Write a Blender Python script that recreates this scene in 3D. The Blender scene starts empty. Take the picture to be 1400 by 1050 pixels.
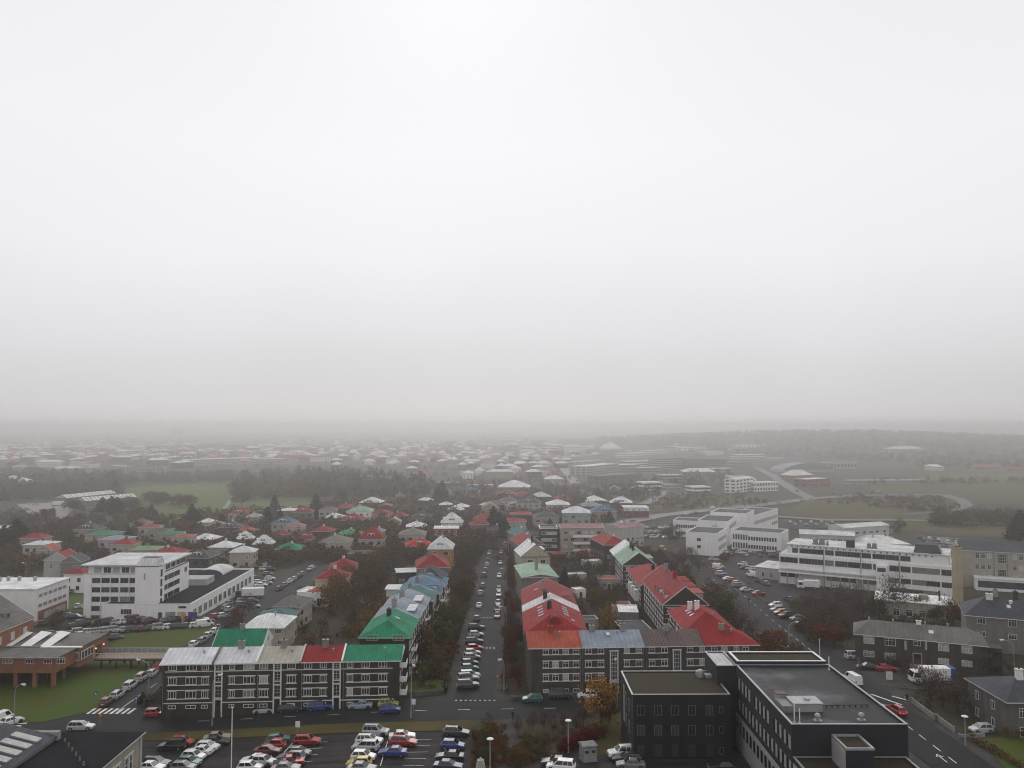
import bpy, bmesh, math, random
import numpy as np
from mathutils import Vector, Matrix
R = math.radians
rnd = random.Random(7)
SC = bpy.context.scene
COL = SC.collection

# ------------------------------------------------------------------ camera, sky, sun, exposure
CAM_H = 53.0
PITCH = math.atan(55 / 1100)
cd = bpy.data.cameras.new('camera'); cam = bpy.data.objects.new('camera', cd); COL.objects.link(cam)
cam.location = (0, 0, CAM_H); cam.rotation_euler = (math.pi / 2 + PITCH, 0, 0)
cd.sensor_width = 36; cd.lens = 36 * 1100 / 1400; cd.clip_start = 0.5; cd.clip_end = 20000
SC.camera = cam

SUN_EL, SUN_AZ = 36, 356
world = bpy.data.worlds.new('World'); SC.world = world; world.use_nodes = True
nt = world.node_tree; nt.nodes.clear()
def N(nt, t, **kw):
    n = nt.nodes.new(t)
    for k, v in kw.items(): setattr(n, k, v)
    return n
out = N(nt, 'ShaderNodeOutputWorld')
sky = N(nt, 'ShaderNodeTexSky', sky_type='NISHITA', sun_disc=False)
sky.sun_elevation = R(SUN_EL); sky.sun_rotation = R(SUN_AZ)
desat = N(nt, 'ShaderNodeHueSaturation'); desat.inputs['Saturation'].default_value = 0.12
nt.links.new(sky.outputs[0], desat.inputs['Color'])
# overcast cloud deck: brightness rises evenly from horizon to zenith, all round
tc = N(nt, 'ShaderNodeTexCoord'); sep = N(nt, 'ShaderNodeSeparateXYZ')
nt.links.new(tc.outputs['Generated'], sep.inputs[0])
nz = N(nt, 'ShaderNodeTexNoise'); nz.inputs['Scale'].default_value = 2.2; nz.inputs['Detail'].default_value = 2
nt.links.new(tc.outputs['Generated'], nz.inputs['Vector'])
ma = N(nt, 'ShaderNodeMath', operation='MULTIPLY_ADD'); ma.inputs[1].default_value = 0.11; ma.inputs[2].default_value = -0.055
nt.links.new(nz.outputs['Fac'], ma.inputs[0])
ad = N(nt, 'ShaderNodeMath', operation='ADD'); nt.links.new(sep.outputs['Z'], ad.inputs[0]); nt.links.new(ma.outputs[0], ad.inputs[1])
rmp = N(nt, 'ShaderNodeValToRGB'); cr = rmp.color_ramp
SKY = [(0.0, (.525, .515, .513)), (0.035, (.555, .546, .552)), (0.11, (.675, .665, .685)), (0.20, (.785, .775, .80)), (0.32, (.825, .82, .84)), (0.47, (.80, .795, .83)), (1.0, (.72, .715, .745))]
cr.elements[0].position, cr.elements[0].color = SKY[0][0], (*SKY[0][1], 1)
cr.elements[1].position, cr.elements[1].color = SKY[-1][0], (*SKY[-1][1], 1)
for p, c in SKY[1:-1]:
    e = cr.elements.new(p); e.color = (*c, 1)
nt.links.new(ad.outputs[0], rmp.inputs[0])
# the deck hides most of the clear sky behind it: nine parts cloud to one part Nishita sky
gain = N(nt, 'ShaderNodeVectorMath', operation='SCALE'); gain.inputs['Scale'].default_value = 11.0
nt.links.new(rmp.outputs[0], gain.inputs[0])
mix = N(nt, 'ShaderNodeMix', data_type='RGBA'); mix.inputs['Factor'].default_value = 0.9
nt.links.new(desat.outputs[0], mix.inputs[6]); nt.links.new(gain.outputs[0], mix.inputs[7])
bg = N(nt, 'ShaderNodeBackground'); bg.inputs['Strength'].default_value = 0.1
nt.links.new(mix.outputs[2], bg.inputs['Color']); nt.links.new(bg.outputs[0], out.inputs[0])

sd = bpy.data.lights.new('sun', 'SUN'); sun = bpy.data.objects.new('sun', sd); COL.objects.link(sun)
sd.energy = 0.75; sd.angle = R(40); sd.color = (1, .97, .93)
az = R(SUN_AZ); el = R(SUN_EL)
sdir = Vector((math.sin(az) * math.cos(el), math.cos(az) * math.cos(el), math.sin(el)))
sun.rotation_euler = sdir.to_track_quat('Z', 'Y').to_euler()
VS = SC.view_settings
VS.view_transform = 'Standard'; VS.look = 'None'; VS.gamma = 1; VS.use_curve_mapping = False; VS.exposure = 0.0
CY = SC.cycles
CY.use_denoising = True; CY.filter_width = 1.05; CY.max_bounces = 8; CY.diffuse_bounces = 2; CY.glossy_bounces = 2; CY.volume_bounces = 6
CY.transparent_max_bounces = 4; CY.transmission_bounces = 2; CY.caustics_reflective = False; CY.caustics_refractive = False

# ------------------------------------------------------------------ terrain and placing
def sst(a, b, x):
    t = min(1, max(0, (x - a) / (b - a))); return t * t * (3 - 2 * t)
def ramp_int(a, b, x):            # integral of a linear slope ramp 0..1 between a and b
    if x <= a: return 0.0
    if x >= b: return (b - a) / 2 + (x - b)
    return (x - a) ** 2 / (2 * (b - a))
def T(x, y):
    z = -.026 * (ramp_int(130, 230, y) - ramp_int(600, 1000, y))
    z += .0012 * (ramp_int(1150, 1600, y) - ramp_int(3000, 4000, y))
    z -= 2.0 * sst(15, 70, -x) * (1 - sst(300, 600, y))
    dx, dy = (x - 1060) / 840, (y - 2650) / 700
    r2 = dx * dx + dy * dy
    if r2 < 9: z += 44 * math.exp(-r2 * 1.15)
    return z
cp, sp = math.cos(PITCH), math.sin(PITCH)
def ray(px, py):
    u, v = (px - 700) / 1100, (525 - py) / 1100
    return u, cp - v * sp, sp + v * cp
def at(px, py, z):                # point at absolute height z
    u, f, d = ray(px, py)
    t = (z - CAM_H) / d
    return Vector((u * t, f * t, z))
def G(px, py, h=0.0):             # point on the terrain raised by h
    u, f, d = ray(px, py)
    lo = 60.0; s = 4.0
    t = lo
    while t < 6000:
        if CAM_H + d * t < T(u * t, f * t) + h: break
        t += s; s = max(4, t * .02)
    a, b = max(lo - 40, t - s), t
    for _ in range(26):
        m = (a + b) / 2
        if CAM_H + d * m < T(u * m, f * m) + h: b = m
        else: a = m
    return Vector((u * b, f * b, CAM_H + d * b))
def proj(p):                      # world point to photo pixel
    x, y, z = p[0], p[1], p[2] - CAM_H
    f = y * cp + z * sp; v = -y * sp + z * cp
    if f < 1: return (-9999, -9999)
    return 700 + 1100 * x / f, 525 - 1100 * v / f

# ------------------------------------------------------------------ materials
MATS = {}
def mat(name, col, rough=.85, var=.12, scale=.6, bump=0.0, bscale=None, metal=0.0, spec=.3, col2=None, wave=None, streak=False, stretch=None, emit=0.0, rand=0.0, detail=4, lo=.35, hi=.65):
    if name in MATS: return MATS[name]
    m = bpy.data.materials.new(name); m.use_nodes = True; nt = m.node_tree
    b = nt.nodes['Principled BSDF']
    b.inputs['Roughness'].default_value = rough; b.inputs['Metallic'].default_value = metal
    b.inputs['Specular IOR Level'].default_value = spec
    c = Vector(col)
    c2 = Vector(col2) if col2 else c * (1 - var)
    c1 = c * (1 + var) if not col2 else c
    colout = None
    if var > 0 or col2:
        t = N(nt, 'ShaderNodeTexCoord'); n = N(nt, 'ShaderNodeTexNoise')
        n.inputs['Scale'].default_value = scale; n.inputs['Detail'].default_value = detail; n.inputs['Roughness'].default_value = .62
        if streak:            # run-off streaks: stretched down the slope, warped so that they wander
            mp = N(nt, 'ShaderNodeMapping'); mp.inputs['Scale'].default_value = (1.5, .9, .35); n.inputs['Distortion'].default_value = .8
            nt.links.new(t.outputs['Object'], mp.inputs['Vector']); nt.links.new(mp.outputs[0], n.inputs['Vector'])
        elif stretch:
            mp = N(nt, 'ShaderNodeMapping'); mp.inputs['Scale'].default_value = stretch
            nt.links.new(t.outputs['Object'], mp.inputs['Vector']); nt.links.new(mp.outputs[0], n.inputs['Vector'])
        else: nt.links.new(t.outputs['Object'], n.inputs['Vector'])
        r = N(nt, 'ShaderNodeValToRGB'); r.color_ramp.elements[0].position = lo; r.color_ramp.elements[1].position = hi
        r.color_ramp.elements[0].color = (*[max(0, v) for v in c2], 1); r.color_ramp.elements[1].color = (*c1, 1)
        nt.links.new(n.outputs['Fac'], r.inputs[0])
        colout = r.outputs[0]
    else:
        b.inputs['Base Color'].default_value = (*c, 1)
    if rand and colout is not None:
        oi = N(nt, 'ShaderNodeObjectInfo'); hs = N(nt, 'ShaderNodeHueSaturation')
        mm = N(nt, 'ShaderNodeMapRange'); mm.inputs['To Min'].default_value = 1 - rand; mm.inputs['To Max'].default_value = 1 + rand
        mh = N(nt, 'ShaderNodeMapRange'); mh.inputs['To Min'].default_value = .5 - rand * .06; mh.inputs['To Max'].default_value = .5 + rand * .06
        wn = N(nt, 'ShaderNodeTexWhiteNoise', noise_dimensions='1D')
        nt.links.new(oi.outputs['Random'], mm.inputs['Value']); nt.links.new(oi.outputs['Random'], wn.inputs['W'])
        nt.links.new(wn.outputs['Value'], mh.inputs['Value'])
        nt.links.new(mm.outputs[0], hs.inputs['Value']); nt.links.new(mh.outputs[0], hs.inputs['Hue']); nt.links.new(colout, hs.inputs['Color'])
        colout = hs.outputs[0]
    if colout is not None: nt.links.new(colout, b.inputs['Base Color'])
    if wave:                      # corrugation: (scale, axis, strength)
        t = N(nt, 'ShaderNodeTexCoord'); w = N(nt, 'ShaderNodeTexWave', bands_direction=wave[1])
        w.inputs['Scale'].default_value = wave[0]
        nt.links.new(t.outputs['Object'], w.inputs['Vector'])
        bp = N(nt, 'ShaderNodeBump'); bp.inputs['Strength'].default_value = wave[2]; bp.inputs['Distance'].default_value = .05
        w2 = N(nt, 'ShaderNodeTexWave', bands_direction=wave[1]); w2.inputs['Scale'].default_value = .33; w2.inputs['Distortion'].default_value = .3
        nt.links.new(t.outputs['Object'], w2.inputs['Vector'])
        n2 = N(nt, 'ShaderNodeTexNoise'); n2.inputs['Scale'].default_value = .22; n2.inputs['Detail'].default_value = 8; nt.links.new(t.outputs['Object'], n2.inputs['Vector'])
        r2 = N(nt, 'ShaderNodeMapRange'); r2.inputs['From Min'].default_value = .8; r2.inputs['From Max'].default_value = 1; r2.inputs['To Min'].default_value = 1; r2.inputs['To Max'].default_value = .8  # dark bands: rib shade painted into the colour, as the bump hardly shows
        nt.links.new(w2.outputs['Fac'], r2.inputs['Value'])
        r3 = N(nt, 'ShaderNodeMapRange'); r3.inputs['From Min'].default_value = .3; r3.inputs['From Max'].default_value = .7; r3.inputs['To Min'].default_value = .72; r3.inputs['To Max'].default_value = 1.18
        nt.links.new(n2.outputs['Fac'], r3.inputs['Value'])
        m1 = N(nt, 'ShaderNodeMath', operation='MULTIPLY'); nt.links.new(r2.outputs[0], m1.inputs[0]); nt.links.new(r3.outputs[0], m1.inputs[1])
        sc_ = N(nt, 'ShaderNodeVectorMath', operation='SCALE'); nt.links.new(colout, sc_.inputs[0]); nt.links.new(m1.outputs[0], sc_.inputs['Scale']); nt.links.new(sc_.outputs[0], b.inputs['Base Color'])
        nt.links.new(w.outputs['Fac'], bp.inputs['Height']); nt.links.new(bp.outputs[0], b.inputs['Normal'])
    elif bump:
        t = N(nt, 'ShaderNodeTexCoord'); n = N(nt, 'ShaderNodeTexNoise'); n.inputs['Scale'].default_value = bscale or scale * 6
        n.inputs['Detail'].default_value = 3
        nt.links.new(t.outputs['Object'], n.inputs['Vector'])
        bp = N(nt, 'ShaderNodeBump'); bp.inputs['Strength'].default_value = bump; bp.inputs['Distance'].default_value = .1
        nt.links.new(n.outputs['Fac'], bp.inputs['Height']); nt.links.new(bp.outputs[0], b.inputs['Normal'])
    if emit:
        b.inputs['Emission Color'].default_value = (*col, 1); b.inputs['Emission Strength'].default_value = emit
    MATS[name] = m
    return m

def wall_mat(name, col, var=.18): return mat(name, col, .9, var, .8, .25, 9, stretch=(1.2, 1.2, .3), detail=7)
def roof_mat(name, col, var=.2, rough=.7): return mat(name, col, rough, var, .5, wave=(1.3, 'X', .35), spec=.14, detail=9, streak=True)
M = {}
M['asphalt'] = mat('asphalt', (.03, .03, .03), .75, col2=(.017, .017, .017), scale=.16, bump=.3, bscale=3, spec=.12, detail=8, lo=.3, hi=.68)
M['lot'] = mat('lot_asphalt', (.042, .039, .037), .75, col2=(.011, .01, .01), scale=1.0, stretch=(.1, .75, 1), bump=.35, bscale=4, spec=.12, detail=9, lo=.36, hi=.62)
M['pave'] = mat('paving', (.05, .046, .043), .8, .35, .3, .2, 4, spec=.12)
M['paint'] = mat('road_paint', (.62, .62, .6), .7, .3, 1.2)
M['lawn'] = mat('lawn_grass', (.034, .084, .001), .95, col2=(.066, .058, .003), scale=.1, bump=.5, bscale=3, detail=8)
M['parkgrass'] = mat('park_grass', (.055, .115, .01), .95, col2=(.085, .085, .02), scale=.03, bump=.4, bscale=1, detail=8)
M['drygrass'] = mat('dry_grass', (.085, .072, .015), .95, col2=(.05, .038, .012), scale=.12, bump=.5, bscale=3, detail=8)
M['soil'] = mat('garden_soil', (.03, .028, .012), .95, col2=(.022, .015, .01), scale=.06, bump=.5, bscale=2, detail=9)
M['ground'] = mat('ground', (.045, .044, .017), .95, col2=(.034, .024, .016), scale=.035, bump=.4, bscale=1.2, detail=9)
M['white'] = mat('white_paint', (.74, .74, .72), .6, .07, .8)
M['trim'] = mat('white_trim', (.66, .66, .63), .7, .1, 1.5)
M['glass'] = mat('window_glass', (.018, .02, .022), .12, .5, .35, spec=.5)
M['glass2'] = mat('window_glass_blue', (.045, .06, .07), .15, .35, .35, spec=.5)
M['curtain'] = mat('curtained_glass', (.4, .4, .38), .3, .25, 1.2, spec=.5)
M['beigeblind'] = mat('blind_glass', (.2, .19, .165), .3, .35, 1.2, spec=.5)
M['dark'] = mat('dark_metal', (.018, .018, .019), .6, .2, 1)
M['grey'] = mat('grey_metal', (.2, .2, .2), .5, .15, 1, metal=.2)
M['galv'] = mat('galvanised_metal', (.34, .35, .35), .45, .12, 1, metal=.3)
M['concrete'] = mat('concrete', (.25, .245, .23), .9, .2, .5, .3, 8)
M['stone'] = mat('stone_wall', (.1, .098, .09), .95, .35, .7, .4, 5)
M['rubber'] = mat('tyre_rubber', (.012, .012, .012), .8, 0)
M['rim'] = mat('alloy_rim', (.35, .35, .36), .4, 0, metal=.4)
M['carglass'] = mat('car_glass', (.01, .012, .013), .06, 0, spec=.6)
M['lens'] = mat('lamp_lens', (.6, .6, .58), .15, 0, spec=.6)
M['redlens'] = mat('tail_lens', (.28, .012, .012), .25, 0, spec=.5)
M['brakelit'] = mat('lit_tail_lens', (.9, .03, .03), .3, 0, emit=1.2)
M['lamplit'] = mat('lit_lamp', (1, .95, .85), .3, 0, emit=1.2)
M['amber'] = mat('lit_amber_lamp', (1, .45, .12), .3, 0, emit=2.5)
M['timber'] = mat('timber', (.11, .075, .045), .85, .3, 1.5)
M['bark'] = mat('bark', (.045, .034, .026), .95, .3, 2)

# ------------------------------------------------------------------ mesh building
class MB:
    def __init__(s): s.v = []; s.f = []; s.m = []; s.mats = []
    def mi(s, m):
        if m not in s.mats: s.mats.append(m)
        return s.mats.index(m)
    def poly(s, pts, m):
        i = len(s.v); s.v += [tuple(p) for p in pts]; s.f.append(list(range(i, i + len(pts)))); s.m.append(s.mi(m))
    def box(s, x0, y0, z0, x1, y1, z1, m, bottom=True):
        i = len(s.v)
        s.v += [(x0, y0, z0), (x1, y0, z0), (x1, y1, z0), (x0, y1, z0), (x0, y0, z1), (x1, y0, z1), (x1, y1, z1), (x0, y1, z1)]
        fs = [[4, 5, 6, 7], [0, 1, 5, 4], [1, 2, 6, 5], [2, 3, 7, 6], [3, 0, 4, 7]]
        if bottom: fs.append([3, 2, 1, 0])
        k = s.mi(m)
        for f in fs: s.f.append([i + a for a in f]); s.m.append(k)
    def prism(s, pts, z0, z1, m, top=None, cap0=False):
        n = len(pts); i = len(s.v)
        s.v += [(p[0], p[1], z0) for p in pts] + [(p[0], p[1], z1) for p in pts]
        for a in range(n):
            b = (a + 1) % n; s.f.append([i + a, i + b, i + n + b, i + n + a]); s.m.append(s.mi(m))
        s.f.append([i + n + a for a in range(n)]); s.m.append(s.mi(top or m))
        if cap0: s.f.append([i + a for a in reversed(range(n))]); s.m.append(s.mi(m))
    def tube(s, p, q, r0, r1, m, n=6, cap=True):
        p, q = Vector(p), Vector(q); d = (q - p).normalized()
        a = d.orthogonal().normalized(); b = d.cross(a); i = len(s.v)
        for c, r in ((p, r0), (q, r1)):
            for k in range(n):
                t = 2 * math.pi * k / n; s.v.append(tuple(c + a * (r * math.cos(t)) + b * (r * math.sin(t))))
        mm = s.mi(m)
        for k in range(n):
            k2 = (k + 1) % n; s.f.append([i + k, i + k2, i + n + k2, i + n + k]); s.m.append(mm)
        if cap:
            s.f.append([i + n + k for k in range(n)]); s.m.append(mm)
            s.f.append([i + k for k in reversed(range(n))]); s.m.append(mm)
    def disc(s, c, r, m, n=10, axis='Z', h=.05):
        d = {'X': (h, 0, 0), 'Y': (0, h, 0), 'Z': (0, 0, h)}[axis]
        s.tube(Vector(c) - Vector(d) / 2, Vector(c) + Vector(d) / 2, r, r, m, n)
    def ball(s, c, r, m, n=8, k=5, sz=1.0):
        i = len(s.v); mm = s.mi(m)
        for a in range(k + 1):
            ph = math.pi * a / k
            for b in range(n):
                t = 2 * math.pi * b / n
                s.v.append((c[0] + r * math.sin(ph) * math.cos(t), c[1] + r * math.sin(ph) * math.sin(t), c[2] + r * sz * math.cos(ph)))
        for a in range(k):
            for b in range(n):
                b2 = (b + 1) % n
                s.f.append([i + a * n + b, i + (a + 1) * n + b, i + (a + 1) * n + b2, i + a * n + b2]); s.m.append(mm)
    def mesh(s, name, smooth=False):
        me = bpy.data.meshes.new(name); me.from_pydata(s.v, [], s.f)
        for m in s.mats: me.materials.append(m)
        me.polygons.foreach_set('material_index', s.m)
        if smooth: me.polygons.foreach_set('use_smooth', [True] * len(s.f))
        me.update(); return me
    def build(s, name, parent=None, loc=None, smooth=False):
        return put(s.mesh(name, smooth), name, parent, loc)
def put(me, name, parent=None, loc=None, rz=None):
    o = bpy.data.objects.new(name, me); COL.objects.link(o)
    if parent: o.parent = parent
    if loc is not None: o.location = loc
    if rz is not None: o.rotation_euler = (0, 0, rz)
    return o
def empty(name, loc, rz=0):
    o = bpy.data.objects.new(name, None); COL.objects.link(o); o.location = loc; o.rotation_euler = (0, 0, rz); o.empty_display_size = .5
    return o
def tag(o, label, cat, group=None):
    o['label'] = label; o['category'] = cat
    if group: o['group'] = group
    return o
def stuff(o): o['kind'] = 'stuff'; return o
def struct(o): o['kind'] = 'structure'; return o
# labels that need an ordinal are given at the end: (object, description, place, counting phrase, key)
REG = []
def reg(o, desc, place, count, key, cat, group):
    o['category'] = cat; o['group'] = group
    REG.append((o, desc, place, count, key))
ORD = 'first second third fourth fifth sixth seventh eighth ninth tenth eleventh twelfth thirteenth fourteenth fifteenth sixteenth seventeenth eighteenth nineteenth twentieth'.split()
ORD += ['twenty-' + w for w in ORD[:9]] + ['thirtieth'] + ['thirty-' + w for w in ORD[:9]] + ['fortieth'] + ['forty-' + w for w in ORD[:9]]
def finish_labels():
    d = {}
    for r in list(REG): d.setdefault((r[1], r[2]), []).append(r)
    for (desc, place), rs in d.items():
        if len(rs) == 1: rs[0][0]['label'] = f'{desc} {place}'; continue
        rs.sort(key=lambda r: r[4])
        for i, r in enumerate(rs):
            w = ORD[i] if i < len(ORD) else f'{i+1}th'
            r[0]['label'] = f'{w} {desc} {place}, {r[3]}'

# sheets laid on the terrain: a polygon, cut along a 12 m grid so that it follows the ground
def sheet(name, pts, m, dz, step=12.0, skirt=0.0, parent=None):
    bm = bmesh.new()
    vs = [bm.verts.new((p[0], p[1], 0)) for p in pts]
    f = bm.faces.new(vs)
    if f.normal.z < 0 or sum((pts[i][0] * pts[(i + 1) % len(pts)][1] - pts[(i + 1) % len(pts)][0] * pts[i][1]) for i in range(len(pts))) < 0: bmesh.ops.reverse_faces(bm, faces=[f])
    bmesh.ops.triangulate(bm, faces=bm.faces[:])
    for ax in (0, 1):
        a = min(p[ax] for p in pts); b = max(p[ax] for p in pts)
        k = math.floor(a / step) + 1
        while k * step < b:
            co = [0, 0, 0]; no = [0, 0, 0]; co[ax] = k * step; no[ax] = 1
            bmesh.ops.bisect_plane(bm, geom=bm.verts[:] + bm.edges[:] + bm.faces[:], plane_co=co, plane_no=no, dist=1e-5)
            k += 1
    for v in bm.verts: v.co.z = T(v.co.x, v.co.y) + dz
    if skirt:
        ed = [e for e in bm.edges if len(e.link_faces) == 1]
        r = bmesh.ops.extrude_edge_only(bm, edges=ed)
        for v in r['geom']:
            if isinstance(v, bmesh.types.BMVert): v.co.z -= skirt
    me = bpy.data.meshes.new(name); bm.to_mesh(me); bm.free(); me.materials.append(m)
    o = put(me, name, parent)
    return o
def strip(pts, w):                # a polyline widened to a polygon
    L, Rr = [], []
    for i, p in enumerate(pts):
        a = pts[max(0, i - 1)]; b = pts[min(len(pts) - 1, i + 1)]
        d = Vector((b[0] - a[0], b[1] - a[1])).normalized(); n = Vector((-d.y, d.x)) * (w / 2)
        L.append((p[0] + n.x, p[1] + n.y)); Rr.append((p[0] - n.x, p[1] - n.y))
    return L + Rr[::-1]
def gpx(*pp): return [G(*p) for p in pp]

# ================================================================== THE SKY'S AIR
def haze():
    m = bpy.data.materials.new('haze'); m.use_nodes = True; nt = m.node_tree; nt.nodes.clear()
    o = N(nt, 'ShaderNodeOutputMaterial'); v = N(nt, 'ShaderNodeVolumePrincipled')
    v.inputs['Color'].default_value = (.99, .982, .978, 1); v.inputs['Density'].default_value = .0006; v.inputs['Anisotropy'].default_value = .88
    nt.links.new(v.outputs[0], o.inputs['Volume'])
    b = MB(); b.box(-6600, -900, -25, 6600, 9300, 60, m)
    b.mats = [m]
    ob = b.build('haze'); stuff(ob)
haze()

# ================================================================== GROUND, ROADS, LAWNS
def ground():
    xs = sorted(set(list(range(-480, 481, 12)) + [-6000, -5000, -4000, -3200, -2600, -2000, -1600, -1300, -1100, -900, -800, -720, -660, -600, -540] + [540, 600, 660, 720, 800, 860, 920, 980, 1040, 1100, 1200, 1300, 1450, 1600, 1800, 2100, 2600, 3200, 4000, 5000, 6000]))
    ys = list(range(-600, 0, 100)) + list(range(0, 1201, 12)) + list(range(1230, 2600, 45)) + [2700, 2900, 3100, 3400, 3700, 4000, 4400, 4800, 5200, 5600, 6000, 7000, 8500]
    V = [(x, y, T(x, y)) for y in ys for x in xs]; n = len(xs)
    F = [(j * n + i, j * n + i + 1, (j + 1) * n + i + 1, (j + 1) * n + i) for j in range(len(ys) - 1) for i in range(n - 1)]
    me = bpy.data.meshes.new('ground'); me.from_pydata(V, [], F); me.materials.append(M['ground'])
    struct(put(me, 'ground'))
ground()
def S(name, pts, m, dz, skirt=0.0, step=12.0): return struct(sheet(name, pts, m, dz, step, skirt))
EIR = [(-170, 150.5), (-110, 151.2), (-76, 151.2), (-40, 150.6), (0, 152.6), (30, 154), (66, 156)]
S('soil', [(-72, 158), (-13, 160), (-13, 420), (-80, 420)], M['soil'], .03)
S('soil', [(-1.5, 160), (62, 162), (66, 420), (-2, 420)], M['soil'], .03)
S('pavement', strip(EIR, 16), M['pave'], .10, .25)
S('pavement', strip([(-75.5, 158), (-75.5, 190), (-79, 260), (-82, 330), (-86, 400)], 15), M['pave'], .10, .25)
S('pavement', strip([(-7.2, 158), (-7.3, 260), (-8.3, 380), (-9, 420)], 12.4), M['pave'], .10, .25)
S('pavement', strip([(70, 90), (69.5, 150), (71.5, 220), (77, 300), (84, 400)], 16), M['pave'], .10, .25)
# the carriageways are cut into the pavements as darker sheets just above them
S('road', strip(EIR, 10.2), M['asphalt'], .135)
S('road', strip([(-76, 153), (-75.5, 190), (-79, 260), (-82, 330), (-86, 400), (-95, 520)], 9.6), M['asphalt'], .165)
S('road', strip([(-7.2, 153), (-7.3, 260), (-8.3, 380), (-9, 420)], 7.8), M['asphalt'], .165)
S('road', strip([(70, 80), (69.3, 150), (71.5, 220), (77, 300), (85, 400), (97, 480)], 9.8), M['asphalt'], .195)
S('verge', gpx((186, 1003), (350, 996.5), (640, 987), (662, 988), (640, 999), (560, 1001), (350, 1008), (190, 1014)), M['drygrass'], .16, .2)
S('parking_lot', gpx((186, 1015), (350, 1009), (560, 1002), (645, 1000), (640, 1085), (120, 1085)), M['lot'], .05)
S('plaza', gpx((640, 990), (850, 982), (848, 1040), (760, 1030), (650, 1070)), mat('square_soil', (.065, .048, .028), .95, col2=(.026, .022, .012), scale=.25, bump=.5, bscale=3, detail=9), .12, .1)
S('path', gpx((688, 988), (712, 988), (706, 1012), (694, 1075), (676, 1075)), M['pave'], .16)
S('parking_lot', gpx((742, 1034), (850, 1026), (1020, 1036), (1080, 1090), (700, 1090)), M['lot'], .17)
S('lawn', gpx((818, 985), (850, 975), (848, 1030), (812, 1036)), M['drygrass'], .2, .1)
S('lawn', gpx((-60, 903), (0, 900), (222, 903), (222, 911), (133, 972), (60, 988), (-60, 995)), M['lawn'], .18, .2)
S('lawn', gpx((150, 886), (168, 868), (300, 855), (290, 868), (240, 888)), M['lawn'], .18, .2)
S('lawn', gpx((92, 815), (122, 813), (123, 838), (92, 838)), M['lawn'], .16)
S('lawn', gpx((553, 934), (611, 929), (608, 948), (555, 952)), M['lawn'], .22, .2)
S('lawn', gpx((572, 900), (612, 885), (611, 918), (572, 925)), M['lawn'], .2, .2)
S('parking_lot', gpx((66, 868), (96, 838), (123, 848), (200, 850), (272, 848), (330, 805), (348, 795), (372, 788), (366, 806), (300, 855), (166, 869)), M['lot'], .12)
S('parking_lot', gpx((975, 760), (1000, 753), (1068, 757), (1040, 788), (1066, 800), (1180, 815), (1180, 838), (1100, 852), (1050, 822)), M['lot'], .24)
S('pavement', gpx((1108, 870), (1168, 905), (1310, 925), (1320, 950), (1200, 938)), M['pave'], .12, .2)
S('lawn', gpx((1340, 1012), (1420, 1005), (1470, 1070), (1390, 1070)), M['lawn'], .18)
S('yard', gpx((1180, 898), (1330, 918), (1330, 930), (1190, 910)), M['lot'], .14)
for q in [((788, 792), (812, 790), (812, 815), (785, 815)), ((820, 768), (840, 768), (845, 786), (818, 786)), ((855, 815), (872, 812), (882, 835), (862, 838)), ((797, 862), (815, 862), (812, 872), (797, 874)), ((620, 838), (635, 835), (632, 850), (618, 852)), ((1090, 868), (1120, 866), (1150, 895), (1120, 890))]:
    S('lawn', gpx(*q), M['lawn'], .1)
# far fields and roads
S('park_lawn', gpx((162, 715), (148, 700), (160, 685), (165, 668), (220, 664), (325, 657), (330, 663), (322, 672), (420, 676), (440, 692), (330, 697), (290, 712), (250, 720)), M['parkgrass'], .3, 0, 24)
S('path', gpx((318, 675), (323, 675), (310, 697), (304, 697)), M['concrete'], .6, 0, 30)
S('park_lawn', gpx((330, 684), (440, 684), (436, 700), (330, 700)), M['parkgrass'], .35, 0, 24)
S('parking_lot', gpx((22, 690), (110, 686), (85, 712), (65, 722)), M['concrete'], .4, 0, 24)
S('parking_lot', gpx((40, 682), (125, 690), (110, 705), (70, 718)), M['pave'], .3, 0, 24)
S('road', gpx((18, 700), (24, 699), (60, 730), (48, 732)), M['concrete'], .5, 0, 24)
S('sports_field', gpx((1180, 664), (1400, 661), (1480, 661), (1480, 686), (1330, 690), (1200, 674)), M['drygrass'], .3, 0, 30)
S('sports_field', gpx((1262, 650), (1480, 645), (1480, 656), (1250, 657)), M['parkgrass'], .3, 0, 30)
S('traffic_island', gpx((1066, 700), (1105, 684), (1300, 682), (1320, 692), (1240, 700), (1220, 712), (1090, 714)), M['drygrass'], .3, 0, 24)
S('traffic_island', gpx((880, 700), (905, 672), (1010, 676), (1060, 690), (960, 700)), M['drygrass'], .3, 0, 24)
S('verge', gpx((1230, 725), (1230, 700), (1480, 700), (1480, 735), (1330, 735)), M['drygrass'], .25, 0, 24)
M['wetroad'] = mat('wet_road', (.062, .062, .062), .5, .2, .1)
def farroad(w, *pp): return S('road', strip(gpx(*pp), w), M['wetroad'], .6, 0, 24)
farroad(15, (770, 735), (840, 718), (900, 706), (960, 699), (1060, 689), (1110, 682), (1180, 678), (1290, 677))
farroad(13, (762, 622), (770, 640), (786, 660), (804, 677))
farroad(12, (1110, 682), (1095, 676), (1072, 662), (1055, 650), (1035, 640))
farroad(10, (893, 664), (906, 672), (900, 680), (880, 690))
farroad(10, (1290, 677), (1315, 685), (1322, 692), (1300, 699), (1240, 704))
farroad(11, (1060, 707), (1130, 712), (1240, 712), (1330, 716), (1480, 722))
S('parking_lot', gpx((1245, 752), (1258, 731), (1330, 733), (1400, 742), (1400, 756)), M['lot'], .3)
S('parking_lot', gpx((875, 740), (880, 716), (905, 711), (925, 740)), M['lot'], .3)
S('parking_lot', gpx((1070, 725), (1066, 710), (1150, 712), (1150, 722)), M['lot'], .3)

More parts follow.
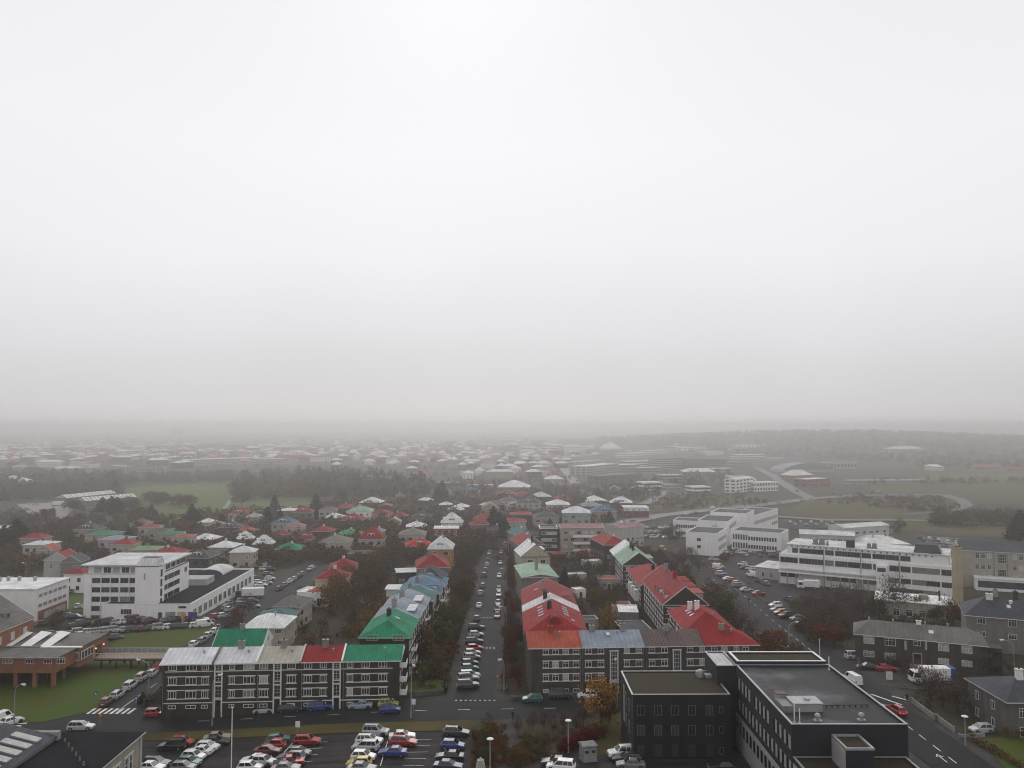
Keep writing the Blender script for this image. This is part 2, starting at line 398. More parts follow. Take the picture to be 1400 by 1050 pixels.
# ================================================================== BUILDINGS
WIN = {}
def win_meshes(w, h, nx, ny, t, tm):
    k = (round(w, 2), round(h, 2), nx, ny, t, tm.name)
    if k not in WIN:
        f = MB(); e = t
        f.box(-w/2, -.07, 0, w/2, 0, e, tm); f.box(-w/2, -.07, h - e, w/2, 0, h, tm)
        f.box(-w/2, -.07, e, -w/2 + e, 0, h - e, tm); f.box(w/2 - e, -.07, e, w/2, 0, h - e, tm)
        for i in range(1, nx):
            x = -w/2 + w * i / nx; f.box(x - e*.4, -.06, e, x + e*.4, 0, h - e, tm)
        for j in range(1, ny):
            z = h * (j / ny if ny > 2 else .68); f.box(-w/2 + e, -.055, z - e*.35, w/2 - e, 0, z + e*.35, tm)
        p = MB(); p.poly([(-w/2 + e, -.018, e), (w/2 - e, -.018, e), (w/2 - e, -.018, h - e), (-w/2 + e, -.018, h - e)], M['glass'])
        WIN[k] = (f.mesh('window'), p, {})
    return WIN[k]
def pane_mesh(entry, gm):
    f, p, d = entry
    if gm.name not in d:
        q = MB(); q.v = list(p.v); q.f = [list(a) for a in p.f]; q.m = [0]; q.mats = [gm]; d[gm.name] = q.mesh('pane')
    return d[gm.name]

class B:
    """a building: origin at its front left corner, x along the front, y away from the viewer, z up from its ground"""
    def __init__(s, name, label, cat, P, yaw, w, d, h, wall, z0=None, group=None, walls=True, fz=-2.5):
        s.w, s.d, s.h, s.wall = w, d, h, wall
        s.z0 = T(P[0], P[1]) if z0 is None else z0
        s.o = Vector((P[0], P[1], s.z0)); s.yaw = yaw
        s.ax = Vector((math.cos(yaw), math.sin(yaw), 0)); s.ay = Vector((-math.sin(yaw), math.cos(yaw), 0))
        s.root = empty(name, s.o, yaw); tag(s.root, label, cat, group) if label else None
        s.roofo = None
        if walls:
            b = MB(); b.box(0, 0, fz, w, d, h, wall); s.walls = b.build('wall', s.root)
    def part(s, name, mb, parent=None, smooth=False): return mb.build(name, parent or s.root, smooth=smooth)
    def face(s, f):
        return {'F': (s.o, s.ax), 'R': (s.o + s.ax * s.w, s.ay), 'L': (s.o + s.ay * s.d, -s.ay), 'B': (s.o + s.ax * s.w + s.ay * s.d, -s.ax)}[f]
    def uz(s, f, px, py):          # along-face distance and height of a photo pixel that lies on that face
        O, a = s.face(f); u, ff, d = ray(px, py); k = u / ff
        t = (k * O.y - O.x) / (a.x - k * a.y); y = O.y + t * a.y
        return t, CAM_H + y * d / ff - s.z0
    def win(s, f, u, z, w, h, nx=2, ny=1, g='glass', t=.09, tm=None, off=0.0):
        e = win_meshes(w, h, nx, ny, t, tm or M['trim'])
        pos, rz = {'F': ((u, -off, z), 0), 'R': ((s.w + off, u, z), math.pi / 2), 'L': ((-off, s.d - u, z), -math.pi / 2), 'B': ((s.w - u, s.d + off, z), math.pi)}[f]
        o = put(e[0], 'window', s.root, pos, rz)
        put(pane_mesh(e, M[g] if isinstance(g, str) else g), 'pane', o)
        return o
    def wpx(s, f, x0, y0, x1, y1, **k):
        u0, z1 = s.uz(f, x0, y0); u1, z0 = s.uz(f, x1, y1)
        za = s.uz(f, x0, y1)[1]
        z0 = (za + z0) / 2
        return s.win(f, (u0 + u1) / 2, z0, abs(u1 - u0), max(.4, z1 - z0), **k)
    def slab(s, mb, f, u0, u1, z0, z1, m, proud=.06):
        if f == 'F': mb.box(u0, -proud, z0, u1, 0, z1, m)
        elif f == 'R': mb.box(s.w, u0, z0, s.w + proud, u1, z1, m)
        elif f == 'L': mb.box(-proud, s.d - u1, z0, 0, s.d - u0, z1, m)
        else: mb.box(s.w - u1, s.d, z0, s.w - u0, s.d + proud, z1, m)
    def ridge(s, rise, m, over=.35, ax='x', h0=0.0, h1=0.0, fascia=None, z=None, th=.16, name='roof'):
        """gable or hipped roof; h0/h1 = how far the ridge ends stand in from the ends (0 = gable end)"""
        fascia = fascia or M['trim']; w, d, h, o = s.w, s.d, s.h if z is None else z, over
        sl = rise / ((d if ax == 'x' else w) / 2); dz = sl * o
        A, Bq, C, D = (-o, -o), (w + o, -o), (w + o, d + o), (-o, d + o)
        b = MB(); zt = h - dz + th; zr = h + rise + th
        if ax == 'x': r0 = (-o if h0 == 0 else h0, d / 2); r1 = (w + o if h1 == 0 else w - h1, d / 2); quads = [(A, Bq, r1, r0), (C, D, r0, r1)]; tris = [(D, A, r0, h0), (Bq, C, r1, h1)]
        else: r0 = (w / 2, -o if h0 == 0 else h0); r1 = (w / 2, d + o if h1 == 0 else d - h1); quads = [(Bq, C, r1, r0), (D, A, r0, r1)]; tris = [(A, Bq, r0, h0), (C, D, r1, h1)]
        for q in quads: b.poly([(*q[0], zt), (*q[1], zt), (*q[2], zr), (*q[3], zr)], m)
        for p, q, r, hh in tris:
            if hh: b.poly([(*p, zt), (*q, zt), (*r, zr)], m)
            else: b.poly([(*p, zt), (*q, zt), (*r, zr)], fascia if False else s.wall)
        for p, q in ((A, Bq), (Bq, C), (C, D), (D, A)): b.poly([(*p, zt - th), (*q, zt - th), (*q, zt), (*p, zt)], fascia)
        b.poly([(*D, zt - th), (*C, zt - th), (*Bq, zt - th), (*A, zt - th)], fascia)
        ro = b.build(name, s.root); s.roofo = ro
        s.rise = rise; s.rax = ax
        if h0 == 0 or h1 == 0:     # barge boards along the open gables
            t = MB()
            for p, q, r, hh in tris:
                if hh == 0:
                    for e in (p, q):
                        n = Vector((r[0] - e[0], r[1] - e[1], zr - zt)); L = n.length
                        t.tube((*e, zt - .03), (*r, zr - .03), .09, .09, fascia, 4)
            t.build('barge_board', ro)
        return ro
    def flat(s, m, par=.35, cap=None, pt=.3, capm=None, z=None, name='roof'):
        w, d, h = s.w, s.d, s.h if z is None else z; capm = capm or M['galv']
        b = MB(); b.box(pt, pt, h - .3, w - pt, d - pt, h + .02, m)
        ro = b.build(name, s.root); s.roofo = ro
        p = MB(); wm = s.wall
        for q in ((0, 0, w, pt), (0, d - pt, w, d), (0, pt, pt, d - pt), (w - pt, pt, w, d - pt)):
            p.box(q[0], q[1], h, q[2], q[3], h + par, wm)
        for q in ((-.05, -.05, w + .05, pt + .02), (-.05, d - pt - .02, w + .05, d + .05), (-.05, pt + .02, pt + .02, d - pt - .02), (w - pt - .02, pt + .02, w + .05, d - pt - .02)):
            p.box(q[0], q[1], h + par, q[2], q[3], h + par + .07, capm)
        p.build('parapet', s.root)
        return ro
    def roofz(s, x, y):
        if s.rax == 'x': t = 1 - abs(y - s.d / 2) / (s.d / 2)
        else: t = 1 - abs(x - s.w / 2) / (s.w / 2)
        return s.h + s.rise * t
    def chimney(s, x, y, hh=1.4, a=.5, m=None, z=None):
        z = s.roofz(x, y) if z is None else z; m = m or M['concrete']
        b = MB(); b.box(x - a, y - a * .7, z - .5, x + a, y + a * .7, z + hh, m); b.box(x - a - .08, y - a * .7 - .08, z + hh, x + a + .08, y + a * .7 + .08, z + hh + .12, m)
        b.tube((x, y, z + hh + .12), (x, y, z + hh + .4), .16, .14, M['dark'], 8)
        b.build('chimney', s.roofo)
    def skylight(s, x, y, a=.5, bb=.7, m=None):
        z = s.roofz(x, y); b = MB(); m = m or M['galv']
        sl = s.rise / ((s.d if s.rax == 'x' else s.w) / 2)
        sg = (1 if y < s.d / 2 else -1) if s.rax == 'x' else (1 if x < s.w / 2 else -1)
        def zz(dx, dy): return z + .26 + (sg * sl * dy if s.rax == 'x' else sg * sl * dx)
        P = [(x + i * a, y + j * bb, zz(i * a, j * bb)) for i, j in ((-1, -1), (1, -1), (1, 1), (-1, 1))]
        b.poly(P, M['lens'])
        for i in range(4):
            p, q = P[i], P[(i + 1) % 4]; b.poly([(p[0], p[1], p[2] - .3), (q[0], q[1], q[2] - .3), q, p], m)
            b.tube(p, q, .06, .06, m, 4)
        b.build('roof_window', s.roofo)
    def vent(s, x, y, z=None, m=None, r=.25, hh=.6):
        z = s.roofz(x, y) if z is None else z; b = MB(); m = m or M['galv']
        b.tube((x, y, z - .2), (x, y, z + hh), r * .7, r * .7, m, 8); b.ball((x, y, z + hh), r, m, 8, 5, .8)
        b.build('roof_vent', s.roofo)
    def dormer(s, f, u, w, hh, dep, roofm, wm=None, nwin=2, z=None, setb=.4, rise=.5):
        """a dormer on the slope above the front (F) or a side, its window wall setb behind the eaves"""
        z = s.h + .1 if z is None else z; wm = wm or M['white']; b = MB()
        b.box(-w/2, setb, z, w/2, setb + dep, z + hh, wm)
        if rise: 
            a = .2
            b.poly([(-w/2 - a, setb - a, z + hh), (0, setb - a, z + hh + rise), (0, setb + dep, z + hh + rise), (-w/2 - a, setb + dep, z + hh)], roofm)
            b.poly([(0, setb - a, z + hh + rise), (w/2 + a, setb - a, z + hh), (w/2 + a, setb + dep, z + hh), (0, setb + dep, z + hh + rise)], roofm)
            b.poly([(-w/2 - a, setb - a, z + hh), (w/2 + a, setb - a, z + hh), (0, setb - a, z + hh + rise)], wm)
        else: b.box(-w/2 - .2, setb - .25, z + hh, w/2 + .2, setb + dep, z + hh + .14, roofm)
        g = w / nwin
        for i in range(nwin):
            x = -w/2 + g * (i + .5); b.box(x - g*.34, setb - .03, z + .3, x + g*.34, setb, z + hh - .15, M['glass'])
        o = b.build('dormer', s.roofo)
        o.location, rz = {'F': ((u, 0, 0), 0), 'R': ((s.w, u, 0), math.pi / 2), 'L': ((0, u, 0), -math.pi / 2), 'B': ((u, s.d, 0), math.pi)}[f]
        o.rotation_euler = (0, 0, rz)
        return o
    def gutters(s, m=None, fs='F', n=2):
        b = MB(); m = m or M['grey']
        for i in range(n):
            x = .25 + (s.w - .5) * i / max(1, n - 1); b.tube((x, -.08, -.5), (x, -.08, s.h), .06, .06, m, 5)
        b.build('downpipe', s.root)
    def door(s, f, u, z, w, h, m, glass=False):
        b = MB(); b.box(-w/2 - .1, -.06, 0, w/2 + .1, 0, h + .1, M['trim']); b.box(-w/2, -.09, 0, w/2, -.06, h, m)
        b.box(-w/2 + .12, -.105, h * .5, w/2 - .12, -.09, h - .15, M['glass'])
        pos, rz = {'F': ((u, 0, z), 0), 'R': ((s.w, u, z), math.pi / 2), 'L': ((0, s.d - u, z), -math.pi / 2), 'B': ((s.w - u, s.d, z), math.pi)}[f]
        put(b.mesh('door'), 'door', s.root, pos, rz)
def eav(name, label, cat, e1, e2, h, d, wall, ref=1, group=None, **k):
    """a building from the two ends of its front eaves line in the photo and its height there"""
    if ref == 1: P1 = G(*e1, h); P2 = at(*e2, P1.z)
    else: P2 = G(*e2, h); P1 = at(*e1, P2.z)
    v = P2 - P1; yaw = math.atan2(v.y, v.x)
    return B(name, label, cat, P1, yaw, math.hypot(v.x, v.y), d, h, wall, z0=P1.z - h, group=group, **k)

W = {  # wall and roof colours
 'darkbrown': wall_mat('dark_render', (.036, .028, .022), .3), 'greybrown': wall_mat('grey_brown_render', (.058, .05, .042), .28),
 'grey': wall_mat('grey_render', (.17, .16, .15)), 'cream': wall_mat('cream_render', (.42, .38, .29), .1), 'white': wall_mat('white_render', (.82, .81, .79), .06),
 'beige': wall_mat('beige_render', (.33, .3, .25), .12), 'lightgrey': wall_mat('pale_grey_render', (.42, .41, .39), .12), 'yellow': wall_mat('yellow_render', (.36, .2, .06), .12),
 'slate': wall_mat('slate_cladding', (.021, .023, .027), .15), 'slate2': wall_mat('dark_slate_cladding', (.0165, .017, .0175), .25), 'brick': mat('red_brick', (.25, .105, .06), .9, .2, .6, .3, 12),
 'mint': wall_mat('mint_render', (.28, .33, .29), .1), 'maroon': wall_mat('maroon_cladding', (.16, .03, .035), .1), 'panel': mat('pale_panel', (.3, .29, .285), .6, .1, .8),
 'pebble': wall_mat('pebbledash', (.11, .105, .095), .25)}
RF = {
 'red': roof_mat('red_metal_roof', (.26, .014, .014)), 'darkred': roof_mat('dark_red_metal_roof', (.24, .024, .023)), 'orange': roof_mat('orange_metal_roof', (.36, .075, .042)), 'brightred': roof_mat('bright_red_metal_roof', (.42, .02, .014)),
 'green': roof_mat('green_metal_roof', (.012, .2, .1)), 'mint': roof_mat('mint_metal_roof', (.27, .4, .29)), 'teal': roof_mat('teal_metal_roof', (.055, .15, .155)), 'blue': roof_mat('blue_metal_roof', (.07, .15, .22)),
 'silver': roof_mat('silver_metal_roof', (.66, .67, .685), .08), 'white': roof_mat('white_metal_roof', (.74, .74, .73), .08), 'cream': roof_mat('cream_metal_roof', (.42, .39, .33), .12), 'bluegrey': roof_mat('blue_grey_metal_roof', (.25, .29, .34), .12),
 'rust': mat('rusty_metal_roof', (.075, .055, .048), .6, col2=(.15, .1, .08), scale=.9, wave=(1.3, 'X', .4), detail=8), 'slate': roof_mat('slate_roof', (.06, .065, .075)), 'grey': roof_mat('grey_roof', (.14, .13, .12)), 'olive': roof_mat('olive_roof', (.19, .18, .14)),
 'dark': mat('dark_bitumen_roof', (.012, .013, .016), .85, .4, .25, spec=.06), 'moss': mat('mossy_roof', (.028, .027, .012), .95, col2=(.036, .024, .012), scale=.5, bump=.4, detail=8), 'mauve': roof_mat('mauve_metal_roof', (.3, .15, .15)), 'tan': roof_mat('tan_roof', (.26, .2, .14)),
 'bitumen': mat('wet_bitumen_roof', (.13, .135, .15), .6, col2=(.03, .031, .031), scale=.1, detail=8, lo=.48, hi=.66, spec=.15), 'lightgreen': roof_mat('light_green_metal_roof', (.17, .29, .12)), 'brightgreen': roof_mat('bright_green_metal_roof', (.05, .32, .13)), 'pale': roof_mat('pale_grey_roof', (.6, .6, .6), .1)}  # bitumen: the pale sheen of its wet patches is painted into the colour

# ---- the dark terrace with five roof colours, along the cross street
def terrace_left():
    zE = T(-21, 153) + 8.5
    P1 = at(221.5, 908, zE); P2 = at(546, 902.5, zE); v = P2 - P1; yaw = math.atan2(v.y, v.x); L = math.hypot(v.x, v.y)
    ref = B('ruler', None, None, P1, yaw, L, 9.6, 8.5, W['darkbrown'], z0=zE - 8.5, walls=False)
    U = lambda px: ref.uz('F', px, 905)[0]
    bounds = [U(p) for p in (222, 292, 351, 411, 468, 546.5)]; bounds[0] = 0; bounds[-1] = L
    names = [('silver', 'at the end by the lawn road', 'pale silver metal roof'), ('pale', 'between silver and cream roofs', 'white-silver metal roof'), ('cream', 'between silver and red roofs', 'cream metal roof'), ('red', 'between cream and green roofs', 'bright red roof'), ('green', 'at the corner of the straight street', 'emerald green metal roof')]
    wins = [[(230, 242.5), (253.5, 270), (275.5, 286)], [(313, 322), (332, 349)], [(354, 367.5), (392, 405)], [(415, 427.5), (437, 447)], [(474, 483.5), (494, 506), (517, 530)]]
    stairs = [None, 299, 379.5, 460.5, None]
    bands = [[(226, 294)], [(305, 351)], [(351, 374), (385, 411)], [(411, 455), (467, 468)], [(468, 537)]]
    grp = [[(230, 286)], [(313, 349)], [(354, 367.5), (392, 405)], [(415, 447)], [(474, 530)]]
    for i, (rc, where, rd) in enumerate(names):
        a, c = bounds[i], bounds[i + 1]
        p = P1 + ref.ax * a
        b = B('terraced_house', f'dark terraced house with {rd} {where}', 'house', p, yaw, c - a - (.004 if i < 4 else 0), 9.6, 8.5, W['darkbrown'], z0=zE - 8.5, group='dark terraced houses along the cross street')
        over = .4
        b.rax = 'x'; b.rise = 1.55
        # roof: one long gable per house, no overhang towards its neighbours
        r = MB(); m = RF[rc]; x0 = -over if i == 0 else 0.02; x1 = b.w + (over if i == 4 else -.02); h = 8.5; d = 9.6
        zt, zr = h + .02, h + 1.55 + .16
        r.poly([(x0, -over, zt), (x1, -over, zt), (x1, d/2, zr), (x0, d/2, zr)], m); r.poly([(x1, d + over, zt), (x0, d + over, zt), (x0, d/2, zr), (x1, d/2, zr)], m)
        r.poly([(x0, -over, zt - .2), (x1, -over, zt - .2), (x1, -over, zt), (x0, -over, zt)], M['trim'])
        r.poly([(x0, 0, zt - .2), (x1, 0, zt - .2), (x1, -over, zt - .2), (x0, -over, zt - .2)][::-1], M['trim'])
        for xx, k in ((x0, -1), (x1, 1)): r.poly([(xx, -over, zt - .2), (xx, d + over, zt - .2), (xx, d/2, zr)], M['trim'] if i in (0, 4) else W['darkbrown'])
        b.roofo = r.build('roof', b.root)
        if i < 4:                # party wall standing proud of the roof
            q = MB(); pm = [RF['rust'], M['white'], M['galv'], M['white']][i]
            xw = b.w
            q.v += [(xw - .18, -.3, zt), (xw + .18, -.3, zt), (xw + .18, d/2, zr), (xw - .18, d/2, zr)]
            for yy in (0,):
                q.poly([(xw - .16, -.42, zt + .3), (xw + .16, -.42, zt + .3), (xw + .16, d/2, zr + .3), (xw - .16, d/2, zr + .3)], pm)
                q.poly([(xw + .16, d/2, zr + .3), (xw + .16, d + .4, zt + .3), (xw - .16, d + .4, zt + .3), (xw - .16, d/2, zr + .3)], pm)
                for sx in (-.16, .16): q.poly([(xw + sx, -.42, zt - .2), (xw + sx, d/2, zr - .1), (xw + sx, d/2, zr + .3), (xw + sx, -.42, zt + .3)], pm)
                q.poly([(xw - .16, -.42, zt - .2), (xw + .16, -.42, zt - .2), (xw + .16, -.42, zt + .3), (xw - .16, -.42, zt + .3)], pm)
            q.build('party_wall', b.roofo)
        u = lambda px: min(b.w, max(0, U(px) - a))
        rows = [(7.25, 1.05), (4.65, 1.35), (2.15, 1.35), (.25, .65)]
        for k, (z, hh) in enumerate(rows):
            for x0p, x1p in wins[i]:
                ww = (U(x1p) - U(x0p)) * (.9 if k < 3 else .85)
                g = rnd.choices(['glass', 'glass', 'curtain', 'beigeblind'], [5, 3, 2, 1])[0]
                b.win('F', (u(x0p) + u(x1p)) / 2, z, ww, hh, 3 if k < 3 else 2, 1, g, .1)
        s = MB()
        for x0p, x1p in bands[i]:
            b.slab(s, 'F', u(x0p), u(x1p), 6.98, 7.12, M['trim'], .09); b.slab(s, 'F', max(0, u(x0p) - .2), min(b.w, u(x1p) + .2), 1.22, 1.38, M['trim'], .09)
        for x0p, x1p in grp[i]:
            for z in (4.48, 6.06, 1.98, 3.56): b.slab(s, 'F', u(x0p) - .15, u(x1p) + .15, z, z + .14, M['trim'], .1)
        s.build('sill_band', b.root)
        if stairs[i]:
            x = u(stairs[i]); s = MB()
            for xx in (x - .78, x + .58): s.box(xx, -.16, -1.5, xx + .2, 0, 8.3, M['trim'])
            for z in (1.9, 4.3, 4.9, 6.9): s.box(x - .58, -.12, z, x + .58, 0, z + .18, M['trim'])
            b.part('stair_frame', s)
            for z, hh in ((2.2, 2), (5.2, 1.6), (7.2, 1)): b.win('F', x, z, 1.14, hh, 2, 3, 'glass', .05)
            b.door('F', x, -.35, 1.0, 2.1, mat('dark_red_door', (.06, .012, .012), .6, .1) if i == 1 else M['dark'])
        for cx in ([] if i in (0, 4) else [b.w * .5]): b.chimney(cx, 4.3, 1.5, .55, M['concrete'] if i != 3 else M['grey'])
        b.vent(b.w * .72, 2.9)
        b.gutters(n=1)
    # balconies and windows on the corner house's street gable
    for z in (4.5, 2.0, 7.1):
        b.win('R', 2.2, z, 1.6, 1.3, 3); b.win('R', 6.8, z, 1.6, 1.3, 3)
    s = MB()
    for z in (1.7, 4.2, 6.8):
        s.box(b.w, .8, z, b.w + 1.3, 3.8, z + .15, M['trim']); s.box(b.w + 1.2, .8, z + .15, b.w + 1.3, 3.8, z + .95, M['white']); s.box(b.w, .8, z + .15, b.w + 1.2, .9, z + .95, M['white'])
    b.part('balcony', s)
    bpy.data.objects.remove(ref.root)
terrace_left()

def terrace_right():
    zE = T(3, 154) + 9.0
    P1 = at(724, 886, zE); P2 = at(1036, 881, zE); v = P2 - P1; yaw = math.atan2(v.y, v.x); L = math.hypot(v.x, v.y)
    ref = B('ruler', None, None, P1, yaw, L, 10, 9.0, W['greybrown'], z0=zE - 9.0, walls=False)
    U = lambda px: ref.uz('F', px, 900)[0]
    bounds = [0, U(795), U(881.5), U(964), L]
    info = [('orange', 'orange-red roof', 'nearest the straight street'), ('bluegrey', 'pale blue-grey roof', 'beside the orange-roofed end'), ('rust', 'rusty brown corrugated roof', 'behind the mossy flat roof'), ('red', 'hipped crimson roof', 'at the far end by the glass-fronted annexe')]
    wins = [[(742, 750.5), (755, 764), (769, 778), (783, 792)], [(800, 809), (817, 826), (853, 861), (869, 878)], [(887, 896), (904, 913), (939, 948), (956, 964)], [(972, 981), (986, 995), (1003, 1011), (1015, 1024)]]
    stairs = [None, 839.5, 925.5, None]
    info[3] = ('red', 'hipped crimson roof', 'half hidden by the slate office')
    for i, (rc, rd, where) in enumerate(info):
        a, c = bounds[i], bounds[i + 1]; p = P1 + ref.ax * a
        b = B('terraced_house', f'grey-brown terraced house with {rd} {where}', 'house', p, yaw, c - a - (.004 if i < 3 else 0), 10, 9.0, W['greybrown'], z0=zE - 9.0, group='grey-brown terraced houses along the cross street')
        b.rax = 'x'; b.rise = 1.9; o = .4; h = 9.0; d = 10; r = MB(); m = RF[rc]
        x0 = -o if i == 0 else .02; x1 = b.w + (o if i == 3 else -.02); zt, zr = h + .02, h + 2.05; hx = 4 if i == 3 else 0
        r.poly([(x0, -o, zt), (x1, -o, zt), (x1 - hx, d/2, zr), (x0, d/2, zr)], m); r.poly([(x1, d + o, zt), (x0, d + o, zt), (x0, d/2, zr), (x1 - hx, d/2, zr)], m)
        if hx: r.poly([(x1, -o, zt), (x1, d + o, zt), (x1 - hx, d/2, zr)], m)
        else: r.poly([(x1, -o, zt - .18), (x1, d + o, zt - .18), (x1, d/2, zr)], W['greybrown'])
        r.poly([(x0, -o, zt - .18), (x0, d/2, zr), (x0, d + o, zt - .18)], W['greybrown'])
        r.poly([(x0, -o, zt - .18), (x1, -o, zt - .18), (x1, -o, zt), (x0, -o, zt)], M['trim']); r.poly([(x1, -o, zt - .18), (x0, -o, zt - .18), (x0, 0, zt - .18), (x1, 0, zt - .18)], M['trim'])
        if hx: r.poly([(x1, -o, zt - .18), (x1, d + o, zt - .18), (x1, d + o, zt), (x1, -o, zt)], M['trim'])
        b.roofo = r.build('roof', b.root)
        if i == 2:
            q = MB(); rb = mat('rust_rib', (.045, .032, .028), .7, .4, 1.5); sl = (zr - zt) / (d/2 + o); k = .3
            while k < b.w - .2:
                for y0 in (-o,): q.poly([(k, y0, zt + .03), (k + .16, y0, zt + .03), (k + .16, d/2, zr + .03), (k, d/2, zr + .03)], rb)
                k += .62
            stuff(q.build('roof_rib', b.roofo))
        if i in (0, 2):
            q = MB(); q.tube((b.w, -.4, zt + .1), (b.w, d/2, zr + .1), .14, .14, RF['orange' if i == 0 else 'red'], 4); q.build('ridge_flashing', b.roofo)
        u = lambda px: U(px) - a
        rows = [(7.7, 1.05), (5.1, 1.25), (2.55, 1.3), (.25, .75)]
        for k, (z, hh) in enumerate(rows):
            for x0p, x1p in wins[i]:
                g = rnd.choices(['glass', 'curtain', 'beigeblind'], [7, 1.5, 1])[0]
                b.win('F', (u(x0p) + u(x1p)) / 2, z, (U(x1p) - U(x0p)) * .95, hh, 2, 2 if k < 3 else 1, g, .1)
        s = MB()
        gr = [(wins[i][0][0], wins[i][-1][1])] if i in (0, 3) else [(wins[i][0][0], wins[i][1][1]), (wins[i][2][0], wins[i][3][1])]
        for x0p, x1p in gr:
            for z in (4.95, 6.38, 2.4, 3.88, 7.55): b.slab(s, 'F', u(x0p) - .1, u(x1p) + .1, z, z + .14, M['trim'], .1)
        s.build('sill_band', b.root)
        if stairs[i]:
            x = u(stairs[i]); s = MB()
            for xx in (x - .85, x + .67): s.box(xx, -.14, -.5, xx + .18, 0, 8.2, M['trim'])
            for z in (2.1, 2.4, 8.2): s.box(x - .95, -.15, z, x + .95, 0, z + .16, M['trim'])
            b.part('stair_frame', s); b.win('F', x, 2.6, 1.3, 5.5, 4, 7, 'glass', .06)
            b.door('F', x, 0, 1.1, 2.0, M['timber'])
        b.chimney(b.w * (.45 if i != 1 else .22), 4.6, 1.3, .5, RF['orange'] if i == 0 else M['concrete'])
        if i == 1: b.chimney(b.w * .72, 4.6, 1.6, .5); b.skylight(b.w * .47, 3.6, .35, .5)
        b.vent(b.w * .62, 3.9); b.gutters(n=2)
    bpy.data.objects.remove(ref.root)
    # gable to the straight street: paler lower corner
    return
terrace_right()

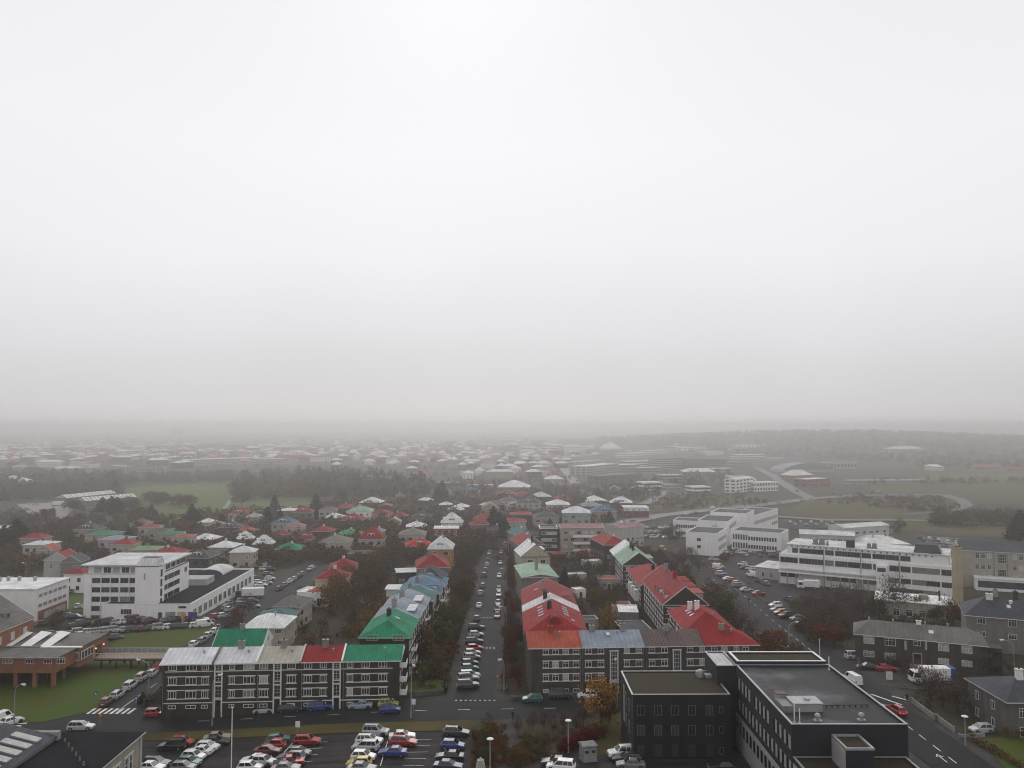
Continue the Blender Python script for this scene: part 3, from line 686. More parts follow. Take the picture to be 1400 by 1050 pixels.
def near_office():
    # ---- mossy flat-roofed dark block
    b = B('office_block', 'dark grey two-storey block with mossy flat roof and square windows', 'office building', (19.0, 129.8), .006, 15.6, 12.2, 10, W['slate2'], z0=0, fz=-1)
    b.flat(RF['moss'], .18, capm=M['galv'], pt=.22)
    for k, (z, hh) in enumerate([(7.0, 1.5), (3.9, 1.5), (.6, 1.9)]):
        for px in (876, 899.5, 922.5, 946, 970): 
            u = b.uz('F', px, 980)[0]
            b.win('F', u, z, 1.15, hh, 2, 1 if k < 2 else 2, ('glass' if rnd.random() < .7 else 'glass2') if k < 2 else 'glass2', .06, M['dark'] if k == 2 else M['grey'])
        u = b.uz('F', 986, 980)[0]; b.win('F', u, z + .3, .6, 1.1, 1, 1, 'glass', .06, M['grey'])
    s = MB(); b.slab(s, 'F', 0, b.w, 2.85, 2.95, M['dark'], .05); b.slab(s, 'F', .08, .14, 0, 9.9, M['grey'], .05)
    for k in range(5): b.slab(s, 'F', 0, b.w, 3.0 + k * 1.35, 3.02 + k * 1.35, M['dark'], .02)
    b.part('facade_joint', s)
    for z in (6.6, 3.2): b.win('L', 6, z, 1.2, 1.9, 2, 1, 'glass2', .07, M['grey']); b.win('L', 9.2, z, 1.2, 1.9, 2, 1, 'glass2', .07, M['grey'])
    s = MB(); b.slab(s, 'L', 3, 4.2, 3, 9, W['panel'], .05); b.part('wall_panel', s)
    v = MB(); x, y = 13.2, 9.5; v.tube((x, y, 10), (x, y, 10.9), .6, .6, M['galv'], 12); v.ball((x, y, 10.9), .62, M['galv'], 12, 6, .7); v.box(x + .6, y - .9, 10, x + 2.6, y + .5, 10.55, M['galv']); v.box(x - .6, y + .3, 10.0, x + .4, y + 1.3, 10.8, M['galv'])
    v.build('roof_ventilator', b.roofo)
    # ---- the slate office
    X0, Y0 = 37.0, 108.6
    b = B('office_block', 'long slate-blue office with wet flat roof and pale window panels', 'office building', (X0, Y0), 0, 15.4, 26.5, 13, W['slate'], z0=0, fz=-1)
    b.flat(RF['bitumen'], .3, capm=M['galv'], pt=.28)
    for zi, z in enumerate((9.9, 6.6, 3.2)):
        n = 14
        for k in range(n):
            u = b.d - (1.2 + k * 1.82); u = 1.2 + k * 1.82
            if u > b.d - .5: break
            if k in (4, 9) and zi == 0: continue
            b.win('L', u, z, .82, 1.75, 1, 1, 'glass', .05, M['dark'])
            s = MB(); s.box(-.42, -.06, 0, .42, 0, 1.75, W['panel'])
            if ('pan',) not in WIN: WIN[('pan',)] = s.mesh('wall_panel')
            put(WIN[('pan',)], 'wall_panel', b.root, (0, b.d - u - .87, z), -math.pi / 2)
    s = MB()
    s.box(-.14, -.05, 0, 0, b.d, 5.6, W['panel'])
    for k in range(14): s.box(-.17, b.d - (1.2 + k * 1.82) - .45, 3.1, -.14, b.d - (1.2 + k * 1.82) + .45, 5.1, W['panel'])
    b.part('base_cladding', s)
    for k in range(14): b.win('L', 1.2 + k * 1.82, 3.2, .84, 1.75, 1, 1, 'glass', .05, M['dark'], off=.18)
    # roof plant
    v = MB(); v.box(.6, 5.2, 13, 2.2, 8.6, 13.9, M['grey']); v.box(2.2, 5.4, 13, 6.2, 8.4, 14.1, W['panel']); v.box(2.1, 5.3, 14.1, 6.3, 8.5, 14.22, M['galv']); v.tube((4.6, 7, 14.2), (4.6, 7, 14.45), .45, .45, M['galv'], 10); v.box(1.0, 8.8, 13, 2.4, 10.2, 14.3, M['galv']); v.box(.9, 8.7, 14.3, 2.5, 10.3, 14.4, RF['rust'])
    v.build('ventilation_plant', b.roofo)
    for x, y in ((4.2, 2.0), (10.2, 2.2)):
        v = MB(); v.box(x - .5, y - .4, 13, x + .5, y + .4, 13.2, M['galv']); v.tube((x, y, 13.2), (x, y, 13.6), .3, .3, M['galv'], 10); v.ball((x, y, 13.75), .42, M['galv'], 10, 6, .9); v.build('roof_vent', b.roofo)
    for x, y, hh in ((.9, 1.5, 2.4), (1.5, 1.2, 2.0), (14.6, 24.5, 2.2)):
        v = MB(); v.tube((x, y, 13), (x, y, 13 + hh), .07, .07, M['white'], 6); v.box(x - .2, y - .2, 13, x + .2, y + .2, 13.1, M['galv']); v.build('antenna', b.roofo)
    v = MB()
    v.tube((6.3, 7.2, 13.3), (13.5, 7.6, 13.3), .05, .05, M['dark'], 5)
    for k in range(9): v.box(6.5 + k * .85, 7.1 + k*.045, 13, 6.6 + k * .85, 7.3 + k*.045, 13.35, M['dark'])
    for k in range(16): v.tube((14.7, 9.8 + k * .95, 13.0), (14.7, 9.8 + k * .95, 13.65), .03, .03, M['dark'], 4)
    v.tube((14.7, 9.8, 13.6), (14.7, 24, 13.6), .035, .035, M['dark'], 4)
    v.build('roof_railing', b.roofo)
    s = MB()
    for k in range(5): s.box(1 + k * 3.4, -.012, 0, 1.03 + k * 3.4, 0, 12.9, M['dark'])
    b.part('facade_joint', s)
    # front annexe with green roofs and stair tower
    a = B('office_annexe', 'low annexe with planted roofs and stair tower at slate office front', 'annexe', (X0 + .1, Y0 - 4.6), 0, 14.9, 4.59, 8.9, W['slate'], z0=0, fz=-1)
    a.flat(RF['moss'], .22, capm=M['galv'], pt=.25)
    s = MB(); s.box(5.1, -.3, 0, 8.6, 4.3, 11.9, W['slate']); s.box(5.35, -.05, 11.9, 8.35, 4.05, 11.94, RF['moss'])
    for q in ((5.05, -.35, 8.65, -.1), (5.05, 4.1, 8.65, 4.35), (5.05, -.1, 5.3, 4.1), (8.4, -.1, 8.65, 4.1)): s.box(q[0], q[1], 11.9, q[2], q[3], 12.18, M['galv'])
    s.box(4.98, -.2, 0, 5.04, 4.2, 11.85, W['panel'])
    t = a.part('stair_tower', s); 
    a.win('F', 6.9, 7.4, 1.1, 2.4, 1, 1, 'glass', .06, M['dark'], off=.31)
    s = MB(); s.box(-.06, 0, 0, 0, 4.5, 8.4, W['panel']); a.part('wall_panel', s)
    # linking block at the back
    c = B('link_block', 'small link block with white roof between mossy and slate offices', 'annexe', (33.9, 135.2), 0, 3.3, 8.5, 12.9, W['slate'], z0=0, fz=-1)
    c.flat(RF['pale'], .2, capm=M['galv'], pt=.25)
    c.win('L', 4, 9.5, 1, 1.6, 1, 1, 'glass', .06, M['dark'])
    c = B('roof_block', 'rear block of slate office with planted roof and white parapet', 'annexe', (37.25, 135.15), 0, 14.6, 5.6, 13.6, W['slate'], z0=0, fz=-1)
    c.flat(RF['moss'], .25, capm=M['white'], pt=.35)
near_office()

def long_house():
    b = eav('house', 'long grey two-storey house with hipped grey roof beside the lorry', 'house', (1169, 866), (1349, 883), 6.2, 10.5, W['greybrown'])
    b.ridge(2.1, RF['grey'], .45, 'x', 3.2, 3.2)
    for px in (1188, 1217, 1290, 1322):
        for y0, y1 in ((869, 880), (889, 898)): b.wpx('F', px - 7.5, y0 + (px - 1188) * .1, px + 7.5, y1 + (px - 1188) * .1, nx=3, ny=2, g=rnd.choice(['curtain', 'beigeblind', 'glass']))
    for px in (1238, 1266): b.wpx('F', px - 1.5, 876, px + 1.5, 888)
    b.wpx('F', 1249, 874, 1259, 883, nx=2, ny=2)
    u, _ = b.uz('F', 1254, 890); b.door('F', u, .9, 1.6, 2.2, mat('brown_door', (.09, .03, .018), .6, .2))
    s = MB()
    for k in range(5): s.box(u - 1.6, -.35 * (k + 1) , -1, u + 1.6, -.35 * k, .8 - k * .2, M['concrete'])
    b.part('front_steps', s)
    for x in (3, 8, 14.5, 19): b.vent(x, 5.3)
    b.chimney(13.2, 5.2, .8, .5, M['white']); b.skylight(15.5, 2.6, .5, .6)
    s = MB(); b.slab(s, 'F', 0, b.w, -.5, .1, M['stone'], .05); b.part('plinth', s)
    s = MB()
    s.box(b.w, 2, -1.5, b.w + 3, 6, 5.2, W['greybrown']); s.box(b.w - .0, 1.8, 5.2, b.w + 3.2, 6.2, 5.4, M['dark'])
    for k in range(3): s.box(b.w + .4 + k * .9, 1.94, .5, b.w + 1.1 + k * .9, 2, 4.6, M['glass'])
    b.part('porch', s)
    # blue-grey house behind
    b = eav('house', 'grey house with large blue-grey hipped roof behind the long grey house', 'house', (1321, 840), (1440, 850), 8.3, 13, W['grey'])
    b.ridge(3.4, RF['slate'], .5, 'x', 5, 5)
    for px in (1341.5, 1384.5):
        b.wpx('F', px - 6, 842 + (px - 1341) * .1, px + 6, 853 + (px - 1341) * .1, nx=3, ny=2, g='glass'); b.wpx('F', px - 6, 862 + (px - 1341) * .1, px + 6, 870 + (px - 1341) * .1, nx=3, ny=2, g='glass')
    b.chimney(5.5, 5.6, 1.3, .7, M['cream'] if 'cream' in M else M['trim']); b.chimney(6.9, 6.6, 1.8, .5); b.skylight(9.2, 3.4, .4, .5); b.chimney(11, 6.2, 1.8, .5, M['dark']); b.vent(9.8, 4.6, m=M['white'], r=.45)
    # lower right house
    b = B('house', 'pebbledashed house with dark hipped roof behind the silver car', 'house', (84.0, 138.8), -.02, 12.5, 12.5, 6.1, W['pebble'], fz=-1)
    b.ridge(2.3, RF['slate'], .5, 'x', 5.2, 5.2)
    b.win('F', 2.6, 3.4, 1.5, 1.6, 3, 2); b.win('F', 2.6, .2, 1.5, 1.7, 2, 2); b.win('F', 7.5, 3.4, 1.5, 1.6, 3, 2); b.win('F', 7.5, .3, 1.5, 1.6, 3, 2)
    for u in (3, 8): b.win('L', u, 3.3, 1.1, 1.5, 2, 1); b.win('L', u, .3, 1.1, 1.5, 2, 1)
    b.chimney(5.2, 5.4, 1.8, .55, M['white'])
    s = MB(); s.box(6, -4, -1, 12, 0, 2.4, W['slate2']); s.box(5.8, -4.2, 2.4, 12.2, 0, 2.55, RF['dark']); b.part('garage', s)
long_house()

def bottom_left():
    b = B('parish_hall', 'low pale hall with black roof and raised glazed skylight ridge', 'hall', (-99, 70), 0, 47.4, 44.3, 11.4, W['beige'], z0=-1.5, fz=-1)
    r = MB(); w, d, h = b.w, b.d, b.h
    r.box(-.5, -.5, h, w + .45, d + .5, h + .12, M['galv']); r.box(-.4, -.4, h + .12, w + .3, d + .38, h + .2, RF['dark'])
    b.roofo = r.build('roof', b.root)
    for k in range(6):
        y = 22 + k * 3.6
        for q in (0, 1):
            b.win('R', y + q * 1.25, 7.0, .95, 2.9, 1, 3, 'glass2', .1)
        s = MB(); s.box(w, y - .7, 6.6, w + .16, y + 2.0, 6.85, M['trim']); s.box(w, y - .7, 10.0, w + .1, y + 2.0, 10.15, M['trim']); b.part('window_sill', s)
    s = MB(); s.box(w, .2, 2, w + .12, d - .2, 2.6, M['concrete']); s.box(w, d - .5, 0, w + .15, d, h, W['lightgrey']); b.part('plinth', s)
    # skylight ridge: a stepped glazed lantern with white-framed roof lights
    s = MB(); x0, x1, y0, y1 = 12, 37.0, 20, 41.2; zr = h + .2
    s.box(x0, y0, zr, x1, y1, zr + .6, M['grey'])
    s.poly([(x0, y0 - .3, zr + .6), (x1 + .3, y0 - .3, zr + .6), (x1 + .3, y1 - 1, zr + .6), (x0, y1 - 1, zr + .6)], RF['slate'])
    s.poly([(x1 + .3, y0 - .3, zr + .6), (x1 + .3, y1 + .3, zr + .6), (x1 - 7, y1 + .3, zr + 2.4), (x1 - 7, y0 - .3, zr + 2.4)], RF['slate'])
    s.poly([(x1 - 7, y0 - .3, zr + 2.4), (x1 - 7, y1 + .3, zr + 2.4), (x0, y1 + .3, zr + 2.7), (x0, y0 - .3, zr + 2.7)], RF['grey'])
    s.poly([(x1 + .3, y1 + .3, zr + .6), (x0, y1 + .3, zr + .6), (x0, y1 + .3, zr + 2.7), (x1 - 7, y1 + .3, zr + 2.4)], M['concrete'])
    s.box(x0, y1 + .3, zr, x1 + .3, y1 + 1.1, zr + 1.1, M['concrete'])
    s.build('lantern', b.roofo)
    ang = math.atan2(1.8, 7.3)
    for k in range(9):
        q = MB(); y = y1 - 1.6 - k * 2.15
        def P(t, yy, up): return (x1 + .3 - 7.3 * t, yy, zr + .6 + 1.8 * t + up)
        q.poly([P(.15, y - 1.1, .2), P(.15, y, .2), P(.62, y, .2), P(.62, y - 1.1, .2)], M['beigeblind'])
        for p1, p2 in ((P(.15, y - 1.1, .1), P(.15, y, .1)), (P(.15, y, .1), P(.62, y, .1)), (P(.62, y, .1), P(.62, y - 1.1, .1)), (P(.62, y - 1.1, .1), P(.15, y - 1.1, .1))): q.tube(p1, p2, .13, .13, M['galv'], 4)
        q.build('roof_light', b.roofo)
    for k in range(6):
        v = MB(); x = 38.6 + k * 1.3; y = 41 - k * 1.5; v.tube((x, y, zr), (x, y, zr + .5), .12, .1, M['grey'], 6); v.build('roof_vent', b.roofo)
bottom_left()

def brick_school():
    zT = T(-95, 172)
    b = B('brick_school', 'three-storey red brick building with grey roof and small dormers', 'school', (-128, 146), 0, 16.5, 44, 10.2, W['brick'], z0=zT)
    b.ridge(5.2, RF['grey'], .3, 'y', 0, 0)
    for k in range(9):
        for z in (7.2, 4.0, .9):
            b.win('R', 4 + k * 4.6, z, 1.25, 1.7, 2, 2, rnd.choice(['glass', 'curtain', 'glass2']))
    for y in (22, 30, 38): b.dormer('R', y, 1.5, 1.2, 3.0, RF['grey'], M['galv'], 1, z=b.h + 1.2, setb=2.2, rise=0)
    # low wing on piers: two blocks
    a = B('brick_wing', 'low brick wing on piers with grey roof and three white skylights', 'school wing', (-131, 171.2), 0, 35.4, 7.5, 6.2, W['brick'], z0=zT, walls=False)
    s = MB(); s.box(0, 0, 3.2, a.w, a.d, 6.2, W['brick']); s.box(22, a.d, 2.2, 36.2, 19.3, 6.2, W['brick']); s.box(16, a.d, -1.5, 22, 19, 6.2, W['brick']); s.box(0, 4, -1, 30, 7, 3.2, W['slate2'])
    a.part('wall', s)
    r = MB(); r.box(-.3, -.5, 6.2, a.w + .4, a.d, 6.4, RF['grey']); r.box(15.5, a.d, 6.2, 36.6, 19.7, 6.5, RF['grey']); r.box(28, a.d - .4, 6.4, 36.9, a.d + .5, 6.65, M['white'])
    a.roofo = r.build('roof', a.root)
    for k in range(3):
        q = MB(); x = 18.5 + k * 4.3; y0, y1 = a.d + 1, a.d + 9
        q.poly([(x, y0, 6.5), (x + 2.4, y0, 6.5), (x + 2.4, y1, 7.4), (x, y1, 8.0)][:3] + [(x, y1, 7.8)], M['white'])
        q.poly([(x, y0, 6.5), (x, y1, 7.8), (x, y1, 6.5)], M['trim']); q.poly([(x + 2.4, y0, 6.5), (x + 2.4, y1, 6.5), (x + 2.4, y1, 6.5)], M['trim']); q.poly([(x, y1, 6.5), (x, y1, 7.8), (x + 2.4, y1, 6.5), (x + 2.4, y1, 6.5)], M['trim'])
        q.build('skylight', a.roofo)
    for x in (26.5, 30.5, 34.4):
        p = MB(); p.box(x, .3, -1.5, x + .7, 1.0, 3.2, W['brick']); p.build('pier', a.root); p = MB(); p.box(x - 1, 6.5, -1.5, x - .3, 6.3, 3.2, W['brick']); p.build('pier', a.root)
    for px, ww in ((10, 14), (40, 11), (65.5, 11), (83.5, 11)):
        a.wpx('F', px - ww / 2, 899, px + ww / 2, 907, nx=3, ny=2, g='beigeblind' if px < 20 else 'glass')
    a.wpx('F', 51, 898, 55, 901, nx=1)
    # glazed bay beside the entrance and the lit doorway
    q = MB(); x0, x1 = 30.8, 36.4; y = a.d - .002
    q.box(x1, a.d + .6, 3.6, x1 + .12, a.d + 6, 5.4, M['trim']); q.box(x0 + .5, a.d - .1, 3.6, x1, a.d, 5.4, M['trim'])
    for k in range(4): q.box(x1 + .12, a.d + .8 + k * 1.3, 3.75, x1 + .15, a.d + 1.8 + k * 1.3, 5.25, M['glass'])
    for k in range(3): q.box(x0 + .8 + k * 1.7, a.d - .13, 3.75, x0 + 2.2 + k * 1.7, a.d - .1, 5.25, M['beigeblind'])
    a.part('glazed_bay', q)
    q = MB(); q.box(36.21, 15.0, 2.3, 36.27, 17.6, 4.7, W['slate2']); q.box(36.27, 15.2, 2.4, 36.3, 16.2, 4.5, M['timber']); q.box(36.27, 16.4, 2.4, 36.3, 17.4, 4.5, M['timber']); a.part('door', q)
    for y in (14.6, 18.1):
        q = MB(); q.ball((36.35, y, 4.3), .16, M['amber'], 8, 5); q.box(36.2, y - .06, 4.1, 36.32, y + .06, 4.2, M['dark']); q.build('wall_lamp', a.root)
    # footbridge
    zb = zT + 2.35
    f = empty('footbridge', (-94.7, 187, zb)); tag(f, 'timber footbridge with white railings from the brick wing to the road', 'footbridge')
    m = MB(); m.box(0, -2.2, -.25, 17.5, 2.6, 0, mat('bridge_boards', (.28, .21, .16), .85, .2, 1.5)); m.build('deck', f)
    m = MB(); m.box(0, -2.0, -.6, 17.5, -1.7, -.25, M['dark']); m.box(0, 2.1, -.6, 17.5, 2.4, -.25, M['dark']); m.build('beam', f)
    for k in range(5):
        for y in (-1.8, 2.2):
            m = MB(); m.box(1.5 + k * 3.4, y - .15, -3.2, 1.8 + k * 3.4, y + .15, -.6, M['dark']); m.build('pier', f)
    for y in (-2.15, 2.5):
        m = MB(); m.box(0, y - .03, 1.0, 17.5, y + .03, 1.08, M['trim']); m.box(0, y - .02, .5, 17.5, y + .02, .54, M['trim']); m.box(0, y - .02, .06, 17.5, y + .02, .12, M['trim'])
        for k in range(13): m.box(k * 1.45, y - .04, 0, k * 1.45 + .07, y + .04, 1.0, M['trim'])
        m.build('railing', f)
    m = MB(); m.poly([(.0, 2.48, .1), (17.4, 2.48, .1), (17.4, 2.48, .95), (0, 2.48, .95)], mat('railing_glass', (.25, .28, .26), .3, .1)); m.build('railing_panel', f)
brick_school()

# ---- white office block with shops and the buildings round it
def white_office():
    zT = T(-115, 238)
    p = B('office_block', 'white five-storey office block with stair tower and long shop podium', 'office building', (-125.2, 238), 0, 22.2, 21, 12.6, W['white'], z0=zT)
    u = 0
    # recessed top floor with oversailing roof
    s = MB(); s.box(.8, .8, 12.6, 21.4, 20.2, 15.1, W['white']); s.build('top_floor', p.root)
    r = MB(); r.box(-.7, -.7, 15.1, 22.9, 21.7, 15.5, RF['pale']); r.box(.2, .2, 12.6, 22, 20.8, 12.64, RF['dark']); p.roofo = r.build('roof', p.root)
    cols = [(126, 137), (139, 150), (151.5, 162), (164, 175), (176, 187)]
    ub = [((p.uz('F', a, 800)[0] + p.uz('F', c, 800)[0]) / 2, (p.uz('F', c, 800)[0] - p.uz('F', a, 800)[0])) for a, c in cols]
    for j, z in enumerate((10.1, 7.4, 4.7, 2.0, -.7)):
        for k, (uu, ww) in enumerate(ub):
            if j > 3 and k > 2: continue
            p.win('F', uu, z, ww * 1.02, 1.5, 2, 1, rnd.choice(['glass2', 'glass2', 'glass', 'glass', 'beigeblind']), .05, M['grey'])
    for uu, ww in ub: p.win('F', uu, 12.9, ww * .95, 1.7, 2, 1, rnd.choice(['glass', 'glass2', 'curtain']), .07, off=-.8)
    s = MB()
    for k in range(6): 
        x = ub[0][0] - ub[0][1] * .56 + k * (ub[1][0] - ub[0][0]); s.box(x - .06, -.1, -.8, x + .06, 0, 12.4, M['trim'])
    p.part('pilaster', s)
    for j, z in enumerate((10.1, 7.4, 4.7)):
        for y in (3.2, 7.6, 11.9): p.win('R', y, z, 4.0, 1.5, 2, 1, rnd.choice(['glass2', 'glass', 'glass']), .06, M['grey'])
    for y in (3.4, 7.2, 11, 14.8, 18.2): p.win('R', y, 12.9, 3.2, 1.6, 3, 1, rnd.choice(['glass', 'glass2']), .08, off=-.8)
    p.win('R', 18.5, 10, 2, 1.6, 2, 1)
    # stair tower
    s = MB(); s.box(16.1, -2.6, -2.5, 22.6, 2.2, 15.4, W['white'])
    for q in ([(16.1, -2.6), (22.6, -2.6), (22.2, -1.6), (17.2, -1.6)], [(22.6, -2.6), (22.6, 2.2), (22.2, 1.6), (22.2, -1.6)], [(16.1, 2.2), (16.1, -2.6), (17.2, -1.6), (17.2, 1.6)], [(22.6, 2.2), (16.1, 2.2), (17.2, 1.6), (22.2, 1.6)]):
        s.poly([(*q[0], 15.4), (*q[1], 15.4), (*q[2], 17.6), (*q[3], 17.6)], RF['pale'])
    s.poly([(17.2, -1.6, 17.6), (22.2, -1.6, 17.6), (22.2, 1.6, 17.6), (17.2, 1.6, 17.6)], RF['slate']); s.box(16.0, -2.7, 15.25, 22.7, 2.3, 15.45, M['dark'])
    s.box(18.6, -2.64, 11.6, 19.1, -2.6, 13.4, M['galv'])
    t = p.part('stair_tower', s)
    for z in (12, 9.2, 6.4, 3.6, .8):
        q = MB(); q.box(22.6, -.6, z, 22.66, .6, z + 2.1, M['glass']); q.box(22.66, -.7, z - .08, 22.7, .7, z, M['trim']); q.build('stair_window', t)
    # podium
    q = B('shop_podium', 'low black-roofed shop podium with colourful posters below white office', 'shop', (-117.5, 233.2), 0, 25.4, 57, 4.6, W['white'], z0=zT)
    q.flat(RF['dark'], .45, capm=M['white'], pt=.35)
    q.wpx('F', 165, 832.5, 180, 840, nx=4, ny=1)
    posters = [((.05, .2, .42), 226, 240), ((.5, .2, .07), 242, 255), ((.03, .035, .14), 257, 270)]
    for i, (c, a, e) in enumerate(posters):
        u0, u1 = q.uz('F', a, 838)[0], q.uz('F', e, 838)[0]; s = MB()
        s.box(u0, -.08, .6, u1, 0, 3.0, M['trim'])
        s.box(u0 + .08, -.1, .7, u1 - .08, -.08, 2.9, mat('poster_print', (.05, .2, .42), .5, col2=(.3, .33, .1), scale=.5) if i == 0 else mat('poster_print_two', (.5, .22, .08), .5, col2=(.55, .45, .35), scale=.7) if i == 1 else mat('poster_print_three', (.03, .035, .16), .5, col2=(.06, .05, .3), scale=.6))
        s.build('shop_poster', q.root)
    s = MB(); u0 = q.uz('F', 244, 829)[0]; s.box(u0, -.06, 3.9, u0 + 2.2, 0, 4.5, M['dark']); s.build('shop_sign', q.root)
    s = MB(); u0 = q.uz('F', 216, 838)[0]; s.box(u0, -.05, .1, u0 + 1.2, 0, 2.8, W['panel']); s.box(u0 + .1, -.07, .2, u0 + 1.1, -.05, 2.7, M['glass2']); s.build('door', q.root)
    for k in range(13):
        y = 2 + k * 4.1
        q.win('R', y + 1.2, .7, 2.6, 2.4, 2, 1, [mat('shop_print', (.02, .05, .2), .4, col2=(.3, .28, .05), scale=.8), M['glass'], M['glass2']][0 if k < 5 else rnd.choice((1, 2))], .1)
    s = MB(); s.box(8, 29, 4.6, 19, 36, 6.6, W['lightgrey']); s.build('plant_room', q.roofo)
    s = MB(); n = 10
    for i in range(n):
        a0, a1 = math.pi * i / n, math.pi * (i + 1) / n
        s.poly([(14 - 4.5 * math.cos(a0), 45, 4.9 + 2 * math.sin(a0)), (14 - 4.5 * math.cos(a0), 56.4, 4.9 + 2 * math.sin(a0)), (14 - 4.5 * math.cos(a1), 56.4, 4.9 + 2 * math.sin(a1)), (14 - 4.5 * math.cos(a1), 45, 4.9 + 2 * math.sin(a1))][::-1], RF['pale'])
    s.poly([(14 - 4.5 * math.cos(math.pi * i / n), 45, 4.9 + 2 * math.sin(math.pi * i / n)) for i in range(n + 1)], M['glass2'])
    s.build('vault_skylight', q.roofo)
    # white factory to the left
    f = B('white_hall', 'white flat-roofed hall with brown ground floor beside office car park', 'hall', (-168, 233.5), 0, 31.6, 17, 9.0, W['white'], z0=T(-137, 235))
    r = MB(); r.box(-.3, -.3, 9.0, 31.9, 17.3, 9.25, RF['white']); f.roofo = r.build('roof', f.root)
    for z in (6.4, 3.6):
        for k in range(6): f.win('R', 2 + k * 2.5, z, 2.0, 1.1, 4, 1, 'glass', .12)
    s = MB(); s.box(31.6, 1, -1, 31.7, 16, 2.6, W['brick']); s.box(31.7, 4, -1, 31.75, 15, 1.8, W['lightgrey']); f.part('garage_door', s)
    for x in (8, 15, 19, 26): f.win('F', x, 1, 1.6, 1.6, 2, 1)
    for x, y in ((14, 11), (16, 12), (19, 12.5), (24, 12)):
        v = MB(); v.tube((x, y, 9.2), (x, y, 10.2), .5, .5, M['galv'], 10); v.ball((x, y, 10.2), .6, M['galv'], 10, 5, .7); v.build('roof_vent', f.roofo)
    s = B('white_hall', 'white gabled hall end behind the brick building', 'hall', (-166, 212), 0, 22, 14, 9.6, W['lightgrey'], z0=T(-137, 235)); s.ridge(2.4, RF['white'], .2, 'y', 0, 0)
white_office()

CHIM = [M['concrete'], M['trim'], W['grey']]
def simple_house(label, e1, e2, h, d, wall, roofc, rise, hip=None, ax='x', over=.4, rows=2, chim=1, dorm=0, name='house', cat='house', fs='FR', group=None, ncol=None, wh=1.3):
    """a house from its front eaves line; its small windows are one joined part"""
    b = eav(name, label, cat, e1, e2, h, d, W[wall], group=group)
    L = b.w if ax == 'x' else b.d
    hp = (min(b.w, b.d) / 2 - .2 if hip is None else hip)
    hp = min(hp, L / 2 - .1)
    b.ridge(rise, RF[roofc], over, ax, hp, hp)
    s = MB()
    for f in fs:
        fl = b.w if f in 'FB' else b.d
        n = ncol or max(2, int(fl / 3.2))
        for r in range(rows):
            z = .9 + r * 2.75
            if z + wh > h: continue
            for k in range(n):
                u = fl * (k + .5) / n + rnd.uniform(-.3, .3); ww = rnd.choice((.6, .75, .9))
                b.slab(s, f, u - ww - .1, u + ww + .1, z - .1, z + wh + .1, M['trim'], .04); b.slab(s, f, u - ww, u + ww, z, z + wh, M['glass'] if rnd.random() < .75 else M['beigeblind'], .07)
    if s.f: stuff(s.build('windows', b.root))
    for k in range(chim): b.chimney(b.w * rnd.uniform(.35, .65), b.d * rnd.uniform(.42, .58), 1.1, .45, rnd.choice(CHIM))
    for k in range(dorm): b.dormer('F', b.w * (k + .5) / dorm if dorm > 1 else b.w * .5, min(2.6, b.w / dorm * .6), 1.4, 2.6, RF[roofc], M['white'], 2, z=b.h + rise * .12, setb=.9)
    return b

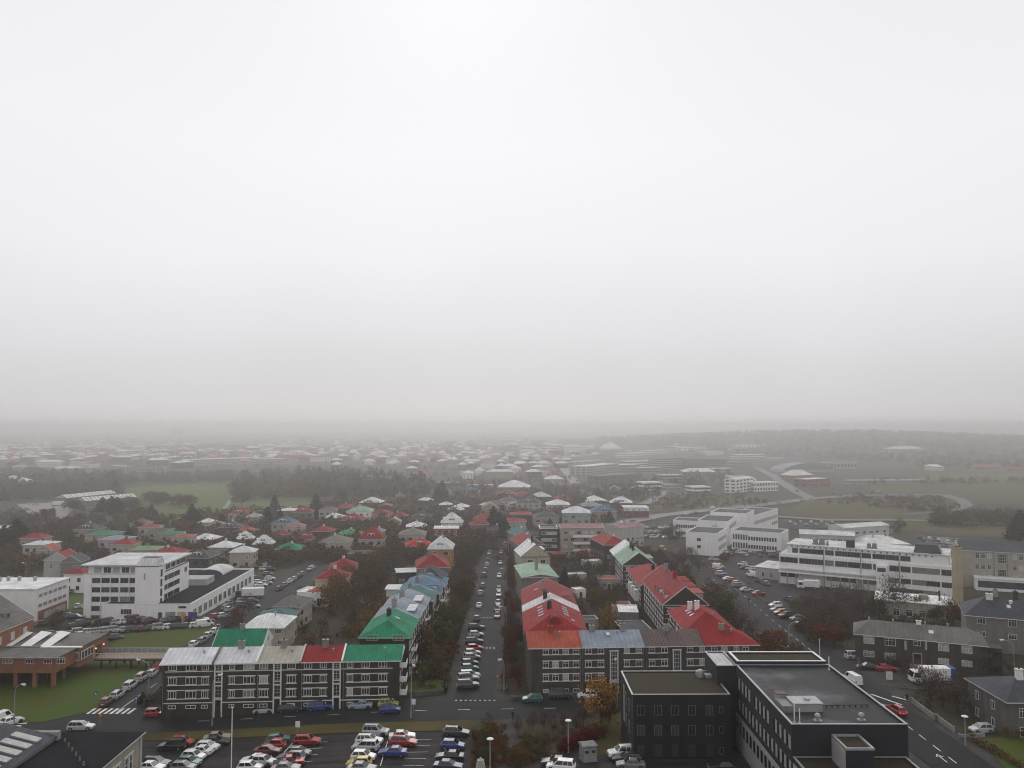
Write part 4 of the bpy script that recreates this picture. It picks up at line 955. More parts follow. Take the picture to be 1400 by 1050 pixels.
# ---- terrace along the straight street, side of the silver roofs
def row_left():
    def blk(label, X, Y, w, d, h, roofc, rise, h0, h1, wall='darkbrown', wins=True, group='dark row houses on the west side of the straight street', dz=0):
        b = B('row_house', label, 'house', (X, Y), 0, w, d, h, W[wall], group=group)
        b.ridge(rise, RF[roofc], .4, 'y', h0, h1)
        if wins:
            n = max(2, int(d / 3.4))
            for r in range(3):
                for k in range(n):
                    b.win('R', d * (k + .5) / n, .8 + r * 2.75, 1.7, 1.45, 2, 2, rnd.choices(['glass', 'curtain', 'beigeblind'], [5, 1, 1])[0], .12)
            s = MB()
            for r in range(3): b.slab(s, 'R', .3, d - .3, .6 + r * 2.75, .74 + r * 2.75, M['trim'], .09)
            b.part('sill_band', s)
            s = MB()
            for y in (d * .3, d * .75): s.box(b.w, y - .9, -.5, b.w + 1.4, y + .9, .5, M['concrete']); 
            for y in (d * .3,):
                for r in (1, 2): s.box(b.w, y - 1.4, 2.6 * r, b.w + 1.2, y + 1.4, 2.6 * r + .15, M['trim']); s.box(b.w + 1.1, y - 1.4, 2.6 * r + .15, b.w + 1.2, y + 1.4, 2.6 * r + .95, M['trim'])
            b.part('balcony', s)
        return b
    b = blk('row house with green hipped roof, dark walls, end of its row', -31.9, 171.5, 10.2, 15.5, 9, 'green', 2.3, 4.5, .0)
    b.wpx('F', 501, 868, 516, 875.5, nx=3, ny=2); b.wpx('F', 537, 868, 552, 875.5, nx=3, ny=2); b.wpx('F', 501, 886, 516, 894, nx=3, ny=2); b.wpx('F', 537, 886, 552, 894, nx=3, ny=2)
    b.chimney(4.6, 9.5, 1.6, .5, M['dark']); b.skylight(6.6, 9, .5, .4)
    b = blk('row house with silver roof and flat dormers beside green hipped roof', -31.9, 187.02, 10.2, 13, 8.9, 'bluegrey', 2.3, 0, 0)
    b.chimney(4.4, 3.5, 2.2, .6); b.dormer('R', 6.5, 6, 1.3, 3.2, RF['silver'], RF['bluegrey'], 3, setb=1.2, rise=0)
    b = blk('row house with silver roof and flat dormers before the teal roof', -31.9, 200.04, 10.2, 13, 8.6, 'bluegrey', 2.3, 0, 0)
    b.chimney(4.4, 3.5, 2.0, .6); b.dormer('R', 6.5, 6, 1.3, 3.2, RF['silver'], M['galv'], 3, setb=1.2, rise=0)
    b = blk('row house with dark teal roof between silver and blue roofs', -32.3, 213.06, 11.5, 11, 8.2, 'teal', 2.0, 0, 0); b.chimney(5, 5, 1.6, .5)
    b = blk('row house with blue metal roof and dormer', -31.5, 224.1, 11.4, 13, 8.0, 'blue', 2.4, 0, 0); b.dormer('R', 6, 5, 1.4, 3.5, RF['blue'], M['white'], 2, setb=1.0, rise=0); b.chimney(4.8, 5, 1.6, .5)
    b = blk('row house with blue metal roof farther up the row', -31.2, 237.2, 11.4, 13.5, 7.6, 'blue', 2.4, 0, 4); b.chimney(4.8, 5, 1.6, .5)
    simple_house('white flat shed with red roof edge beside blue-roofed row house', (528, 806), (556, 806), 4.5, 7, 'white', 'white', .3, 0, rows=1, chim=0, fs='F')
    simple_house('grey house with dark roof and white arched dormer', (568, 794), (606, 794), 8, 12, 'lightgrey', 'slate', 3.2, 3.5, ax='y', dorm=1)
    simple_house('low shed with shiny silver roof beside arched-dormer house', (543, 783), (569, 782), 4.5, 8, 'darkbrown', 'silver', .5, 0, rows=1, chim=0)
    simple_house('house with big dusty red hipped roof beside the yellow house', (570, 776), (614, 775), 9, 15, 'grey', 'darkred', 3.2, 5, ax='y', chim=2, fs='FR')
    b = simple_house('yellow house with pale steep roof and dormer on the straight street', (585, 750), (617.5, 750), 9, 13, 'yellow', 'pale', 3.8, 3, ax='y', chim=1, dorm=1, rows=3)
    simple_house('long house with bright red roof and dark walls beside yellow house', (556, 747), (592, 746), 5.5, 10, 'darkbrown', 'brightred', 2.2, 4, dorm=1)
    # cream houses by the office road
    b = eav('house', 'cream house with white hipped roof by the office road', 'house', (334, 857.5), (386, 857.5), 6.6, 11, W['cream']); b.ridge(2.0, RF['white'], .6, 'x', 4.2, 4.2)
    for a in (342, 360, 375.5): b.wpx('F', a, 860, a + 9, 866, nx=3); b.wpx('F', a + 4, 875, a + 10, 881, nx=2)
    for y in (2.5, 6, 9): b.win('R', y, 4.2, 1.2, 1.4, 2); b.win('R', y, 1, 1.2, 1.4, 2)
    b.vent(6, 5)
    simple_house('house with teal-green hipped roof behind white hipped roof', (350, 847), (398, 846), 6.6, 9, 'cream', 'teal', 1.6, 4, chim=0)
    b = eav('house', 'white gabled house with green roof and round gable window', 'house', (292, 885.5), (357, 885), 6.0, 8.5, W['white']); b.ridge(2.9, RF['green'], .4, 'x', 0, 0); b.chimney(5, 4.2, 1.2, .5)
    s = MB(); s.disc((b.w + .42, 4.2, 7.0), .75, M['white'], 16, 'X', .12); s.disc((b.w + .44, 4.2, 7.0), .5, M['curtain'], 16, 'X', .13); b.part('round_window', s)
    b.win('R', 2.2, 3.3, 1.4, 1.4, 2); b.win('R', 6, 3.3, 1.4, 1.4, 2)
    simple_house('cream house with grey hipped roof and chimney among brown trees', (374, 829), (410, 829.5), 6.2, 11, 'cream', 'grey', 1.9, 4.5)
    b = eav('house', 'low flat-roofed white building with worn red roof panels', 'shop', (403, 810), (445, 812), 4.2, 9, W['white']); b.flat(RF['white'], .2, capm=M['white']); s = MB()
    s.box(3.5, 1, 4.22, b.w - .8, 7.5, 4.5, RF['orange']); s.build('roof_panel', b.roofo); b.win('F', 4, 1, 3, 1.8, 3); b.win('F', 9, 1, 3, 1.8, 3)
    simple_house('cream house with bright red hipped roof, nearer of two alike', (431, 792), (471, 792), 7, 11, 'cream', 'red', 2.5, 4.5, chim=1)
    simple_house('cream house with bright red hipped roof, farther of two alike', (451, 778), (487, 777), 7, 12, 'cream', 'red', 2.5, 4.5, chim=1)
    simple_house('long low grey garage building among trees beside red-roofed cream houses', (476, 757), (512, 757), 4, 9, 'grey', 'slate', .5, 1, rows=1, chim=0)
row_left()

# ---- rows behind the right terrace
def row_right():
    def blk(label, X, Y, w, d, h, roofc, rise, h0, h1, wall='darkbrown', faces='L', ax='y', rows=3):
        b = B('row_house', label, 'house', (X, Y), 0, w, d, h, W[wall], group='row houses behind the right-hand terrace')
        b.root['group'] = 'row houses behind the cross street terrace'
        b.ridge(rise, RF[roofc], .45, ax, h0, h1)
        for f in faces:
            L = d if f in 'LR' else w; n = max(2, int(L / 3.3)); s = MB()
            for r in range(rows):
                z = .6 + r * 2.75
                for k in range(n): b.win(f, L * (k + .5) / n, z, 1.6, 1.45, 2, 2, rnd.choices(['glass', 'curtain', 'beigeblind'], [5, 1, 1])[0], .12)
                b.slab(s, f, .3, L - .3, z - .2, z - .06, M['trim'], .09); b.slab(s, f, .3, L - .3, z + 1.5, z + 1.6, M['trim'], .09)
            b.part('sill_band', s)
        return b
    b = blk('row house with front-hipped red roof and skylights near orange roof', 2.9, 174.3, 13, 19.5, 8.6, 'red', 3.0, 6.2, 0, 'darkbrown', 'F')
    for k in range(4): b.skylight(3.6, 8.6 + k * 2.6, .55, .4); b.skylight(9.3, 8.6 + k * 2.4, .55, .4)
    b.chimney(5.6, 11.5, 1.7, .5, M['dark']); b.skylight(10.6, 6, .4, .4)
    q = MB(); q.v = []; q.box(5.6, 2.6, 9.6, 7.4, 5.5, 10.6, W['darkbrown']); q.tube((6.5, 2.4, 10.6), (6.5, 5.6, 10.6), 1.1, 1.1, RF['darkred'], 10); q.build('dormer', b.roofo)
    b = blk('row house with pale grey roof stripe between two red roofs', 2.9, 193.83, 13, 8.5, 8.5, 'pale', 3.0, 0, 0, 'darkbrown', '')
    b.chimney(5.2, 5, 1.8, .5, M['dark'])
    b = blk('row house with dusty red roof behind the pale roof stripe', 2.9, 202.36, 13, 20, 8.4, 'darkred', 3.0, 0, .0, 'darkbrown', '')
    b.chimney(5.2, 9, 1.8, .5, M['concrete']); b.dormer('R', 8, 5, 1.4, 3, RF['darkred'], M['galv'], 2, setb=1, rise=0); b.skylight(3.4, 12, .5, .4)
    b = eav('row_house', 'row house with mint green low roof and tall chimney', 'house', (714, 790), (763, 789), 7.5, 21, W['grey']); b.ridge(.9, RF['mint'], .3, 'y', 0, 0); b.chimney(5.5, 8, 3, .5); b.root['group'] = 'row houses behind the cross street terrace'
    b = eav('row_house', 'yellow gabled row house with white roof slope', 'house', (713, 761), (752, 760), 8, 16, W['cream']); b.ridge(4.2, RF['white'], .3, 'y', 0, 0, fascia=mat('brown_trim', (.09, .05, .04), .7)); b.win('F', b.w / 2, 9, 2.2, 1.5, 3, 1); b.win('F', b.w * .3, 5.2, 2, 1.6, 2); b.win('F', b.w * .75, 5.2, 2, 1.6, 2); b.chimney(5.0, 6, 2.4, .4, M['dark']); b.dormer('R', 8, 7, 1.6, 4, RF['white'], M['galv'], 3, setb=1.2, rise=0)
    b = simple_house('row house with faded dark red roof behind yellow gable', (711, 745), (744, 744), 8.5, 18, 'grey', 'darkred', 2.8, 0, ax='y', chim=2)
    b = simple_house('row house with teal hipped roof before the dark balcony block', (709, 734), (737, 733), 8.5, 20, 'grey', 'teal', 2.8, 4, ax='y', chim=1)
    b = eav('apartment_block', 'dark narrow apartment block with pale windows beside the balcony block', 'apartment block', (738, 724), (763, 724), 12, 14, W['slate2']); b.flat(RF['grey'], .3, capm=M['white'])
    for r in range(4):
        for k in range(3): b.win('F', 1.8 + k * (b.w - 3.4) / 2, 1.3 + r * 2.8, 2.4, 1.4, 3, 1, rnd.choice(['glass', 'curtain']), .14)
    b = eav('apartment_block', 'beige four-storey apartment block with long balconies', 'apartment block', (767, 722), (825, 721.5), 13, 12, W['beige']); b.ridge(1.0, RF['mauve'], .3, 'x', 0, 0)
    for r in range(4):
        for k in range(6):
            b.win('F', 2 + k * (b.w - 4) / 5, 1.6 + r * 2.9, 1.9, 1.4, 2, 1, rnd.choice(['glass', 'glass', 'curtain']), .1)
        if r:
            s = MB(); s.box(5, -1.5, .6 + r * 2.9 - .3, b.w, 0, .75 + r * 2.9 - .3, M['concrete']); s.box(5, -1.5, .75 + r * 2.9 - .3, b.w, -1.38, 1.75 + r * 2.9 - .3, W['white']); s.build('balcony', b.root)
    b.chimney(b.w - 2, 6, 2, .5)
    simple_house('grey building with mauve roof behind the balcony block', (826, 719), (850, 722), 10, 16, 'lightgrey', 'mauve', 1.2, 0, ax='y', chim=1)
    b = simple_house('dark row house with coral red roof beside white hipped one', (826, 745), (862, 744), 9, 20, 'darkbrown', 'red', 2.4, 4.5, ax='y', chim=1, fs='FL')
    # row by the hospital road
    b = blk('row house with red hipped roof and two white chimneys', 38.2, 179, 10.9, 19.5, 8.0, 'red', 2.9, 5.2, 5.2, 'darkbrown', 'FL')
    b.chimney(3.4, 11.5, 2.0, .5, M['white']); b.chimney(4.6, 9.5, 2.0, .5, M['white']); b.vent(7, 5)
    for k in range(3): b.skylight(2.9, 7.5 + k * 2.2, .5, .35)
    b = blk('dark gabled row house with maroon roof and three flat red dormers', 38.2, 205, 10.9, 31, 8.6, 'darkred', 4.2, 0, 0, 'darkbrown', 'LF')
    b.win('F', 5.45, 9.6, 1.5, 1.6, 2, 2, 'glass', .2); s = MB(); s.box(0, -.12, 8.5, b.w, 0, 8.75, M['grey']); b.part('gable_band', s)
    for y in (5, 13, 21): b.dormer('R', y, 6.2, 1.7, 4.2, RF['orange'] if y == 5 else RF['red'], M['galv'], 3, z=b.h + .5, setb=.5, rise=0)
    b.dormer('L', 4, 3.4, 1.7, 3, RF['darkred'], M['white'], 2, setb=.7); b.dormer('L', 13, 7, 1.7, 3, RF['darkred'], M['white'], 3, setb=.7, rise=0); b.chimney(5.2, 12, 1.8, .5, RF['red']); b.chimney(5.2, 24, 1.8, .5)
    b = blk('row house with wide plain red hipped roof', 37.6, 237.3, 11.5, 26, 7.6, 'red', 2.6, 0, 5.2, 'darkbrown', 'L')
    b.chimney(5.5, 11, 1.5, .5, M['dark'])
    s = MB()
    for y in (4, 9.5, 15): s.box(-1.3, y, 2.2, 0, y + 2.2, 5.4, M['white'])
    b.part('bay', s)
    b = blk('dark gabled row house with mint green roof and white gable window', 37.3, 273, 10.8, 20, 8.4, 'mint', 3.9, 0, 0, 'darkbrown', 'LF')
    b.win('F', 5.4, 9.4, 1.9, 1.9, 3, 3, 'curtain', .2); b.chimney(4.6, 8, 2, .45, M['dark']); b.chimney(4.6, 13, 2, .45, M['dark']); b.dormer('R', 6, 7, 1.5, 4.5, RF['mint'], M['galv'], 2, setb=.4, rise=0)
    for k in range(4): b.skylight(2.8, 5 + k * 3.4, .5, .4)
    b = blk('row house with white metal roof joined to mint roof', 37.3, 293.03, 10.8, 14, 8.4, 'white', 3.9, 0, 0, 'darkbrown', '')
    # sheds in the back gardens
    def shed(label, e1, e2, h, d, wall, roofm, cap=None):
        b = eav('garden_shed', label, 'shed', e1, e2, h, d, W[wall], group='sheds in the back gardens'); b.flat(RF[roofm], .12, capm=cap or M['galv'], pt=.2); b.door('F', b.w * .5, 0, .9, 1.9, M['timber']); return b
    shed('grey garage with white roof among garden trees', (846, 837.5), (873, 838), 4.2, 9, 'grey', 'white', M['white'])
    shed('low garage with red roof behind white-roofed one', (838, 829), (864, 829), 3.2, 6, 'lightgrey', 'darkred')
    shed('flat grey garage with dark felt roof behind the terrace', (852, 863), (892, 862), 3.2, 10, 'slate2', 'slate')
    shed('garden hut with coral roof and white windows', (818, 792), (848, 792), 3.4, 6, 'beige', 'orange').win('F', 2, 1, 1.2, 1.2, 2)
    shed('pale flat-roofed garden shed by the lawn', (776, 786), (802, 785), 2.8, 4, 'lightgrey', 'pale')
    shed('white flat garden shed below mint-roofed house', (800, 768), (824, 767), 3, 5, 'lightgrey', 'white')
    shed('small red-roofed hut below the balcony block', (793, 757), (808, 757), 3, 6, 'maroon', 'brightred')
    shed('longer red-roofed hut below balcony block', (797, 761), (822, 761), 3, 5, 'maroon', 'red')
    shed('small red shed beside yellow gable', (757, 758), (775, 757), 3.2, 6, 'maroon', 'brightred')
    shed('long low concrete garage behind the red-roofed row', (787, 848), (818, 847), 2.6, 4, 'lightgrey', 'slate')
    shed('tiny white shed amid dark shrubs', (787, 807), (801, 806), 2.6, 4, 'white', 'white')
row_right()

def hospital():
    P1 = G(1066, 797); P2 = G(1303, 817); v = P2 - P1; yaw = math.atan2(v.y, v.x); L = math.hypot(v.x, v.y)
    b = B('hospital_block', 'long white hospital block with dark ribbon windows and roof fans', 'hospital', P1, yaw, L, 17, 10.3, W['white'], z0=P1.z)
    x0 = b.uz('F', 1076, 760)[0]; x1 = b.uz('F', 1297, 765)[0]
    s = MB(); s.box(x0, .5, 10.3, x1, 16.6, 13.6, W['white']); s.build('top_floor', b.root)
    r = MB(); r.box(x0 - .3, .2, 13.6, x1 + .2, 16.8, 13.85, RF['pale']); r.box(.2, .2, 10.3, x0 - .3, 16.8, 10.34, RF['pale']); b.roofo = r.build('roof', b.root)
    def rib(f, xs, z, hh, off=0.0):
        for a, c in xs:
            ua, uc = b.uz(f, a, 780)[0], b.uz(f, c, 780)[0]
            n = max(1, round((uc - ua) / 4.4)); ww = (uc - ua) / n
            for k in range(n): b.win(f, ua + ww * (k + .5), z, ww, hh, 4, 1, rnd.choice(['glass', 'glass', 'glass2', 'beigeblind']), .1, M['grey'], off)
    rib('F', [(1083, 1091), (1093, 1126), (1128, 1140), (1142, 1176), (1178, 1191), (1193, 1229), (1231, 1245)], 10.9, 1.7, -.5)
    rib('F', [(1067, 1091), (1093, 1126), (1128, 1140), (1142, 1176), (1178, 1192), (1194, 1198), (1216, 1229), (1231, 1245), (1247, 1285), (1287, 1301)], 7.4, 1.9)
    rib('F', [(1216, 1229), (1231, 1245), (1247, 1285), (1287, 1301)], 3.6, 1.7); rib('F', [(1067, 1091), (1130, 1170), (1180, 1198)], 2.4, 1.5); rib('F', [(1216, 1285)], .6, 1.5)
    s = MB()
    for k in range(24): b.slab(s, 'F', 4 + k * 1.9, 4.5 + k * 1.9, 13.05, 13.35, M['dark'], -.44)
    s.build('air_brick', b.root)
    s = MB()
    for px in (1126.5, 1177, 1229.5): u = b.uz('F', px, 780)[0]; s.tube((u, -.15, 0), (u, -.15, 13), .13, .13, M['grey'], 6)
    b.part('downpipe', s)
    s = MB(); ue = b.uz('F', 1213, 780)[0]
    s.box(0, -2.4, 4.2, ue, 0, 4.5, M['trim']); s.box(0, -1.2, 5.3, ue, 0, 5.6, M['trim'])
    for k in range(12): s.box(k * ue / 12, -2.3, 0, k * ue / 12 + .35, -1.9, 4.2, W['beige'])
    b.part('canopy', s)
    s = MB(); u0, u1 = b.uz('F', 1199, 780)[0], b.uz('F', 1214, 780)[0]; s.box(u0, -2.6, 0, u1, 0, 9.2, W['white']); s.box(u0 + .4, -2.65, 7.3, u1 - .4, -2.6, 8.6, M['glass2']); b.part('lift_shaft', s)
    s = MB(); s.box(x1 - 1, 17 - 13, 8.6, b.w + .03, 13, 12.2, M['glass']); 
    b.win('R', 6, 10.9, 5.5, 2.2, 4, 1, 'glass', .15, off=-.2); b.win('R', 6, 3.6, 5, 1.7, 4, 1)
    for px, hh, rr in ((1112, 1.6, .9), (1121, 1.9, 1.0), (1129, 1.2, .4), (1186, 1.3, .7), (1193.5, 1.4, .8)):
        u = b.uz('F', px, 745)[0]; q = MB(); q.box(u - rr, 3, 13.8, u + rr, 3 + 2 * rr, 14.3, M['grey']); q.tube((u, 3 + rr, 14.3), (u, 3 + rr, 13.9 + hh), rr * .9, rr * .9, M['grey'], 12); q.ball((u, 3 + rr, 13.9 + hh), rr, M['grey'], 12, 6, .6); q.build('roof_fan', b.roofo)
    u = b.uz('F', 1161, 745)[0]; q = MB(); q.box(u - 1.2, 1.5, 13.8, u + 1.2, 4.5, 16.2, W['slate']); q.build('roof_plant', b.roofo)
    u0, u1 = b.uz('F', 1248, 745)[0], b.uz('F', 1284, 745)[0]; q = MB(); q.poly([(u0, 1, 13.9), (u1 + .6, 1, 13.9), (u1 - .4, 3.2, 16.4), (u0 + .6, 3.2, 16.4)], RF['slate']); q.box(u0 + .6, 3.2, 13.85, u1 - .4, 8, 16.4, RF['slate']); q.poly([(u1 + .6, 1, 13.9), (u1 + .6, 8, 13.9), (u1 - .4, 8, 16.4), (u1 - .4, 3.2, 16.4)], W['beige']); q.build('roof_screen', b.roofo)
    # chimney stack
    p = G(1310, 828); t = empty('chimney_stack', p); tag(t, 'tall square beige chimney stack at the end of the white hospital', 'chimney')
    st = mat('stained_concrete', (.4, .36, .27), .9, col2=(.33, .26, .14), scale=.25, detail=6)
    m = MB(); m.box(-1.1, -1.0, -2, 1.1, 1.0, 17.2, st); m.build('shaft', t); m = MB(); m.box(-1.2, -1.1, 17.2, 1.2, 1.1, 17.7, st); m.box(-.8, -.8, 17.7, .8, .8, 17.9, M['dark']); m.build('cap', t)
    m = MB(); m.box(1.1, -.3, 0, 1.22, .3, 16, M['galv']); m.build('ladder', t)
    # annexe with white flat roof
    a = eav('boiler_house', 'low boiler house with bright white flat roof before the hospital', 'boiler house', (1197, 820), (1303, 829), 5, 12, W['beige']); r = MB(); r.box(-.3, -.3, 5, a.w + .3, a.d + .3, 5.25, RF['white']); a.roofo = r.build('roof', a.root)
    for k in range(7): a.win('F', 2 + k * 3.2, 1.2, 1.6, 2.0, 2, 2, 'glass', .1)
    q = MB(); q.box(11, 5, 5.25, 13.4, 7.4, 6.4, M['concrete']); q.build('roof_plant', a.roofo); q = MB(); q.tube((a.w - 3, 5, 5.2), (a.w - 3, 5, 8), .25, .25, M['dark'], 8); q.build('flue', a.roofo)
    # cream hospital wing
    c = eav('hospital_wing', 'cream hospital wing with slate roof and tall stair window', 'hospital', (1313, 752), (1470, 760), 12.5, 14, W['beige']); c.ridge(2.2, RF['slate'], .4, 'x', 0, 0)
    for r in range(3):
        for px in (1336, 1344, 1352.5, 1387.5, 1396): c.wpx('F', px - 3, 755.5 + r * 15 + (px - 1336) * .05, px + 3, 763 + r * 15 + (px - 1336) * .05, nx=2, ny=2, g=rnd.choice(['glass', 'glass2', 'curtain']))
    c.wpx('F', 1364, 758, 1376, 770, nx=4, ny=3); c.wpx('F', 1364, 778, 1376, 793, nx=4, ny=3)
    s = MB(); u0, u1 = c.uz('F', 1361, 775)[0], c.uz('F', 1379, 775)[0]
    for x in (u0, u1): s.box(x - .3, -.5, 0, x + .3, 0, 12.3, W['beige'])
    c.part('pilaster', s)
    s = MB(); u0 = c.uz('F', 1331, 795)[0]; s.box(u0, -5, -1, c.w, 0, 4.0, W['white']); s.box(u0 + .6, -5.04, 1.2, c.w, -5, 3.4, M['glass2']); s.box(u0 - .2, -5.2, 4, c.w, 0, 4.3, M['trim']); c.part('glazed_porch', s)
    # white wings behind
    d = eav('hospital_wing', 'white wing with pale low-pitched roof behind the long block', 'hospital', (1094, 730), (1168, 733), 9.5, 12, W['lightgrey']); d.ridge(1.2, RF['pale'], .3, 'x', 0, 0)
    for r in range(2):
        for k in range(6): d.win('F', 5 + k * (d.w - 8) / 5, 6.6 - r * 3.6, 2.2, 1.5, 3, 2, 'glass', .12)
    d = eav('hospital_wing', 'tall pale wing with white roof set across the others', 'hospital', (1156, 722), (1215, 718), 12, 10, W['lightgrey']); d.ridge(1.0, RF['pale'], .3, 'x', 0, 0)
    for r in range(3):
        for k in range(7): d.win('F', 3 + k * 4, 8.8 - r * 3.3, 2.2, 1.4, 3, 1, 'glass', .12)
    d = eav('chapel_hall', 'white hall with broad low hipped roof behind hospital', 'hospital', (1178, 744), (1244, 744), 6, 18, W['lightgrey']); d.ridge(2.6, RF['white'], .4, 'x', 7, 7)
    d.win('F', 4, 2, 3, 1.6, 4); d.win('F', 10, 2, 3, 1.6, 4); d.vent(8, 7, r=.5); d.chimney(14, 8, 1, .4)
    # the white school of stacked boxes
    zg = T(95, 365)
    def bx(label, e1, e2, h, d, roof='slate', wins=None, ref=1, zg=None, name='school_block'):
        k = eav(name, label, 'school', e1, e2, h, d, W['white'], ref=ref, group='white flat-roofed school blocks'); k.flat(RF[roof], .35, capm=M['white'], pt=.3); return k
    k = bx('white cubic school block with blank front and one square window', (937.5, 728), (981, 730.5), 9.8, 22)
    u = k.uz('F', 955.5, 736)[0]; k.win('F', u, 6.3, 1.8, 1.5, 2, 1); k.win('F', u, 3.2, 1.8, 1.5, 2, 1)
    s = MB(); k.slab(s, 'R', 1.5, 20, 6.2, 7.6, W['lightgrey'], .1); k.slab(s, 'R', 1.5, 20, 2.4, 4.2, W['lightgrey'], .1); k.part('wall_panel', s)
    k = bx('white school wing with two rows of slim dark windows', (1000, 725.5), (1068, 730), 8.6, 16)
    n = 17
    for r in range(2):
        for i in range(n):
            tall = i < 6; k.win('F', 1.0 + i * (k.w - 3.5) / (n - 1), 1.0 + r * 3.8, .75 if tall else .85, 2.4 if tall else 1.7, 1, 1, 'glass', .05, M['grey'])
    k = bx('middle white school block standing above the blank cube', (954, 712), (996, 714), 11.5, 26)
    for px in (971.5, 979): u = k.uz('F', px, 720)[0]; k.win('F', u, 7.4, 1.9, 1.6, 2, 1)
    s = MB(); k.slab(s, 'R', 2, 24, 7.8, 9.6, W['lightgrey'], .1); k.part('wall_panel', s)
    k = bx('low white school wing with dark window strip by the yellow van', (920, 712), (954, 713.5), 8.4, 16)
    for r in range(2):
        for i in range(9): k.win('F', 2.2 + i * (k.w - 3.5) / 8, 1.4 + r * 3.6, .9, 1.6, 1, 1, 'glass', .06, M['grey'])
    k = bx('highest white school block with long flat roof at the back', (971, 700.5), (1021, 703), 13, 20)
    k = bx('slanting white school wing facing the traffic island', (1023, 708), (1063.5, 696), 10, 16, zg=None)
    s = MB(); k.slab(s, 'F', 1, k.w - 1, 5.4, 7.2, W['lightgrey'], .1); k.part('wall_panel', s)
    for i in range(3): k.win('F', k.w - 2.5 - i * 4, 2, 2.6, 1.7, 3, 1, 'glass', .08)
    g = eav('store_shed', 'low white gabled store beside the hospital car park', 'store', (1032, 774.5), (1066, 778), 4.2, 11, W['lightgrey']); g.ridge(1.6, RF['white'], .3, 'x', 3, 0)
    for u in (3, 6): g.win('F', u, .8, 1.1, 1.9, 2, 2)
    g.skylight(6.5, 3, .4, .5); g.skylight(8.2, 3, .4, .5)
hospital()

